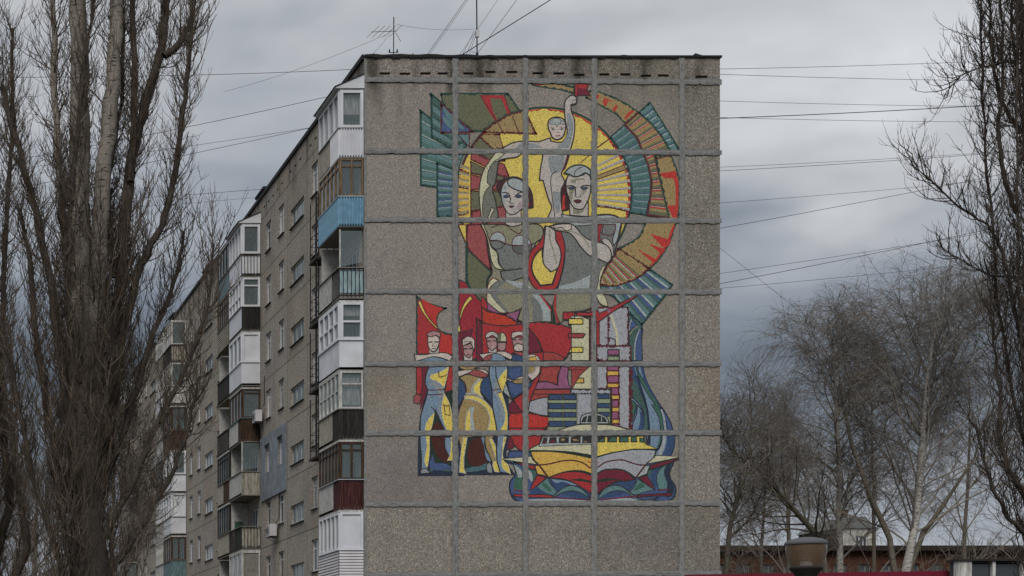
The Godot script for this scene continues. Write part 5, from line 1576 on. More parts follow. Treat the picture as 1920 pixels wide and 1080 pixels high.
	tile_shape(city_buildings, "window", "purple", [963, 1500, 1008, 1500, 1008, 1479, 963, 1479], "ink", 4.7, false, false)
	tile_shape(city_buildings, "window", "palegreen", [963, 1474, 1009, 1474, 1009, 1457, 963, 1457], "ink", 4.2, false, false)
	tile_line(city_buildings, "block_line", "ink", [953, 1547, 973, 1547, 993, 1539, 993, 1520], 4.2, false, true)
	tile_shape(city_buildings, "tower", "cream", [902, 1443, 902, 1345, 822, 1345, 854, 1399], "ink", 4.2, false, false)
	tile_shape(city_buildings, "window", "gold", [835, 1369, 869, 1369, 869, 1388, 849, 1388], "ink", 4.2, false, false)
	tile_shape(city_buildings, "cornice", "greylilac", [818, 1343, 923, 1343, 979, 1343, 979, 1326, 815, 1326], "ink", 4.7, true, false)
	tile_shape(city_buildings, "wall", "greylilac", [842, 1325, 922, 1325, 922, 1205, 842, 1205], "ink", 3.0, false, false)
	tile_shape(city_buildings, "wall", "greylilac", [656, 1296, 692, 1307, 727, 1313, 727, 1238, 692, 1243, 649, 1257], "ink", 4.2, false, true)
	tile_shape(city_buildings, "wall", "palegreen", [729, 1324, 841, 1324, 841, 1176, 729, 1176], "", 0, false, false)
	tile_shape(city_buildings, "wall", "palegreen", [924, 1325, 973, 1325, 973, 1216, 924, 1233], "", 0, false, false)
	tile_shape(city_buildings, "window", "bluedark", [731, 1323, 784, 1323, 784, 1302, 731, 1302], "ink", 3.8, false, false)
	tile_shape(city_buildings, "window", "bluedark", [789, 1323, 838, 1323, 838, 1302, 789, 1302], "ink", 3.8, false, false)
	tile_shape(city_buildings, "window", "bluedark", [731, 1288, 784, 1288, 784, 1266, 731, 1266], "ink", 3.8, false, false)
	tile_shape(city_buildings, "window", "bluedark", [789, 1288, 838, 1288, 838, 1266, 789, 1266], "ink", 3.8, false, false)
	tile_shape(city_buildings, "window", "bluedark", [731, 1252, 784, 1252, 784, 1233, 731, 1233], "ink", 3.8, false, false)
	tile_shape(city_buildings, "window", "bluedark", [789, 1252, 838, 1252, 838, 1233, 789, 1233], "ink", 3.8, false, false)
	tile_shape(city_buildings, "window", "bluedark", [731, 1217, 784, 1217, 784, 1196, 731, 1196], "ink", 3.8, false, false)
	tile_shape(city_buildings, "window", "bluedark", [789, 1217, 838, 1217, 838, 1196, 789, 1196], "ink", 3.8, false, false)
	tile_shape(city_buildings, "window", "bluedark", [924, 1325, 970, 1325, 970, 1306, 924, 1306], "ink", 3.4, false, false)
	tile_shape(city_buildings, "window", "bluedark", [924, 1288, 970, 1288, 970, 1270, 924, 1270], "ink", 3.4, false, false)
	tile_shape(city_buildings, "window", "bluedark", [924, 1253, 970, 1253, 970, 1236, 924, 1236], "ink", 3.4, false, false)
	tile_shape(city_buildings, "wall", "greylilac", [920, 1440, 961, 1440, 961, 1347, 920, 1347], "maroon", 4.2, true, false)
	tile_shape(city_buildings, "wall", "greylilac", [1009, 1440, 1051, 1440, 1051, 1186, 1010, 1196], "maroon", 4.2, true, false)
	tile_line(city_buildings, "wall_edge", "maroon", [1054, 1440, 1054, 1185], 10.6, true, true)
	tile_shape(city_buildings, "window", "purple", [964, 1440, 1006, 1440, 1006, 1418, 964, 1418], "maroon", 3.8, false, false)
	tile_shape(city_buildings, "window", "purple", [964, 1397, 1006, 1397, 1006, 1370, 964, 1370], "maroon", 3.8, false, false)
	tile_shape(city_buildings, "window", "gold", [962, 1416, 1007, 1416, 1007, 1398, 962, 1398], "maroon", 3.8, false, false)
	tile_shape(city_buildings, "window", "gold", [962, 1367, 1007, 1367, 1007, 1351, 962, 1351], "maroon", 3.8, false, false)
	tile_shape(city_buildings, "window", "purple", [980, 1349, 1006, 1349, 1006, 1323, 980, 1323], "maroon", 3.8, false, false)
	tile_shape(city_buildings, "window", "purple", [980, 1301, 1006, 1301, 1006, 1274, 980, 1274], "maroon", 3.8, false, false)
	tile_shape(city_buildings, "window", "purple", [980, 1254, 1006, 1254, 1006, 1227, 980, 1227], "maroon", 3.8, false, false)
	tile_shape(city_buildings, "window", "purple", [980, 1205, 1006, 1205, 1006, 1196, 980, 1196], "maroon", 3.8, false, false)
	tile_shape(city_buildings, "window", "gold", [979, 1320, 1009, 1320, 1009, 1304, 979, 1304], "maroon", 3.8, false, false)
	tile_shape(city_buildings, "window", "gold", [979, 1272, 1009, 1272, 1009, 1255, 979, 1255], "maroon", 3.8, false, false)
	tile_shape(city_buildings, "window", "gold", [979, 1225, 1009, 1225, 1009, 1208, 979, 1208], "maroon", 3.8, false, false)
	tile_line(city_buildings, "wall_edge", "ink", [976, 1347, 976, 1205], 7.2, true, true)
	var hydrofoil_boat := part("hydrofoil_boat", mural)
	tile_shape(hydrofoil_boat, "waves", "blue", [560, 1058, 590, 1049, 599, 1008, 578, 979, 576, 946, 588, 917, 616, 898, 786, 900, 933, 901, 1169, 902, 1215, 907, 1231, 932, 1230, 961, 1211, 990, 1209, 1017, 1223, 1049, 1198, 1070, 1139, 1073, 786, 1079, 610, 1099, 575, 1099], "navy", 6.3, false, true)
	tile_shape(hydrofoil_boat, "wave", "tealgreen", [566, 1058, 590, 1048, 603, 1005, 593, 979, 590, 946, 625, 946, 625, 1020, 610, 1037], "", 0, false, true)
	tile_shape(hydrofoil_boat, "wave", "greylight", [591, 1045, 607, 1036, 624, 1017, 624, 996, 610, 993, 600, 1023], "", 0, false, true)
	tile_shape(hydrofoil_boat, "wave", "teal", [646, 1029, 678, 1023, 682, 1005, 666, 976, 651, 1005], "", 0, false, true)
	tile_shape(hydrofoil_boat, "wave", "greylight", [647, 1023, 657, 1020, 666, 985, 663, 976, 651, 993], "", 0, false, true)
	tile_shape(hydrofoil_boat, "wave", "teallight", [725, 993, 734, 973, 763, 938, 748, 923, 713, 935, 682, 958], "ink", 2.5, false, true)
	tile_shape(hydrofoil_boat, "wave", "tealgreen", [710, 977, 725, 964, 745, 938, 734, 938, 704, 964], "", 0, false, true)
	tile_shape(hydrofoil_boat, "wave", "bluedark", [660, 935, 682, 957, 710, 938, 748, 923, 663, 927], "", 0, false, true)
	tile_shape(hydrofoil_boat, "wave", "bluedark", [734, 990, 786, 985, 831, 973, 869, 949, 895, 929, 895, 917, 845, 949, 810, 964, 781, 946, 763, 938, 745, 961], "ink", 2.5, false, true)
	tile_shape(hydrofoil_boat, "wave", "skyblue", [738, 989, 801, 980, 845, 964, 828, 963, 786, 977, 757, 973], "", 0, false, true)
	tile_shape(hydrofoil_boat, "wave", "teallight", [763, 935, 786, 952, 810, 961, 833, 960, 863, 946, 883, 926, 898, 907, 860, 932, 828, 941, 798, 938, 775, 929, 740, 910, 722, 899, 646, 901, 698, 904, 737, 914], "ink", 3.4, false, true)
	tile_shape(hydrofoil_boat, "wave", "bluedark", [784, 932, 804, 938, 833, 938, 860, 929, 886, 908, 816, 917], "", 0, false, true)
	tile_shape(hydrofoil_boat, "foam", "greylight", [646, 907, 740, 910, 816, 907, 898, 902, 816, 900, 646, 901], "", 0, false, true)
	tile_shape(hydrofoil_boat, "wave", "teal", [1125, 1029, 1166, 1037, 1189, 1049, 1154, 1014, 1151, 961, 1142, 990, 1122, 1008], "", 0, false, true)
	tile_shape(hydrofoil_boat, "wave", "bluedark", [1139, 1026, 1183, 1043, 1154, 1008, 1154, 949, 1150, 946, 1134, 990], "", 0, false, true)
	tile_shape(hydrofoil_boat, "wave", "teallight", [1214, 1052, 1192, 1032, 1189, 1008, 1201, 967, 1198, 946, 1166, 946, 1157, 985, 1163, 1017, 1186, 1040], "navy", 3.4, false, true)
	tile_shape(hydrofoil_boat, "wave", "navy", [1217, 1052, 1207, 1020, 1207, 990, 1225, 961, 1223, 932, 1201, 911, 1198, 946, 1203, 970, 1191, 1008, 1195, 1032], "", 0, false, true)
	tile_shape(hydrofoil_boat, "wave", "teallight", [1081, 988, 1125, 961, 1148, 946, 1107, 935, 1066, 927, 1051, 938, 1072, 961], "ink", 2.5, false, true)
	tile_shape(hydrofoil_boat, "wave", "tealgreen", [1092, 976, 1113, 961, 1084, 946, 1063, 941], "", 0, false, true)
	tile_shape(hydrofoil_boat, "wave", "bluedark", [1072, 985, 1078, 979, 1048, 941, 1025, 955, 990, 964, 957, 949, 924, 926, 949, 952, 1001, 976, 1037, 980], "ink", 2.5, false, true)
	tile_shape(hydrofoil_boat, "wave", "teallight", [921, 905, 940, 938, 960, 955, 990, 963, 1019, 958, 1043, 941, 1078, 914, 1104, 905, 1169, 916, 1142, 905, 1095, 902, 1072, 908, 1043, 932, 1013, 941, 978, 938, 949, 923], "ink", 3.4, false, true)
	tile_shape(hydrofoil_boat, "wave", "bluedark", [931, 910, 954, 927, 984, 936, 1013, 938, 1025, 930, 984, 919], "", 0, false, true)
	tile_shape(hydrofoil_boat, "foam", "greylight", [919, 902, 1025, 913, 1075, 907, 1084, 902], "", 0, false, true)
	tile_shape(hydrofoil_boat, "float_bar", "red", [590, 929, 646, 926, 740, 922, 754, 914, 646, 916, 591, 919], "ink", 3.4, false, true)
	tile_line(hydrofoil_boat, "float_line", "winered", [754, 916, 816, 910, 897, 905], 4.2, false, true)
	tile_line(hydrofoil_boat, "float_line", "winered", [590, 945, 610, 941, 625, 940], 4.2, false, true)
	tile_shape(hydrofoil_boat, "float_bar", "winered", [1078, 924, 1163, 930, 1216, 933, 1216, 921, 1166, 921, 1081, 916], "ink", 3.4, false, true)
	tile_line(hydrofoil_boat, "float_line", "winered", [934, 905, 1007, 913, 1078, 920], 5.1, false, true)
	tile_line(hydrofoil_boat, "float_line", "winered", [1163, 943, 1207, 947], 4.2, false, true)
	tile_shape(hydrofoil_boat, "fin", "red", [684, 1004, 720, 993, 687, 964, 657, 943, 663, 964], "ink", 4.2, false, false)
	tile_shape(hydrofoil_boat, "fin", "winered", [1085, 993, 1119, 1003, 1153, 943, 1125, 961], "inkgreen", 4.2, false, false)
	tile_shape(hydrofoil_boat, "hull_under", "winered", [921, 1002, 949, 1023, 993, 1027, 1037, 1017, 1071, 987, 1037, 980, 1001, 979, 949, 949, 921, 928], "ink", 4.2, false, true)
	tile_shape(hydrofoil_boat, "hull_under", "red", [732, 993, 772, 1010, 816, 1017, 860, 1015, 900, 1002, 900, 928, 869, 949, 839, 967, 801, 985], "ink", 4.2, false, true)
	tile_shape(hydrofoil_boat, "hull_band", "inkgreen", [810, 983, 851, 990, 900, 979, 900, 971, 860, 979], "", 0, false, true)
	tile_shape(hydrofoil_boat, "hull_band", "inkgreen", [919, 983, 949, 990, 978, 990, 1019, 983, 978, 982, 919, 974], "", 0, false, true)
	tile_shape(hydrofoil_boat, "hull_bow", "gold", [675, 1042, 693, 1042, 725, 995, 710, 1002, 684, 1007], "ink", 4.7, false, false)
	tile_shape(hydrofoil_boat, "hull_bow", "greylight", [1110, 1040, 1131, 1044, 1119, 1008, 1078, 993], "ink", 4.2, false, false)
	tile_shape(hydrofoil_boat, "hull", "gold", [657, 1098, 728, 1098, 786, 1093, 845, 1083, 901, 1071, 901, 1008, 869, 1018, 831, 1021, 786, 1014, 729, 994, 693, 1042, 669, 1067], "inkgreen", 5.5, false, true)
	tile_shape(hydrofoil_boat, "hull", "greylilac", [918, 1073, 963, 1087, 1022, 1101, 1084, 1106, 1155, 1103, 1143, 1068, 1125, 1055, 1113, 1043, 1074, 992, 1048, 1012, 1013, 1026, 978, 1027, 946, 1023, 918, 1007], "inkgreen", 5.5, false, true)
	tile_line(hydrofoil_boat, "hull_line", "maroon", [675, 1044, 713, 1045, 751, 1052, 786, 1060, 816, 1062, 851, 1057, 875, 1046, 895, 1030], 5.5, false, true)
	tile_line(hydrofoil_boat, "hull_line", "maroon", [924, 1033, 949, 1052, 984, 1061, 1025, 1063, 1060, 1051, 1090, 1044, 1113, 1043], 5.5, false, true)
	tile_line(hydrofoil_boat, "hull_line", "maroon", [693, 1040, 725, 995], 4.7, false, true)
	tile_line(hydrofoil_boat, "hull_line", "maroon", [1113, 1042, 1075, 992], 4.7, false, true)
	tile_shape(hydrofoil_boat, "wing", "cream", [543, 1067, 610, 1074, 660, 1079, 666, 1064, 684, 1046, 625, 1053], "ink", 3.8, false, false)
	tile_shape(hydrofoil_boat, "wing_under", "red", [590, 1055, 675, 1040, 675, 1024, 646, 1033], "ink", 3.8, false, false)
	tile_shape(hydrofoil_boat, "wing", "cream", [1154, 1082, 1252, 1076, 1183, 1060, 1120, 1049, 1139, 1067], "ink", 3.8, false, false)
	tile_shape(hydrofoil_boat, "wing_under", "winered", [1131, 1043, 1183, 1057, 1251, 1071, 1192, 1043, 1130, 1025], "inkgreen", 4.7, false, false)
	tile_shape(hydrofoil_boat, "deck", "cream", [646, 1101, 669, 1115, 695, 1126, 900, 1130, 900, 1081, 816, 1095, 728, 1100], "inkgreen", 4.7, false, true)
	tile_shape(hydrofoil_boat, "deck", "yellow", [919, 1155, 1104, 1158, 1115, 1126, 1159, 1108, 1066, 1106, 978, 1092, 919, 1076], "inkgreen", 4.7, false, false)
	tile_shape(hydrofoil_boat, "cabin_band", "greylight", [690, 1117, 708, 1156, 900, 1158, 900, 1126], "ink", 2.5, false, false)
	tile_shape(hydrofoil_boat, "window", "ink", [701, 1127, 710, 1153, 725, 1153, 721, 1128], "", 0, false, false)
	tile_shape(hydrofoil_boat, "window", "ink", [729, 1129, 734, 1153, 761, 1154, 761, 1130], "", 0, false, false)
	tile_shape(hydrofoil_boat, "window", "ink", [769, 1130, 771, 1154, 809, 1155, 809, 1130], "", 0, false, false)
	tile_shape(hydrofoil_boat, "window", "ink", [816, 1130, 818, 1155, 856, 1157, 856, 1130], "", 0, false, false)
	tile_shape(hydrofoil_boat, "window", "ink", [862, 1130, 863, 1157, 899, 1157, 899, 1130], "", 0, false, false)
	tile_shape(hydrofoil_boat, "window_light", "winered", [703, 1131, 716, 1140, 717, 1133], "", 0, false, true)
	tile_shape(hydrofoil_boat, "window_light", "winered", [734, 1134, 745, 1145, 754, 1137, 751, 1133], "", 0, false, true)
	tile_shape(hydrofoil_boat, "window_light", "ochre", [776, 1140, 784, 1150, 794, 1146, 791, 1139], "", 0, false, true)
	tile_shape(hydrofoil_boat, "window_light", "ochre", [822, 1146, 839, 1146, 850, 1140, 831, 1139], "", 0, false, true)
	tile_shape(hydrofoil_boat, "window_light", "ochre", [867, 1140, 883, 1136, 875, 1133], "", 0, false, true)
	tile_shape(hydrofoil_boat, "window", "ink", [919, 1133, 919, 1156, 953, 1156, 953, 1133], "", 0, false, false)
	tile_shape(hydrofoil_boat, "window", "ink", [961, 1133, 961, 1156, 1000, 1157, 1001, 1133], "", 0, false, false)
	tile_shape(hydrofoil_boat, "window", "ink", [1007, 1133, 1008, 1157, 1046, 1157, 1047, 1133], "", 0, false, false)
	tile_shape(hydrofoil_boat, "window", "ink", [1054, 1133, 1056, 1157, 1078, 1157, 1081, 1133], "", 0, false, false)
	tile_shape(hydrofoil_boat, "window", "ink", [1089, 1133, 1088, 1153, 1106, 1150, 1113, 1131], "", 0, false, false)
	tile_shape(hydrofoil_boat, "window_glass", "tealgreen", [924, 1137, 949, 1149, 950, 1137], "", 0, false, false)
	tile_shape(hydrofoil_boat, "window_glass", "tealgreen", [966, 1137, 978, 1152, 997, 1153, 997, 1137], "", 0, false, false)
	tile_shape(hydrofoil_boat, "window_glass", "tealgreen", [1012, 1137, 1015, 1153, 1043, 1153, 1043, 1137], "", 0, false, false)
	tile_shape(hydrofoil_boat, "window_glass", "tealgreen", [1058, 1137, 1059, 1153, 1076, 1153, 1078, 1137], "", 0, false, false)
	tile_shape(hydrofoil_boat, "window_glass", "tealgreen", [1092, 1136, 1092, 1148, 1104, 1147, 1109, 1135], "", 0, false, false)
	tile_shape(hydrofoil_boat, "roof", "cream", [760, 1178, 800, 1192, 842, 1202, 899, 1205, 920, 1204, 962, 1203, 1010, 1195, 1038, 1186, 1058, 1179, 1058, 1174, 760, 1174], "ink", 3.8, false, true)
	tile_shape(hydrofoil_boat, "wheelhouse", "greylight", [854, 1207, 860, 1236, 876, 1246, 899, 1250, 920, 1249, 944, 1242, 962, 1229, 969, 1207], "ink", 4.2, false, true)
	tile_shape(hydrofoil_boat, "window", "inkgreen", [859, 1214, 868, 1233, 882, 1238, 876, 1214], "ink", 2.1, false, false)
	tile_shape(hydrofoil_boat, "window", "inkgreen", [883, 1214, 888, 1239, 919, 1240, 937, 1238, 936, 1215, 919, 1214], "ink", 2.1, false, false)
	tile_shape(hydrofoil_boat, "window", "inkgreen", [942, 1215, 942, 1236, 953, 1229, 960, 1214], "ink", 2.1, false, false)
	tile_shape(hydrofoil_boat, "mark", "redbright", [885, 1057, 929, 1057, 929, 1053, 923, 1053, 921, 1024, 905, 1024, 895, 1032, 896, 1053, 885, 1053], "", 0, false, false)


# ---------------------------------------------------------------- roof masts and overhead wires
# a point at a given distance in front of the lens plane, from its place in a 1920 by 1080 view
func at(u: float, v: float, dist: float) -> Vector3:
	return Vector3((u + 180.0) * dist / FOCAL, EYE + (1290.0 - v) * dist / FOCAL, -dist)


func rod(b: Buf, p: Vector3, q: Vector3, r := 0.015) -> void:
	b.tube(PackedVector3Array([p, q]), PackedFloat32Array([r, r]), 6)


func build_roof_things() -> void:
	var foot := at(737.5, 100, 68.0)
	foot.y = ROOF + 0.05
	var o := thing("roof_aerial", "tall thin roof aerial with insulator arms, leftmost mast over the gable", "aerial", foot, "aerials on the roof")
	var b := Buf.new()
	rod(b, Vector3.ZERO, Vector3(0.02, 2.75, 0), 0.022)
	put("mast", b.mesh(), mats.iron, o)
	b = Buf.new()
	for y in [1.05, 1.28]:
		rod(b, Vector3(-0.17, y, 0), Vector3(0.17, y, 0), 0.018)
		for x in [-0.16, 0.16]:
			b.lathe(Vector3(x, y, 0), [[0.0, -0.02], [0.035, 0.0], [0.04, 0.06], [0.02, 0.09], [0.03, 0.13], [0.0, 0.15]], 8)
	rod(b, Vector3(-0.06, 0.8, 0), Vector3(0.08, 0.82, 0), 0.02)
	put("insulator_arm", b.mesh(), mats.iron, o)
	b = Buf.new()
	rod(b, Vector3(-0.98, 2.05, 0.2), Vector3(0.2, 2.25, -0.2), 0.012)
	for k in 5:
		var p := Vector3(-0.9 + k * 0.26, 2.065 + k * 0.043, 0.17 - k * 0.09)
		rod(b, p + Vector3(-0.16, -0.1, -0.35), p + Vector3(0.16, 0.1, 0.35), 0.008)
	rod(b, Vector3(0.1, 2.1, 0), Vector3(0.28, 1.7, 0.1), 0.01)
	put("antenna_boom", b.mesh(), mats.iron, o)

	foot = at(836, 100, 68.5)
	foot.y = ROOF + 0.05
	o = thing("roof_aerial", "short roof aerial with two small crossed booms, between the two tall masts", "aerial", foot, "aerials on the roof")
	b = Buf.new()
	rod(b, Vector3.ZERO, Vector3(0, 0.72, 0), 0.02)
	put("mast", b.mesh(), mats.iron, o)
	b = Buf.new()
	for q in [[-0.42, 0.12, 0.16, 0.42], [-0.3, 0.05, 0.18, 0.12]]:
		rod(b, Vector3(q[0], q[1], 0.05), Vector3(q[2], q[3], -0.05), 0.014)
		for k in 4:
			var p := Vector3(lerpf(q[0], q[2], 0.1 + k * 0.27), lerpf(q[1], q[3], 0.1 + k * 0.27), 0)
			rod(b, p + Vector3(-0.2, 0.02, -0.3), p + Vector3(0.2, -0.02, 0.3), 0.007)
	put("antenna_boom", b.mesh(), mats.iron, o)

	foot = at(894.5, 103, 67.5)
	foot.y = ROOF + 0.05
	o = thing("roof_mast", "thick dark steel pole rising from the middle of the gable roof edge", "mast", foot)
	b = Buf.new()
	rod(b, Vector3.ZERO, Vector3(0, 1.05, 0), 0.06)
	put("pole", b.mesh(), mats.iron, o)
	b = Buf.new()
	rod(b, Vector3(0, 1.05, 0), Vector3(-0.02, 3.6, 0), 0.028)
	put("upper_pole", b.mesh(), mats.iron, o)
	b = Buf.new()
	b.box(Vector3(-0.06, 1.72, -0.05), Vector3(0.08, 2.0, 0.06))
	rod(b, Vector3(-0.25, 1.12, 0), Vector3(0.05, 1.1, 0), 0.02)
	put("junction_box", b.mesh(), mats.siding, o)

	foot = facade_tf(32.5, ROOF + 0.05, -0.5).origin
	o = thing("roof_aerial", "tiny distant aerial on the far roof edge above the long side", "aerial", foot, "aerials on the roof")
	b = Buf.new()
	rod(b, Vector3.ZERO, Vector3(0, 1.1, 0), 0.02)
	put("mast", b.mesh(), mats.iron, o)
	b = Buf.new()
	rod(b, Vector3(-0.4, 0.8, 0.3), Vector3(0.7, 0.85, -0.3), 0.014)
	for k in 4:
		rod(b, Vector3(-0.25 + k * 0.25, 0.65, 0.2 - k * 0.13), Vector3(-0.25 + k * 0.25, 1.0, 0.2 - k * 0.13), 0.01)
	put("antenna_boom", b.mesh(), mats.iron, o)

	for q in [[750.0, "left", 0.85], [774.0, "right", 0.88]]:
		foot = at(q[0], 100, 67.0)
		foot.y = ROOF + 0.05
		b = Buf.new()
		b.tube(PackedVector3Array([Vector3(-0.05, 0, 0), Vector3(-0.04, 0.5, 0), Vector3(0, q[2], 0), Vector3(0.05, q[2] - 0.1, 0), Vector3(0.05, 0.3, 0), Vector3(0.07, 0, 0)]), PackedFloat32Array([0.009, 0.009, 0.009, 0.009, 0.009, 0.009]), 5)
		b.lathe(Vector3(0.07, 0, 0), [[0.06, 0.0], [0.06, 0.08], [0.03, 0.13], [0.0, 0.14]], 8)
		o = tag(put("wire_loop", b.mesh(), mats.iron), "thin wire loop with knob on the roof edge, %s one of the pair" % q[1], "wire loop", "wire loops on the roof")
		o.position = foot


func wire(p: Vector3, q: Vector3, sag: float, label: String, group: String, r := 0.012) -> void:
	var pts := PackedVector3Array()
	var rad := PackedFloat32Array()
	var m := p.lerp(q, 0.5)
	for k in 17:
		var t := k / 16.0
		pts.append(p.lerp(q, t) - m + Vector3.DOWN * sag * 4.0 * t * (1.0 - t))
		rad.append(r)
	var b := Buf.new()
	b.tube(pts, rad, 5)
	tag(put("overhead_wire", b.mesh(), mats.iron), label, "wire", group).position = m


func build_wires() -> void:
	var g := "wires running right from the block"
	var right := [
		[129, 1800, 112, 0.010, "overhead wire right of the gable, uppermost one, rising to the right"],
		[139, 1800, 146, 0.010, "overhead wire right of the gable, second from top, falling slightly"],
		[189, 1850, 195, 0.009, "nearly level thin wire right of the gable, third from top"],
		[221.5, 1830, 194, 0.018, "thick twisted wire right of the gable that rises to the poplar"],
		[220, 1840, 224, 0.009, "level thin wire right of the gable starting at the twisted wire"],
		[313, 1830, 283, 0.008, "faint upper wire of the close pair right of the gable"],
		[320, 1820, 286, 0.010, "darker lower wire of the close pair right of the gable"],
		[380, 1850, 334, 0.008, "gently rising thin wire just below the close pair right of the gable"],
		[427, 1800, 338, 0.011, "dark wire right of the gable rising steeply to the poplar branch"],
		[512, 1860, 430, 0.009, "pale wire over the birches that is crossed by a darker one"],
		[531, 1780, 441, 0.012, "dark wire over the birches crossing the pale one"],
		[540, 1790, 494, 0.008, "lowest faint wire right of the gable just above the birch tops"],
	]
	for w in right:
		var slope: float = (w[2] - w[0]) / (w[1] - 1353.0)
		var p := at(1335, w[0] - 18 * slope, 72)
		var q := at(2150, w[0] + 797 * slope, 86)
		wire(p, q, 0.12, w[4], g, w[3])
	wire(at(1340, 457, 72), at(1545, 620, 90), 0.0, "thin wire slanting down from the gable to the birch top", g, 0.007)
	g = "wires running left from the block"
	var left := [
		[655, 130, 412, 135, "level wire left of the roof corner, uppermost of the left wires", 0.010],
		[605, 183, 415, 221, "sloping wire between poplar and top balcony roof", 0.011],
		[600, 236, 360, 269, "upper wire of the lower pair left of the top balcony", 0.008],
		[592, 237, 360, 284, "lower wire of the lower pair left of the top balcony", 0.010],
		[505, 353, 350, 362, "lowest left wire, reaching the far roof edge", 0.010],
		[500, 368, 350, 378, "faint wire just below the lowest left wire", 0.007],
	]
	for w in left:
		var slope: float = (w[3] - w[1]) / float(w[2] - w[0])
		var d: float = 65.0 * 863.0 / (w[0] + 180.0) + 1.0
		wire(at(w[0] + 12, w[1] + 12 * slope, d), at(-60, w[1] + slope * (-60 - w[0]), d - 8.0), 0.1, w[4], g, w[5])
	g = "stay wires over the roof"
	var up := [
		[768, 99, 838, 0, 0.010, "left wire of the slanting pair above the roof edge"],
		[772, 99, 842, 0, 0.008, "right wire of the slanting pair above the roof edge"],
		[792, 98, 950, 0, 0.020, "thick stay wire slanting right across the roof, the longest"],
		[860, 100, 933, 0, 0.010, "stay wire slanting up past the steel pole"],
		[830, 98, 898, 0, 0.007, "thin wire from the short aerial up to the steel pole"],
	]
	for w in up:
		var p := at(w[0], w[1], 67.5)
		p.y = ROOF + 0.05
		wire(p, p + (at(w[2], w[3], 67.5) - at(w[0], w[1], 67.5)) * 1.9, 0.02, w[5], g, w[4])
	for w in [[868, 889, 58, "first of three short stays at the foot of the steel pole, from the left"], [875, 891, 62, "second of three short stays at the foot of the steel pole, from the left"], [880, 892, 66, "third of three short stays at the foot of the steel pole, from the left"]]:
		wire(at(w[0], 101, 67.5), at(w[1], w[2], 67.5), 0.0, w[3], g, 0.008)
	wire(at(722, 66, 68), at(420, 172, 76), 0.15, "faint long wire from the leftmost aerial down to the poplar", g, 0.006)
	wire(at(745, 46, 68), at(893, 54, 67.5), 0.12, "slack wire between the leftmost aerial and the steel pole", g, 0.006)
	wire(at(735, 55, 68), at(695, 104, 68), 0.1, "slack lead hanging from the leftmost aerial to the roof corner", g, 0.006)


# ---------------------------------------------------------------- bare trees
var twig_count := 0


# one shoot: it leaves along d and bends towards pull; returns its points and radii
func shoot(p: Vector3, d: Vector3, long: float, r: float, pull: Vector3, bend: float, wild: float, steps: int, r_end := 0.35) -> Array:
	var pts := PackedVector3Array([p])
	var rad := PackedFloat32Array([r])
	var step := long / steps
	for q in steps:
		d = (d + pull * bend / steps + Vector3(rng.randf_range(-1, 1), rng.randf_range(-1, 1), rng.randf_range(-1, 1)) * wild).normalized()
		p += d * step
		pts.append(p)
		rad.append(r * lerpf(1.0, r_end, float(q + 1) / steps))
	return [pts, rad]


func around(d: Vector3, spread: float) -> Vector3:      # a direction leaving d by the angle spread, any way round
	var s := d.cross(Vector3(0.3, 0.2, 0.93)).normalized()
	var t := d.cross(s)
	var a := rng.randf() * TAU
	return (d * cos(spread) + (s * cos(a) + t * sin(a)) * sin(spread)).normalized()


func shade(b: Buf, low: float, high: float) -> void:
	var t := rng.randf_range(low, high)
	b.tint = Color(t, t * rng.randf_range(0.93, 1.0), t * rng.randf_range(0.82, 0.98))


# the upright twigs of a poplar on one stem
func poplar_twigs(fine: Buf, stem: PackedVector3Array, per_metre: float, long: float, out_angle: float, r := 0.0088) -> void:
	for q in stem.size() - 1:
		var l := stem[q].distance_to(stem[q + 1])
		var d := (stem[q + 1] - stem[q]).normalized()
		var count := int(l * per_metre + rng.randf())
		for k in count:
			var p := stem[q].lerp(stem[q + 1], rng.randf())
			var n := long * rng.randf_range(0.35, 1.15)
			shade(fine, 0.35, 1.15)
			var br := shoot(p, around(d, out_angle * rng.randf_range(0.8, 2.0)), n, r * rng.randf_range(0.7, 1.3), Vector3.UP, 1.5, 0.27, maxi(5, int(n / 0.12)))
			fine.tube(br[0], br[1], 4, false)
			twig_count += 1
			var bp: PackedVector3Array = br[0]
			for e in int(n * 8.0):
				var j := 1 + rng.randi() % (bp.size() - 2)
				var bd := (bp[j + 1] - bp[j]).normalized()
				var tl := rng.randf_range(0.12, 0.55) * (0.6 + 0.4 * long)
				shade(fine, 0.5, 1.4)
				var tw := shoot(bp[j], around(bd, rng.randf_range(0.5, 1.1)), tl, r * 0.5, Vector3.UP, 1.5, 0.36, 5, 0.5)
				fine.tube(tw[0], tw[1], 3, false)
				twig_count += 1
				if rng.randf() < 0.5:
					var tp: PackedVector3Array = tw[0]
					var t3 := shoot(tp[2], around((tp[3] - tp[2]).normalized(), 0.8), tl * 0.5, r * 0.42, Vector3.UP, 1.0, 0.25, 3, 0.6)
					fine.tube(t3[0], t3[1], 3, false)


func bulgy(flat: Array, dist: float, dz: float, r0: float, r1: float) -> Array:      # a stem through places of the view at one distance
	var pts := PackedVector3Array()
	var rad := PackedFloat32Array()
	var m := flat.size() / 2
	for q in m - 1:
		var a := at(flat[q * 2], flat[q * 2 + 1], dist)
		var b := at(flat[q * 2 + 2], flat[q * 2 + 3], dist)
		for k in 4:
			var t := (q + k / 4.0) / (m - 1)
			pts.append(a.lerp(b, k / 4.0) + Vector3(rng.randf_range(-1, 1), 0, rng.randf_range(-1, 1)) * 0.02 + Vector3(0, 0, dz * sin(t * 1.6)))
			rad.append(lerpf(r0, r1, t) * rng.randf_range(0.93, 1.1))
	pts.append(at(flat[m * 2 - 2], flat[m * 2 - 1], dist) + Vector3(0, 0, dz * sin(1.6)))
	rad.append(r1)
	return [pts, rad]


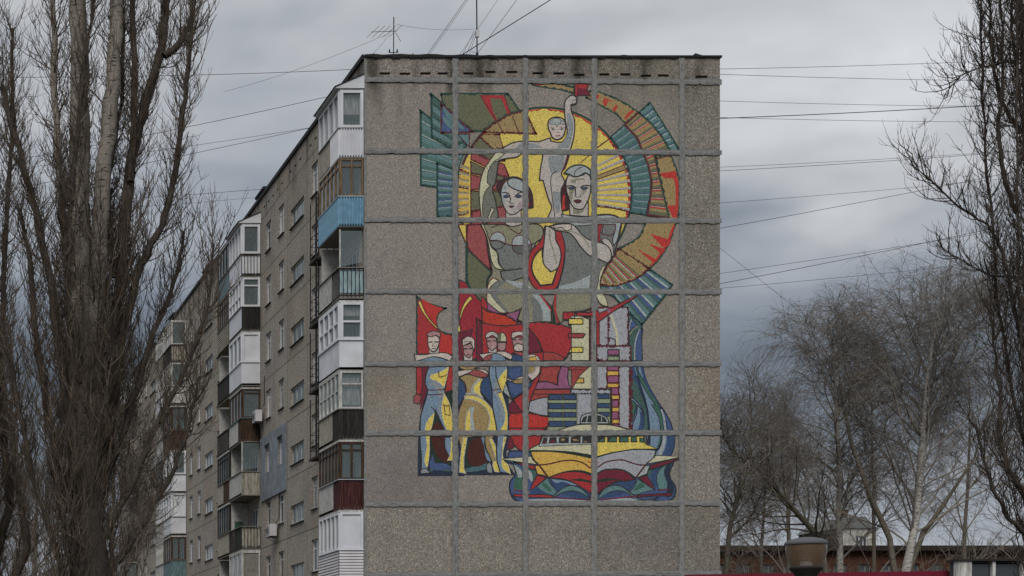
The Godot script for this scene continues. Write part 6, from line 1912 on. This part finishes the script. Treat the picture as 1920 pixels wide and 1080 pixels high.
func poplar(o: Node3D, dist: float, trunk: Array, stems: Array, density: float, long: float, bark: Material, dark: Material, twig: Material) -> void:
	var foot := o.position
	var fine := Buf.new()
	var t := bulgy(trunk[0], dist, 0.0, trunk[1], trunk[2])
	var b := Buf.new()
	b.tube(t[0], t[1], 28)
	for q in b.v.size():       # deep furrows running up the old bark
		var w := b.v[q]
		var f := smooth_noise.get_noise_3d(w.x * 22.0, w.y * 1.6, w.z * 22.0) + 0.5 * smooth_noise.get_noise_3d(w.x * 50.0, w.y * 9.0, w.z * 50.0)
		b.v[q] = w + b.n[q] * f * 0.05
	put("trunk", shifted(b, foot).mesh(), dark, o)
	poplar_twigs(fine, t[0], density * 1.5, long * 0.8, 0.5)
	# water shoots all round the lower trunk
	var tp: PackedVector3Array = t[0]
	var tr: PackedFloat32Array = t[1]
	var shoots := Buf.new()
	for q in int(density * 3.6):
		var j := rng.randi_range(int(tp.size() * 0.18), tp.size() - 2)
		var a := rng.randf() * TAU
		var out := Vector3(cos(a), 0, sin(a))
		var n := rng.randf_range(1.2, 3.4)
		shade(shoots, 0.3, 0.9)
		var st := shoot(tp[j] + out * tr[j] * 0.9, (out * rng.randf_range(0.25, 0.7) + Vector3.UP).normalized(), n, rng.randf_range(0.007, 0.018), Vector3.UP, 2.2, 0.17, 14, 0.3)
		shoots.tube(st[0], st[1], 5, false)
		poplar_twigs(fine, st[0], density * 0.3, long * 0.6, 0.5)
	put("water_shoots", shifted(shoots, foot).mesh(), twig, o).set_meta("kind", "stuff")
	for s in stems:
		var st := bulgy(s[0], dist, s[3], s[1], s[2])
		b = Buf.new()
		b.tube(st[0], st[1], 12)
		if s[4]:               # old brown bark low down, pale smooth bark above
			var y0: float = st[0][0].y
			var y1: float = st[0][st[0].size() - 1].y
			for q in b.v.size():
				var k := smoothstep(0.12, 0.42, (b.v[q].y - y0) / (y1 - y0) + 0.12 * smooth_noise.get_noise_3dv(b.v[q] * 4.0))
				b.c[q] = Color(lerpf(0.36, 1.0, k), lerpf(0.33, 1.0, k), lerpf(0.30, 1.0, k))
		for q in b.v.size():
			b.v[q] += b.n[q] * 0.014 * smooth_noise.get_noise_3dv(b.v[q] * 14.0)
		put("limb", shifted(b, foot).mesh(), bark if s[4] else dark, o)
		poplar_twigs(fine, st[0], density * (s[5] if s.size() > 5 else 1.0), long, 0.55)
	put("crown", shifted(fine, foot).mesh(), twig, o)


func shifted(b: Buf, by: Vector3) -> Buf:
	for q in b.v.size():
		b.v[q] -= by
	return b


# a birch: upswept boughs that end in hanging twigs
func birch(o: Node3D, spine: Array, dist: float, r0: float, boughs: int, reach: float, bark: Material, twig: Material, droop: float, first := 0.22) -> void:
	var foot := o.position
	var t := bulgy(spine, dist, 0.3, r0, 0.025)
	var b := Buf.new()
	b.tube(t[0], t[1], 9)
	put("trunk", shifted(b, foot).mesh(), bark, o)
	var limbs := Buf.new()
	var fine := Buf.new()
	var sp: PackedVector3Array = t[0]
	var sr: PackedFloat32Array = t[1]
	for q in boughs:
		var h := first + (1.0 - first) * (q + rng.randf()) / boughs
		var j := clampi(int(h * (sp.size() - 1)), 0, sp.size() - 2)
		var d := (sp[j + 1] - sp[j]).normalized()
		var long := reach * (1.15 - 0.85 * h) * rng.randf_range(0.7, 1.2)
		shade(limbs, 0.6, 1.2)
		var bo := shoot(sp[j], around(d, rng.randf_range(0.45, 0.85)), long, minf(sr[j] * 0.42, 0.042), Vector3(0, 0.3, 0), 0.7, 0.19, 11, 0.22)
		limbs.tube(bo[0], bo[1], 5, false)
		var bp: PackedVector3Array = bo[0]
		for e in int(long * 3.2) + 3:
			var k := mini(2 + int(pow(rng.randf(), 0.75) * (bp.size() - 3)), bp.size() - 2)
			var bd := (bp[k + 1] - bp[k]).normalized()
			var sl := rng.randf_range(0.6, 2.0) * (0.5 + reach * 0.09)
			shade(fine, 0.5, 1.15)
			var su := shoot(bp[k], around(bd, rng.randf_range(0.4, 1.15)), sl, 0.012, Vector3(0, -0.2 * droop, 0), 1.0, 0.16, 6, 0.4)
			fine.tube(su[0], su[1], 3, false)
			var pp: PackedVector3Array = su[0]
			for w in 9:
				var m := 1 + rng.randi() % (pp.size() - 2)
				shade(fine, 0.45, 1.1)
				var tw := shoot(pp[m], around((pp[m + 1] - pp[m]).normalized(), rng.randf_range(0.3, 0.9)), rng.randf_range(0.35, 1.4), 0.0056, Vector3.DOWN, 1.3 * droop, 0.2, 5, 0.6)
				fine.tube(tw[0], tw[1], 3, false)
	put("limbs", shifted(limbs, foot).mesh(), bark if droop < 0.5 else twig, o)
	put("crown", shifted(fine, foot).mesh(), twig, o)


func build_trees() -> void:
	var bark_tex := marked_bark(512, 120, 34.0, 41, 0.7)
	var rough_tex := marked_bark(512, 900, 9.0, 42, 0.5)
	var birch_tex := marked_bark(512, 260, 30.0, 43, 0.85)
	var pale_bark := matte(lin(0.34, 0.31, 0.27), 0.9, bark_tex, 0.9)
	var dark_bark := matte(lin(0.135, 0.114, 0.098), 0.95, rough_tex, 1.0)
	var twig := matte(lin(0.135, 0.110, 0.093), 0.9)
	var dark_twig := matte(lin(0.085, 0.069, 0.060), 0.9)
	var white_bark := matte(lin(0.55, 0.53, 0.50), 0.9, birch_tex, 0.45)
	var birch_twig := matte(lin(0.245, 0.228, 0.220), 0.9)
	var beige_bark := matte(lin(0.27, 0.24, 0.19), 0.9, rough_tex, 0.5)

	var d := 25.0
	var foot := at(163, 1290, d)
	foot.y = 0
	var o := thing("poplar_tree", "big bare poplar with two pale marked stems and dense upright twigs", "tree", foot)
	poplar(o, d, [[160, 1500, 165, 1200, 166, 1000, 165, 860, 163, 700, 164, 560], 0.35, 0.13], [
		[[152, 900, 151, 600, 148, 450, 147, 300, 147, 150, 145, 0, 143, -160], 0.20, 0.105, 0.1, true, 0.4],
		[[174, 900, 178, 620, 184, 480, 192, 330, 206, 200, 213, 80, 217, -120], 0.15, 0.09, 0.25, true, 0.4],
		[[200, 840, 222, 560, 238, 400, 245, 300, 264, 230, 287, 150, 306, 80, 316, 0, 322, -80], 0.10, 0.055, -0.2, false],
		[[306, 105, 325, 92, 345, 70, 360, 30, 370, -30], 0.06, 0.04, 0.0, false],
		[[244, 340, 251, 200, 248, 50, 244, -60], 0.055, 0.035, 0.15, false],
		[[158, 900, 138, 640, 122, 430, 110, 260, 104, 100, 100, -60], 0.07, 0.04, -0.25, true, 0.9],
		[[190, 900, 230, 620, 262, 500, 298, 432, 318, 360, 332, 280, 343, 170, 352, 60], 0.07, 0.028, 0.35, false],
		[[180, 960, 235, 800, 268, 700, 290, 620, 320, 560, 345, 480, 352, 420], 0.06, 0.02, -0.4, false],
		[[195, 1010, 250, 900, 290, 800, 330, 720, 365, 640, 385, 560, 392, 470], 0.06, 0.018, 0.4, false],
		[[200, 1080, 265, 990, 318, 900, 352, 810, 372, 720], 0.05, 0.016, -0.1, false],
		[[150, 950, 108, 640, 93, 530, 66, 400, 43, 320, 20, 240, 2, 170], 0.07, 0.04, 0.2, false],
		[[135, 960, 90, 780, 70, 620, 62, 500, 40, 380], 0.065, 0.03, -0.3, false],
		[[120, 1080, 60, 900, 30, 760, 10, 640], 0.05, 0.025, 0.3, false],
		[[150, 560, 132, 380, 150, 200, 165, 60, 172, -60], 0.04, 0.022, 0.4, false],
		[[215, 520, 205, 330, 232, 180, 236, 20, 240, -60], 0.04, 0.022, -0.4, false],
	], 27.0, 0.8, pale_bark, dark_bark, twig)

	d = 27.0
	foot = at(-45, 1290, d)
	foot.y = 0
	o = thing("poplar_tree", "bare poplar at the left border, mostly outside the view", "tree", foot)
	poplar(o, d, [[-45, 1480, -50, 1200, -52, 1000, -55, 800], 0.3, 0.2], [
		[[-50, 900, -30, 600, -22, 350, -20, 100, -20, -100], 0.15, 0.08, 0.1, false],
		[[-40, 1150, 20, 950, 12, 850, 2, 700, 8, 560, 14, 400, 24, 200, 26, 40], 0.08, 0.025, -0.3, false],
		[[-30, 1200, 50, 1030, 40, 950, 25, 880, 18, 760], 0.08, 0.03, 0.3, false],
	], 24.0, 0.8, pale_bark, dark_bark, twig)

	d = 28.0
	foot = at(1945, 1290, d)
	foot.y = 0
	o = thing("poplar_tree", "dark bare poplar at the right border with crooked side boughs", "tree", foot)
	poplar(o, d, [[1980, 1480, 1972, 1200, 1950, 1040, 1935, 900], 0.24, 0.10], [
		[[1920, 950, 1906, 800, 1900, 650, 1893, 500, 1900, 350, 1892, 200, 1880, 80, 1876, -80], 0.061, 0.029, 0.1, false],
		[[1925, 900, 1930, 600, 1915, 400, 1921, 200, 1912, 60, 1910, -80], 0.050, 0.029, -0.3, false],
		[[1905, 1010, 1858, 975, 1818, 920, 1790, 838, 1782, 800], 0.043, 0.014, 0.3, false],
		[[1900, 930, 1870, 880, 1856, 810, 1862, 740, 1850, 640, 1846, 540], 0.040, 0.013, -0.2, false],
		[[1892, 640, 1862, 560, 1840, 480, 1800, 430, 1740, 398, 1700, 365, 1665, 340, 1650, 305], 0.032, 0.006, 0.5, false],
		[[1880, 400, 1850, 330, 1836, 250, 1842, 160, 1838, 60, 1830, -40], 0.036, 0.013, 0.2, false],
		[[1888, 250, 1860, 180, 1850, 80, 1852, -40], 0.036, 0.014, -0.3, false],
		[[1885, 120, 1850, 122, 1800, 135, 1760, 150, 1730, 175, 1716, 198], 0.016, 0.004, 0.4, false],
		[[1893, 520, 1850, 510, 1800, 470, 1770, 445], 0.018, 0.006, -0.5, false],
		[[1910, 300, 1900, 150, 1896, 20, 1900, -60], 0.036, 0.022, 0.4, false],
		[[1920, 960, 1885, 760, 1862, 560, 1850, 320, 1842, 120, 1840, -60], 0.029, 0.012, -0.4, false],
		[[1905, 860, 1872, 620, 1852, 380, 1846, 180, 1842, -60], 0.032, 0.014, 0.5, false],
		[[1915, 700, 1905, 450, 1888, 250, 1866, 60, 1860, -60], 0.032, 0.014, 0.1, false],
	], 19.0, 0.75, dark_bark, dark_bark, dark_twig)

	o.position.x += 0.24
	d = 75.0
	foot = at(1575, 1290, d)
	foot.y = 0
	o = thing("birch_tree", "slender white-barked birch right of the gable, left of the taller birch", "tree", foot, "birches behind the lamp")
	birch(o, [1577, 1360, 1573, 1080, 1570, 977, 1567, 862, 1561, 736, 1556, 690, 1553, 640], d, 0.17, 54, 6.6, white_bark, birch_twig, 1.0)
	d = 72.0
	foot = at(1690, 1290, d)
	foot.y = 0
	o = thing("birch_tree", "tall spreading birch with a pale forked trunk, rightmost of the birches", "tree", foot, "birches behind the lamp")
	birch(o, [1684, 1360, 1695, 1080, 1713, 977, 1722, 862, 1725, 782, 1731, 720, 1740, 650, 1752, 596], d, 0.21, 66, 8.8, white_bark, birch_twig, 0.9)
	var t2 := bulgy([1690, 1150, 1672, 1010, 1640, 930, 1606, 830, 1590, 740, 1582, 660], d, -0.5, 0.15, 0.02)
	var b := Buf.new()
	b.tube(t2[0], t2[1], 7)
	put("limb", shifted(b, foot).mesh(), beige_bark, o)
	t2 = bulgy([1695, 1100, 1725, 1000, 1770, 930, 1812, 860, 1840, 760], d, 0.6, 0.13, 0.02)
	b = Buf.new()
	b.tube(t2[0], t2[1], 7)
	put("limb", shifted(b, foot).mesh(), beige_bark, o)
	d = 80.0
	foot = at(1360, 1290, d)
	foot.y = 0
	o = thing("young_tree", "pale-stemmed young tree leaning out beside the gable's right edge", "tree", foot)
	birch(o, [1352, 1350, 1358, 1080, 1366, 990, 1376, 940, 1396, 876, 1404, 800, 1400, 735], d, 0.15, 34, 4.2, beige_bark, birch_twig, 0.2, 0.3)
	d = 68.0
	foot = at(1555, 1290, d)
	foot.y = 0
	o = thing("bare_tree", "bare tree with a trunk that leans left over the lamp", "tree", foot)
	birch(o, [1580, 1370, 1545, 1060, 1524, 1000, 1470, 940, 1420, 885, 1366, 848, 1340, 800], d, 0.15, 40, 3.6, beige_bark, birch_twig, 0.3, 0.3)
	var spots := [[1475, 92.0, [1478, 1340, 1476, 1000, 1472, 860, 1468, 740], 5.2, "thin bare tree left of the white birch, directly above the lamp"],
		[1640, 95.0, [1640, 1340, 1636, 1000, 1630, 830, 1626, 700], 6.0, "bare tree filling the gap between the two birches"],
		[1800, 90.0, [1800, 1340, 1806, 1000, 1812, 840, 1810, 710], 6.2, "bare tree seen through the twigs of the right border poplar"],
		[1425, 100.0, [1425, 1330, 1424, 1050, 1430, 930, 1436, 790], 4.6, "low bare tree between the leaning trunk and the gable"]]
	for q in spots:
		foot = at(q[0], 1290, q[1])
		foot.y = 0
		o = thing("bare_tree", q[4], "tree", foot, "bare trees behind the birches")
		birch(o, q[2], q[1], 0.13, 26, q[3], beige_bark, birch_twig, 0.7)
	# thin growth far behind the left poplars
	var left_spots := [[60, 70.0, [60, 1350, 62, 1100, 66, 1000, 70, 880], "bare bushy tree far behind the left border poplar"], [205, 85.0, [205, 1340, 208, 1060, 212, 930, 215, 830], "bare tree at the far end of the block behind the big poplar"]]
	for q in left_spots:
		foot = at(q[0], 1290, q[1])
		foot.y = 0
		o = thing("bare_tree", q[3], "tree", foot)
		birch(o, q[2], q[1], 0.18, 40, 5.0, beige_bark, birch_twig, 0.5)

	# bare thicket in front of the brick house: a handful of shrubs, each turned and sized on its own
	var shrub := Buf.new()
	var stems := Buf.new()
	for q in 16:
		var dir := around(Vector3.UP, rng.randf_range(0.1, 0.65))
		shade(stems, 0.6, 1.2)
		var st := shoot(Vector3(rng.randf_range(-0.6, 0.6), 0, rng.randf_range(-0.6, 0.6)), dir, rng.randf_range(5.0, 9.0), 0.045, Vector3.UP, 0.4, 0.12, 12, 0.2)
		stems.tube(st[0], st[1], 5, false)
		var pp: PackedVector3Array = st[0]
		for e in 15:
			var k := 2 + rng.randi() % 9
			shade(shrub, 0.5, 1.1)
			var su := shoot(pp[k], around((pp[k + 1] - pp[k]).normalized(), rng.randf_range(0.4, 1.0)), rng.randf_range(0.8, 2.4), 0.014, Vector3.UP, 0.4, 0.2, 6, 0.4)
			shrub.tube(su[0], su[1], 3, false)
			var tp: PackedVector3Array = su[0]
			for w in 4:
				var m := 1 + rng.randi() % 4
				var tw := shoot(tp[m], around((tp[m + 1] - tp[m]).normalized(), 0.8), rng.randf_range(0.3, 0.9), 0.008, Vector3.UP, 0.2, 0.25, 4, 0.6)
				shrub.tube(tw[0], tw[1], 3, false)
	var places := [[1372, 96.0, 1.15, "bare shrub thicket beside the gable's right edge, first from the left"], [1418, 88.0, 1.0, "bare shrub thicket left of the lamp, second from the left"], [1462, 98.0, 1.2, "bare shrub thicket just left of the lamp, third from the left"],
		[1530, 86.0, 0.95, "bare shrub thicket behind the lamp's right side"], [1598, 99.0, 1.15, "bare shrub thicket below the grey house"], [1652, 90.0, 1.05, "bare shrub thicket left of the tall birch trunk"],
		[1735, 97.0, 1.25, "bare shrub thicket right of the tall birch trunk"], [1782, 84.0, 1.05, "bare shrub thicket left of the glass kiosk"], [1842, 92.0, 1.3, "bare shrub thicket behind the glass kiosk"], [1900, 84.0, 1.2, "bare shrub thicket behind the right border poplar"],
		[30, 60.0, 1.1, "bare shrub thicket at the lower left corner"]]
	var first: Node3D = null
	for q in places:
		foot = at(q[0], 1290, q[1])
		foot.y = 0
		if first == null:
			o = thing("bare_shrub", q[3], "shrub", foot, "thicket of bare shrubs")
			put("stems", stems.mesh(), beige_bark, o)
			put("twigs", shrub.mesh(), birch_twig, o)
			first = o
		else:
			o = first.duplicate()
			o.name = numbered(self, "bare_shrub")
			add_child(o, true)
			o.position = foot
			o.set_meta("label", q[3])
		o.scale = Vector3.ONE * q[2]
		o.rotation.y = rng.randf() * TAU


# ---------------------------------------------------------------- houses behind and the street in front
func build_backdrop() -> void:
	var brick_tex := aggregate(256, 2600, 2.0, 0.3, 51)
	var brick := matte(lin(0.165, 0.078, 0.052), 0.95, brick_tex, 0.5)
	var tin_roof := matte(lin(0.028, 0.021, 0.020), 0.9)
	var left := at(1335, 1290, 112.0)
	var right := at(1960, 1290, 112.0)
	var o := thing("brick_house", "long low orange brick house with dark brown roof behind the birches", "building", Vector3(left.x, 0, left.z))
	var w := right.x - left.x
	var top := 10.95
	var b := Buf.new()
	var holes := []
	for k in 14:
		for fl in 3:
			holes.append(Rect2(0.05 + k * 1.65, 2.0 + fl * 3.2, 0.9, 1.65))
	put("wall", panel_mesh(Transform3D(Basis(), Vector3(left.x, 0, left.z)), w, top, 0.3, holes, 3.0, true), brick, o)
	for h in holes:
		if h.position.y > 6.0:
			window(o, Transform3D(Basis(), Vector3(h.position.x + h.size.x / 2, h.position.y, 0)), h.size.x, h.size.y, "sash", "slab", "dark_glass", 0.14)
	b = Buf.new()
	b.box(Vector3(0.01, 0, -9), Vector3(w - 0.01, top - 0.02, -0.32))
	put("inner_wall", b.mesh(), mats.core, o)
	b = Buf.new()
	b.hexa([Vector3(-0.4, top, 0.45), Vector3(w + 0.4, top, 0.45), Vector3(w + 0.4, top, -9.4), Vector3(-0.4, top, -9.4),
		Vector3(-0.4, top + 0.35, 0.45), Vector3(w + 0.4, top + 0.35, 0.45), Vector3(w + 0.4, top + 0.6, -4.5), Vector3(-0.4, top + 0.6, -4.5)])
	put("roof", b.mesh(), tin_roof, o)
	# grey house with a gable and chimney, higher up behind
	var at0 := at(1577, 1290, 126.0)
	at0.y = 0
	o = thing("grey_house", "small pale grey gabled house top with a chimney behind the brick roof", "building", at0)
	var s := 126.0 / FOCAL
	var ww := 62 * s
	var eave := EYE + (1290 - 990) * s
	var ridge := EYE + (1290 - 968) * s
	var hole := Rect2(ww * 0.44, eave - 1.75, ww * 0.36, 1.15)
	put("wall", panel_mesh(Transform3D(Basis(), at0), ww, eave, 0.2, [hole], 2.0, true), mats.white_worn, o)
	window(o, Transform3D(Basis(), Vector3(hole.position.x + hole.size.x / 2, hole.position.y, 0)), hole.size.x, hole.size.y, "three", "white", "dark_glass", 0.1)
	b = Buf.new()
	b.box(Vector3(0.02, 0, -6), Vector3(ww - 0.02, eave - 0.02, -0.22))
	put("inner_wall", b.mesh(), mats.core, o)
	b = Buf.new()
	b.hexa([Vector3(-0.12, eave, 0.15), Vector3(ww + 0.12, eave, 0.15), Vector3(ww + 0.12, eave, -6.2), Vector3(-0.12, eave, -6.2),
		Vector3(ww * 0.35, ridge, -0.2), Vector3(ww * 0.78, ridge, -0.2), Vector3(ww * 0.78, ridge, -5.8), Vector3(ww * 0.35, ridge, -5.8)])
	var roof := put("roof", b.mesh(), matte(lin(0.11, 0.115, 0.12), 0.8), o)
	b = Buf.new()
	var cx := ww * 0.55
	b.box(Vector3(cx - 0.28, ridge - 0.3, -2.6), Vector3(cx + 0.28, ridge + 0.62, -2.0))
	b.box(Vector3(cx - 0.36, ridge + 0.62, -2.68), Vector3(cx + 0.36, ridge + 0.72, -1.92))
	put("chimney", b.mesh(), brick, roof)
	# a lower block closing the view at the far left
	at0 = at(60, 1290, 150.0)
	at0.y = 0
	o = thing("far_house", "low grey house at the far left seen through the poplar twigs", "building", at0)
	b = Buf.new()
	b.box(Vector3(0, 0, -8), Vector3(9.5, 11.2, 0))
	put("wall", b.mesh(), mats.facade, o)
	b = Buf.new()
	b.hexa([Vector3(-0.3, 11.2, 0.3), Vector3(9.8, 11.2, 0.3), Vector3(9.8, 11.2, -8.3), Vector3(-0.3, 11.2, -8.3),
		Vector3(2.5, 13.2, -3), Vector3(7.3, 13.2, -3), Vector3(7.3, 13.2, -5), Vector3(2.5, 13.2, -5)])
	put("roof", b.mesh(), mats.roofing, o)
	for k in 4:
		for fl in 3:
			window(o, Transform3D(Basis(), Vector3(1.2 + k * 2.3, 1.6 + fl * 3.2, 0.16)), 1.2, 1.6, "sash", "white", "dark_glass", 0.1)


func build_street() -> void:
	# street lamp with a smoky bowl
	var p := at(1511.5, 1290, 23.0)
	p.y = 0
	var lamp := thing("street_lamp", "street lamp with smoky conical bowl and flat dark cap", "street lamp", p)
	var k := 23.0 / FOCAL
	var top := EYE + (1290 - 1007) * k
	var b := Buf.new()
	b.lathe(Vector3.ZERO, [[0.14, 0.0], [0.14, 0.25], [0.08, 0.35], [0.06, 0.6], [0.048, top - 0.75], [0.06, top - 0.70]], 20)
	put("post", b.mesh(), mats.iron, lamp)
	b = Buf.new()
	b.lathe(Vector3(0, top, 0), [[0.055, -0.72], [0.10, -0.62], [0.145, -0.53], [0.205, -0.455], [0.212, -0.43], [0.20, -0.415], [0.0, -0.412]], 28)
	put("lamp_base", b.mesh(), mats.iron, lamp)
	b = Buf.new()
	b.lathe(Vector3(0, top, 0), [[0.196, -0.425], [0.235, -0.33], [0.258, -0.20], [0.262, -0.10]], 32)
	var smoky := StandardMaterial3D.new()
	smoky.albedo_color = Color(0.46, 0.38, 0.31, 0.58)
	smoky.transparency = BaseMaterial3D.TRANSPARENCY_ALPHA
	smoky.roughness = 0.12
	put("glass_bowl", b.mesh(), smoky, lamp)
	b = Buf.new()
	b.lathe(Vector3(0, top, 0), [[0.268, -0.112], [0.276, -0.108], [0.276, -0.088], [0.262, -0.066], [0.20, -0.03], [0.10, -0.008], [0.0, 0.0]], 32)
	put("cap", b.mesh(), matte(lin(0.085, 0.088, 0.095), 0.85), lamp)
	b = Buf.new()
	for q in 4:
		b.lathe(Vector3(0, top - 0.33 + q * 0.045, 0), [[0.055, 0.0], [0.095 + 0.004 * q, 0.012], [0.095 + 0.004 * q, 0.018], [0.055, 0.03]], 20)
	b.lathe(Vector3(0, top, 0), [[0.085, -0.41], [0.07, -0.34], [0.05, -0.33], [0.05, -0.15], [0.10, -0.115]], 20)
	put("louvre", b.mesh(), mats.siding, lamp)
	# shop pavilion whose red fascia just shows along the lower border
	var a := at(1285, 1290, 46.2)
	var c := at(1797, 1290, 44.6)
	a.y = 0
	c.y = 0
	var long := a.distance_to(c)
	var shop := thing("shop_pavilion", "low shop pavilion with crimson fascia along the lower right border", "pavilion", a)
	shop.rotation.y = -atan2(c.z - a.z, c.x - a.x)
	var high := EYE + (1290 - 1077.5) * 46.2 / FOCAL
	b = Buf.new()
	b.box(Vector3(0.1, 0, -5.0), Vector3(long - 0.1, high - 0.75, -0.12))
	put("wall", b.mesh(), mats.white_worn, shop)
	for q in 4:
		b = Buf.new()
		b.box(Vector3(long * q / 4.0 + 0.004, high - 0.75, -0.10), Vector3(long * (q + 1) / 4.0 - 0.004, high, 0.0))
		put("fascia_panel", b.mesh(), mats.fascia, shop)
	b = Buf.new()
	b.box(Vector3(0.0, high - 0.30, -5.1), Vector3(long, high - 0.12, -0.102))
	put("roof", b.mesh(), mats.roofing, shop)
	for q in 3:
		window(shop, Transform3D(Basis(), Vector3(1.3 + q * 2.2, 0.9, 0.02)), 1.6, 1.9, "three", "white", "dark_glass", 0.1)
	b = Buf.new()
	b.box(Vector3(long - 0.95, 0.02, -0.118), Vector3(long - 0.2, 2.2, -0.06))
	var door := put("door", b.mesh(), mats.siding, shop)
	b = Buf.new()
	rod(b, Vector3(long - 0.85, 0.9, -0.03), Vector3(long - 0.85, 1.3, -0.03), 0.015)
	put("handle", b.mesh(), mats.iron, door)
	# glazed kiosk beside it
	var e := at(1797, 1290, 44.0)
	e.y = 0
	var kiosk := thing("glazed_kiosk", "white-posted glass kiosk corner at the lower right beside the crimson fascia", "kiosk", e)
	var kh := EYE + (1290 - 1052) * 44.0 / FOCAL
	for q in [[0.0, 0.36], [0.92, 1.0], [1.7, 2.0]]:
		b = Buf.new()
		b.box(Vector3(q[0], 0, -0.2), Vector3(q[1], kh, 0.0))
		put("post", b.mesh(), mats.white_worn, kiosk)
	for q in [[0.36, 0.92], [1.0, 1.7]]:
		b = Buf.new()
		b.quad(Vector3(q[0], 0.5, -0.1), Vector3(q[0], kh - 0.08, -0.1), Vector3(q[1], kh - 0.08, -0.1), Vector3(q[1], 0.5, -0.1))
		put("pane", b.mesh(), mats.dark_glass, kiosk)
		b = Buf.new()
		b.box(Vector3(q[0], 0, -0.18), Vector3(q[1], 0.5, -0.02))
		put("plinth", b.mesh(), mats.white_worn, kiosk)
	b = Buf.new()
	b.box(Vector3(0.02, 0, -0.40), Vector3(1.98, kh - 0.02, -0.21))
	put("back_wall", b.mesh(), mats.room, kiosk)
	b = Buf.new()
	b.box(Vector3(-0.04, kh, -0.45), Vector3(2.04, kh + 0.05, 0.04))
	put("roof", b.mesh(), mats.roofing, kiosk)
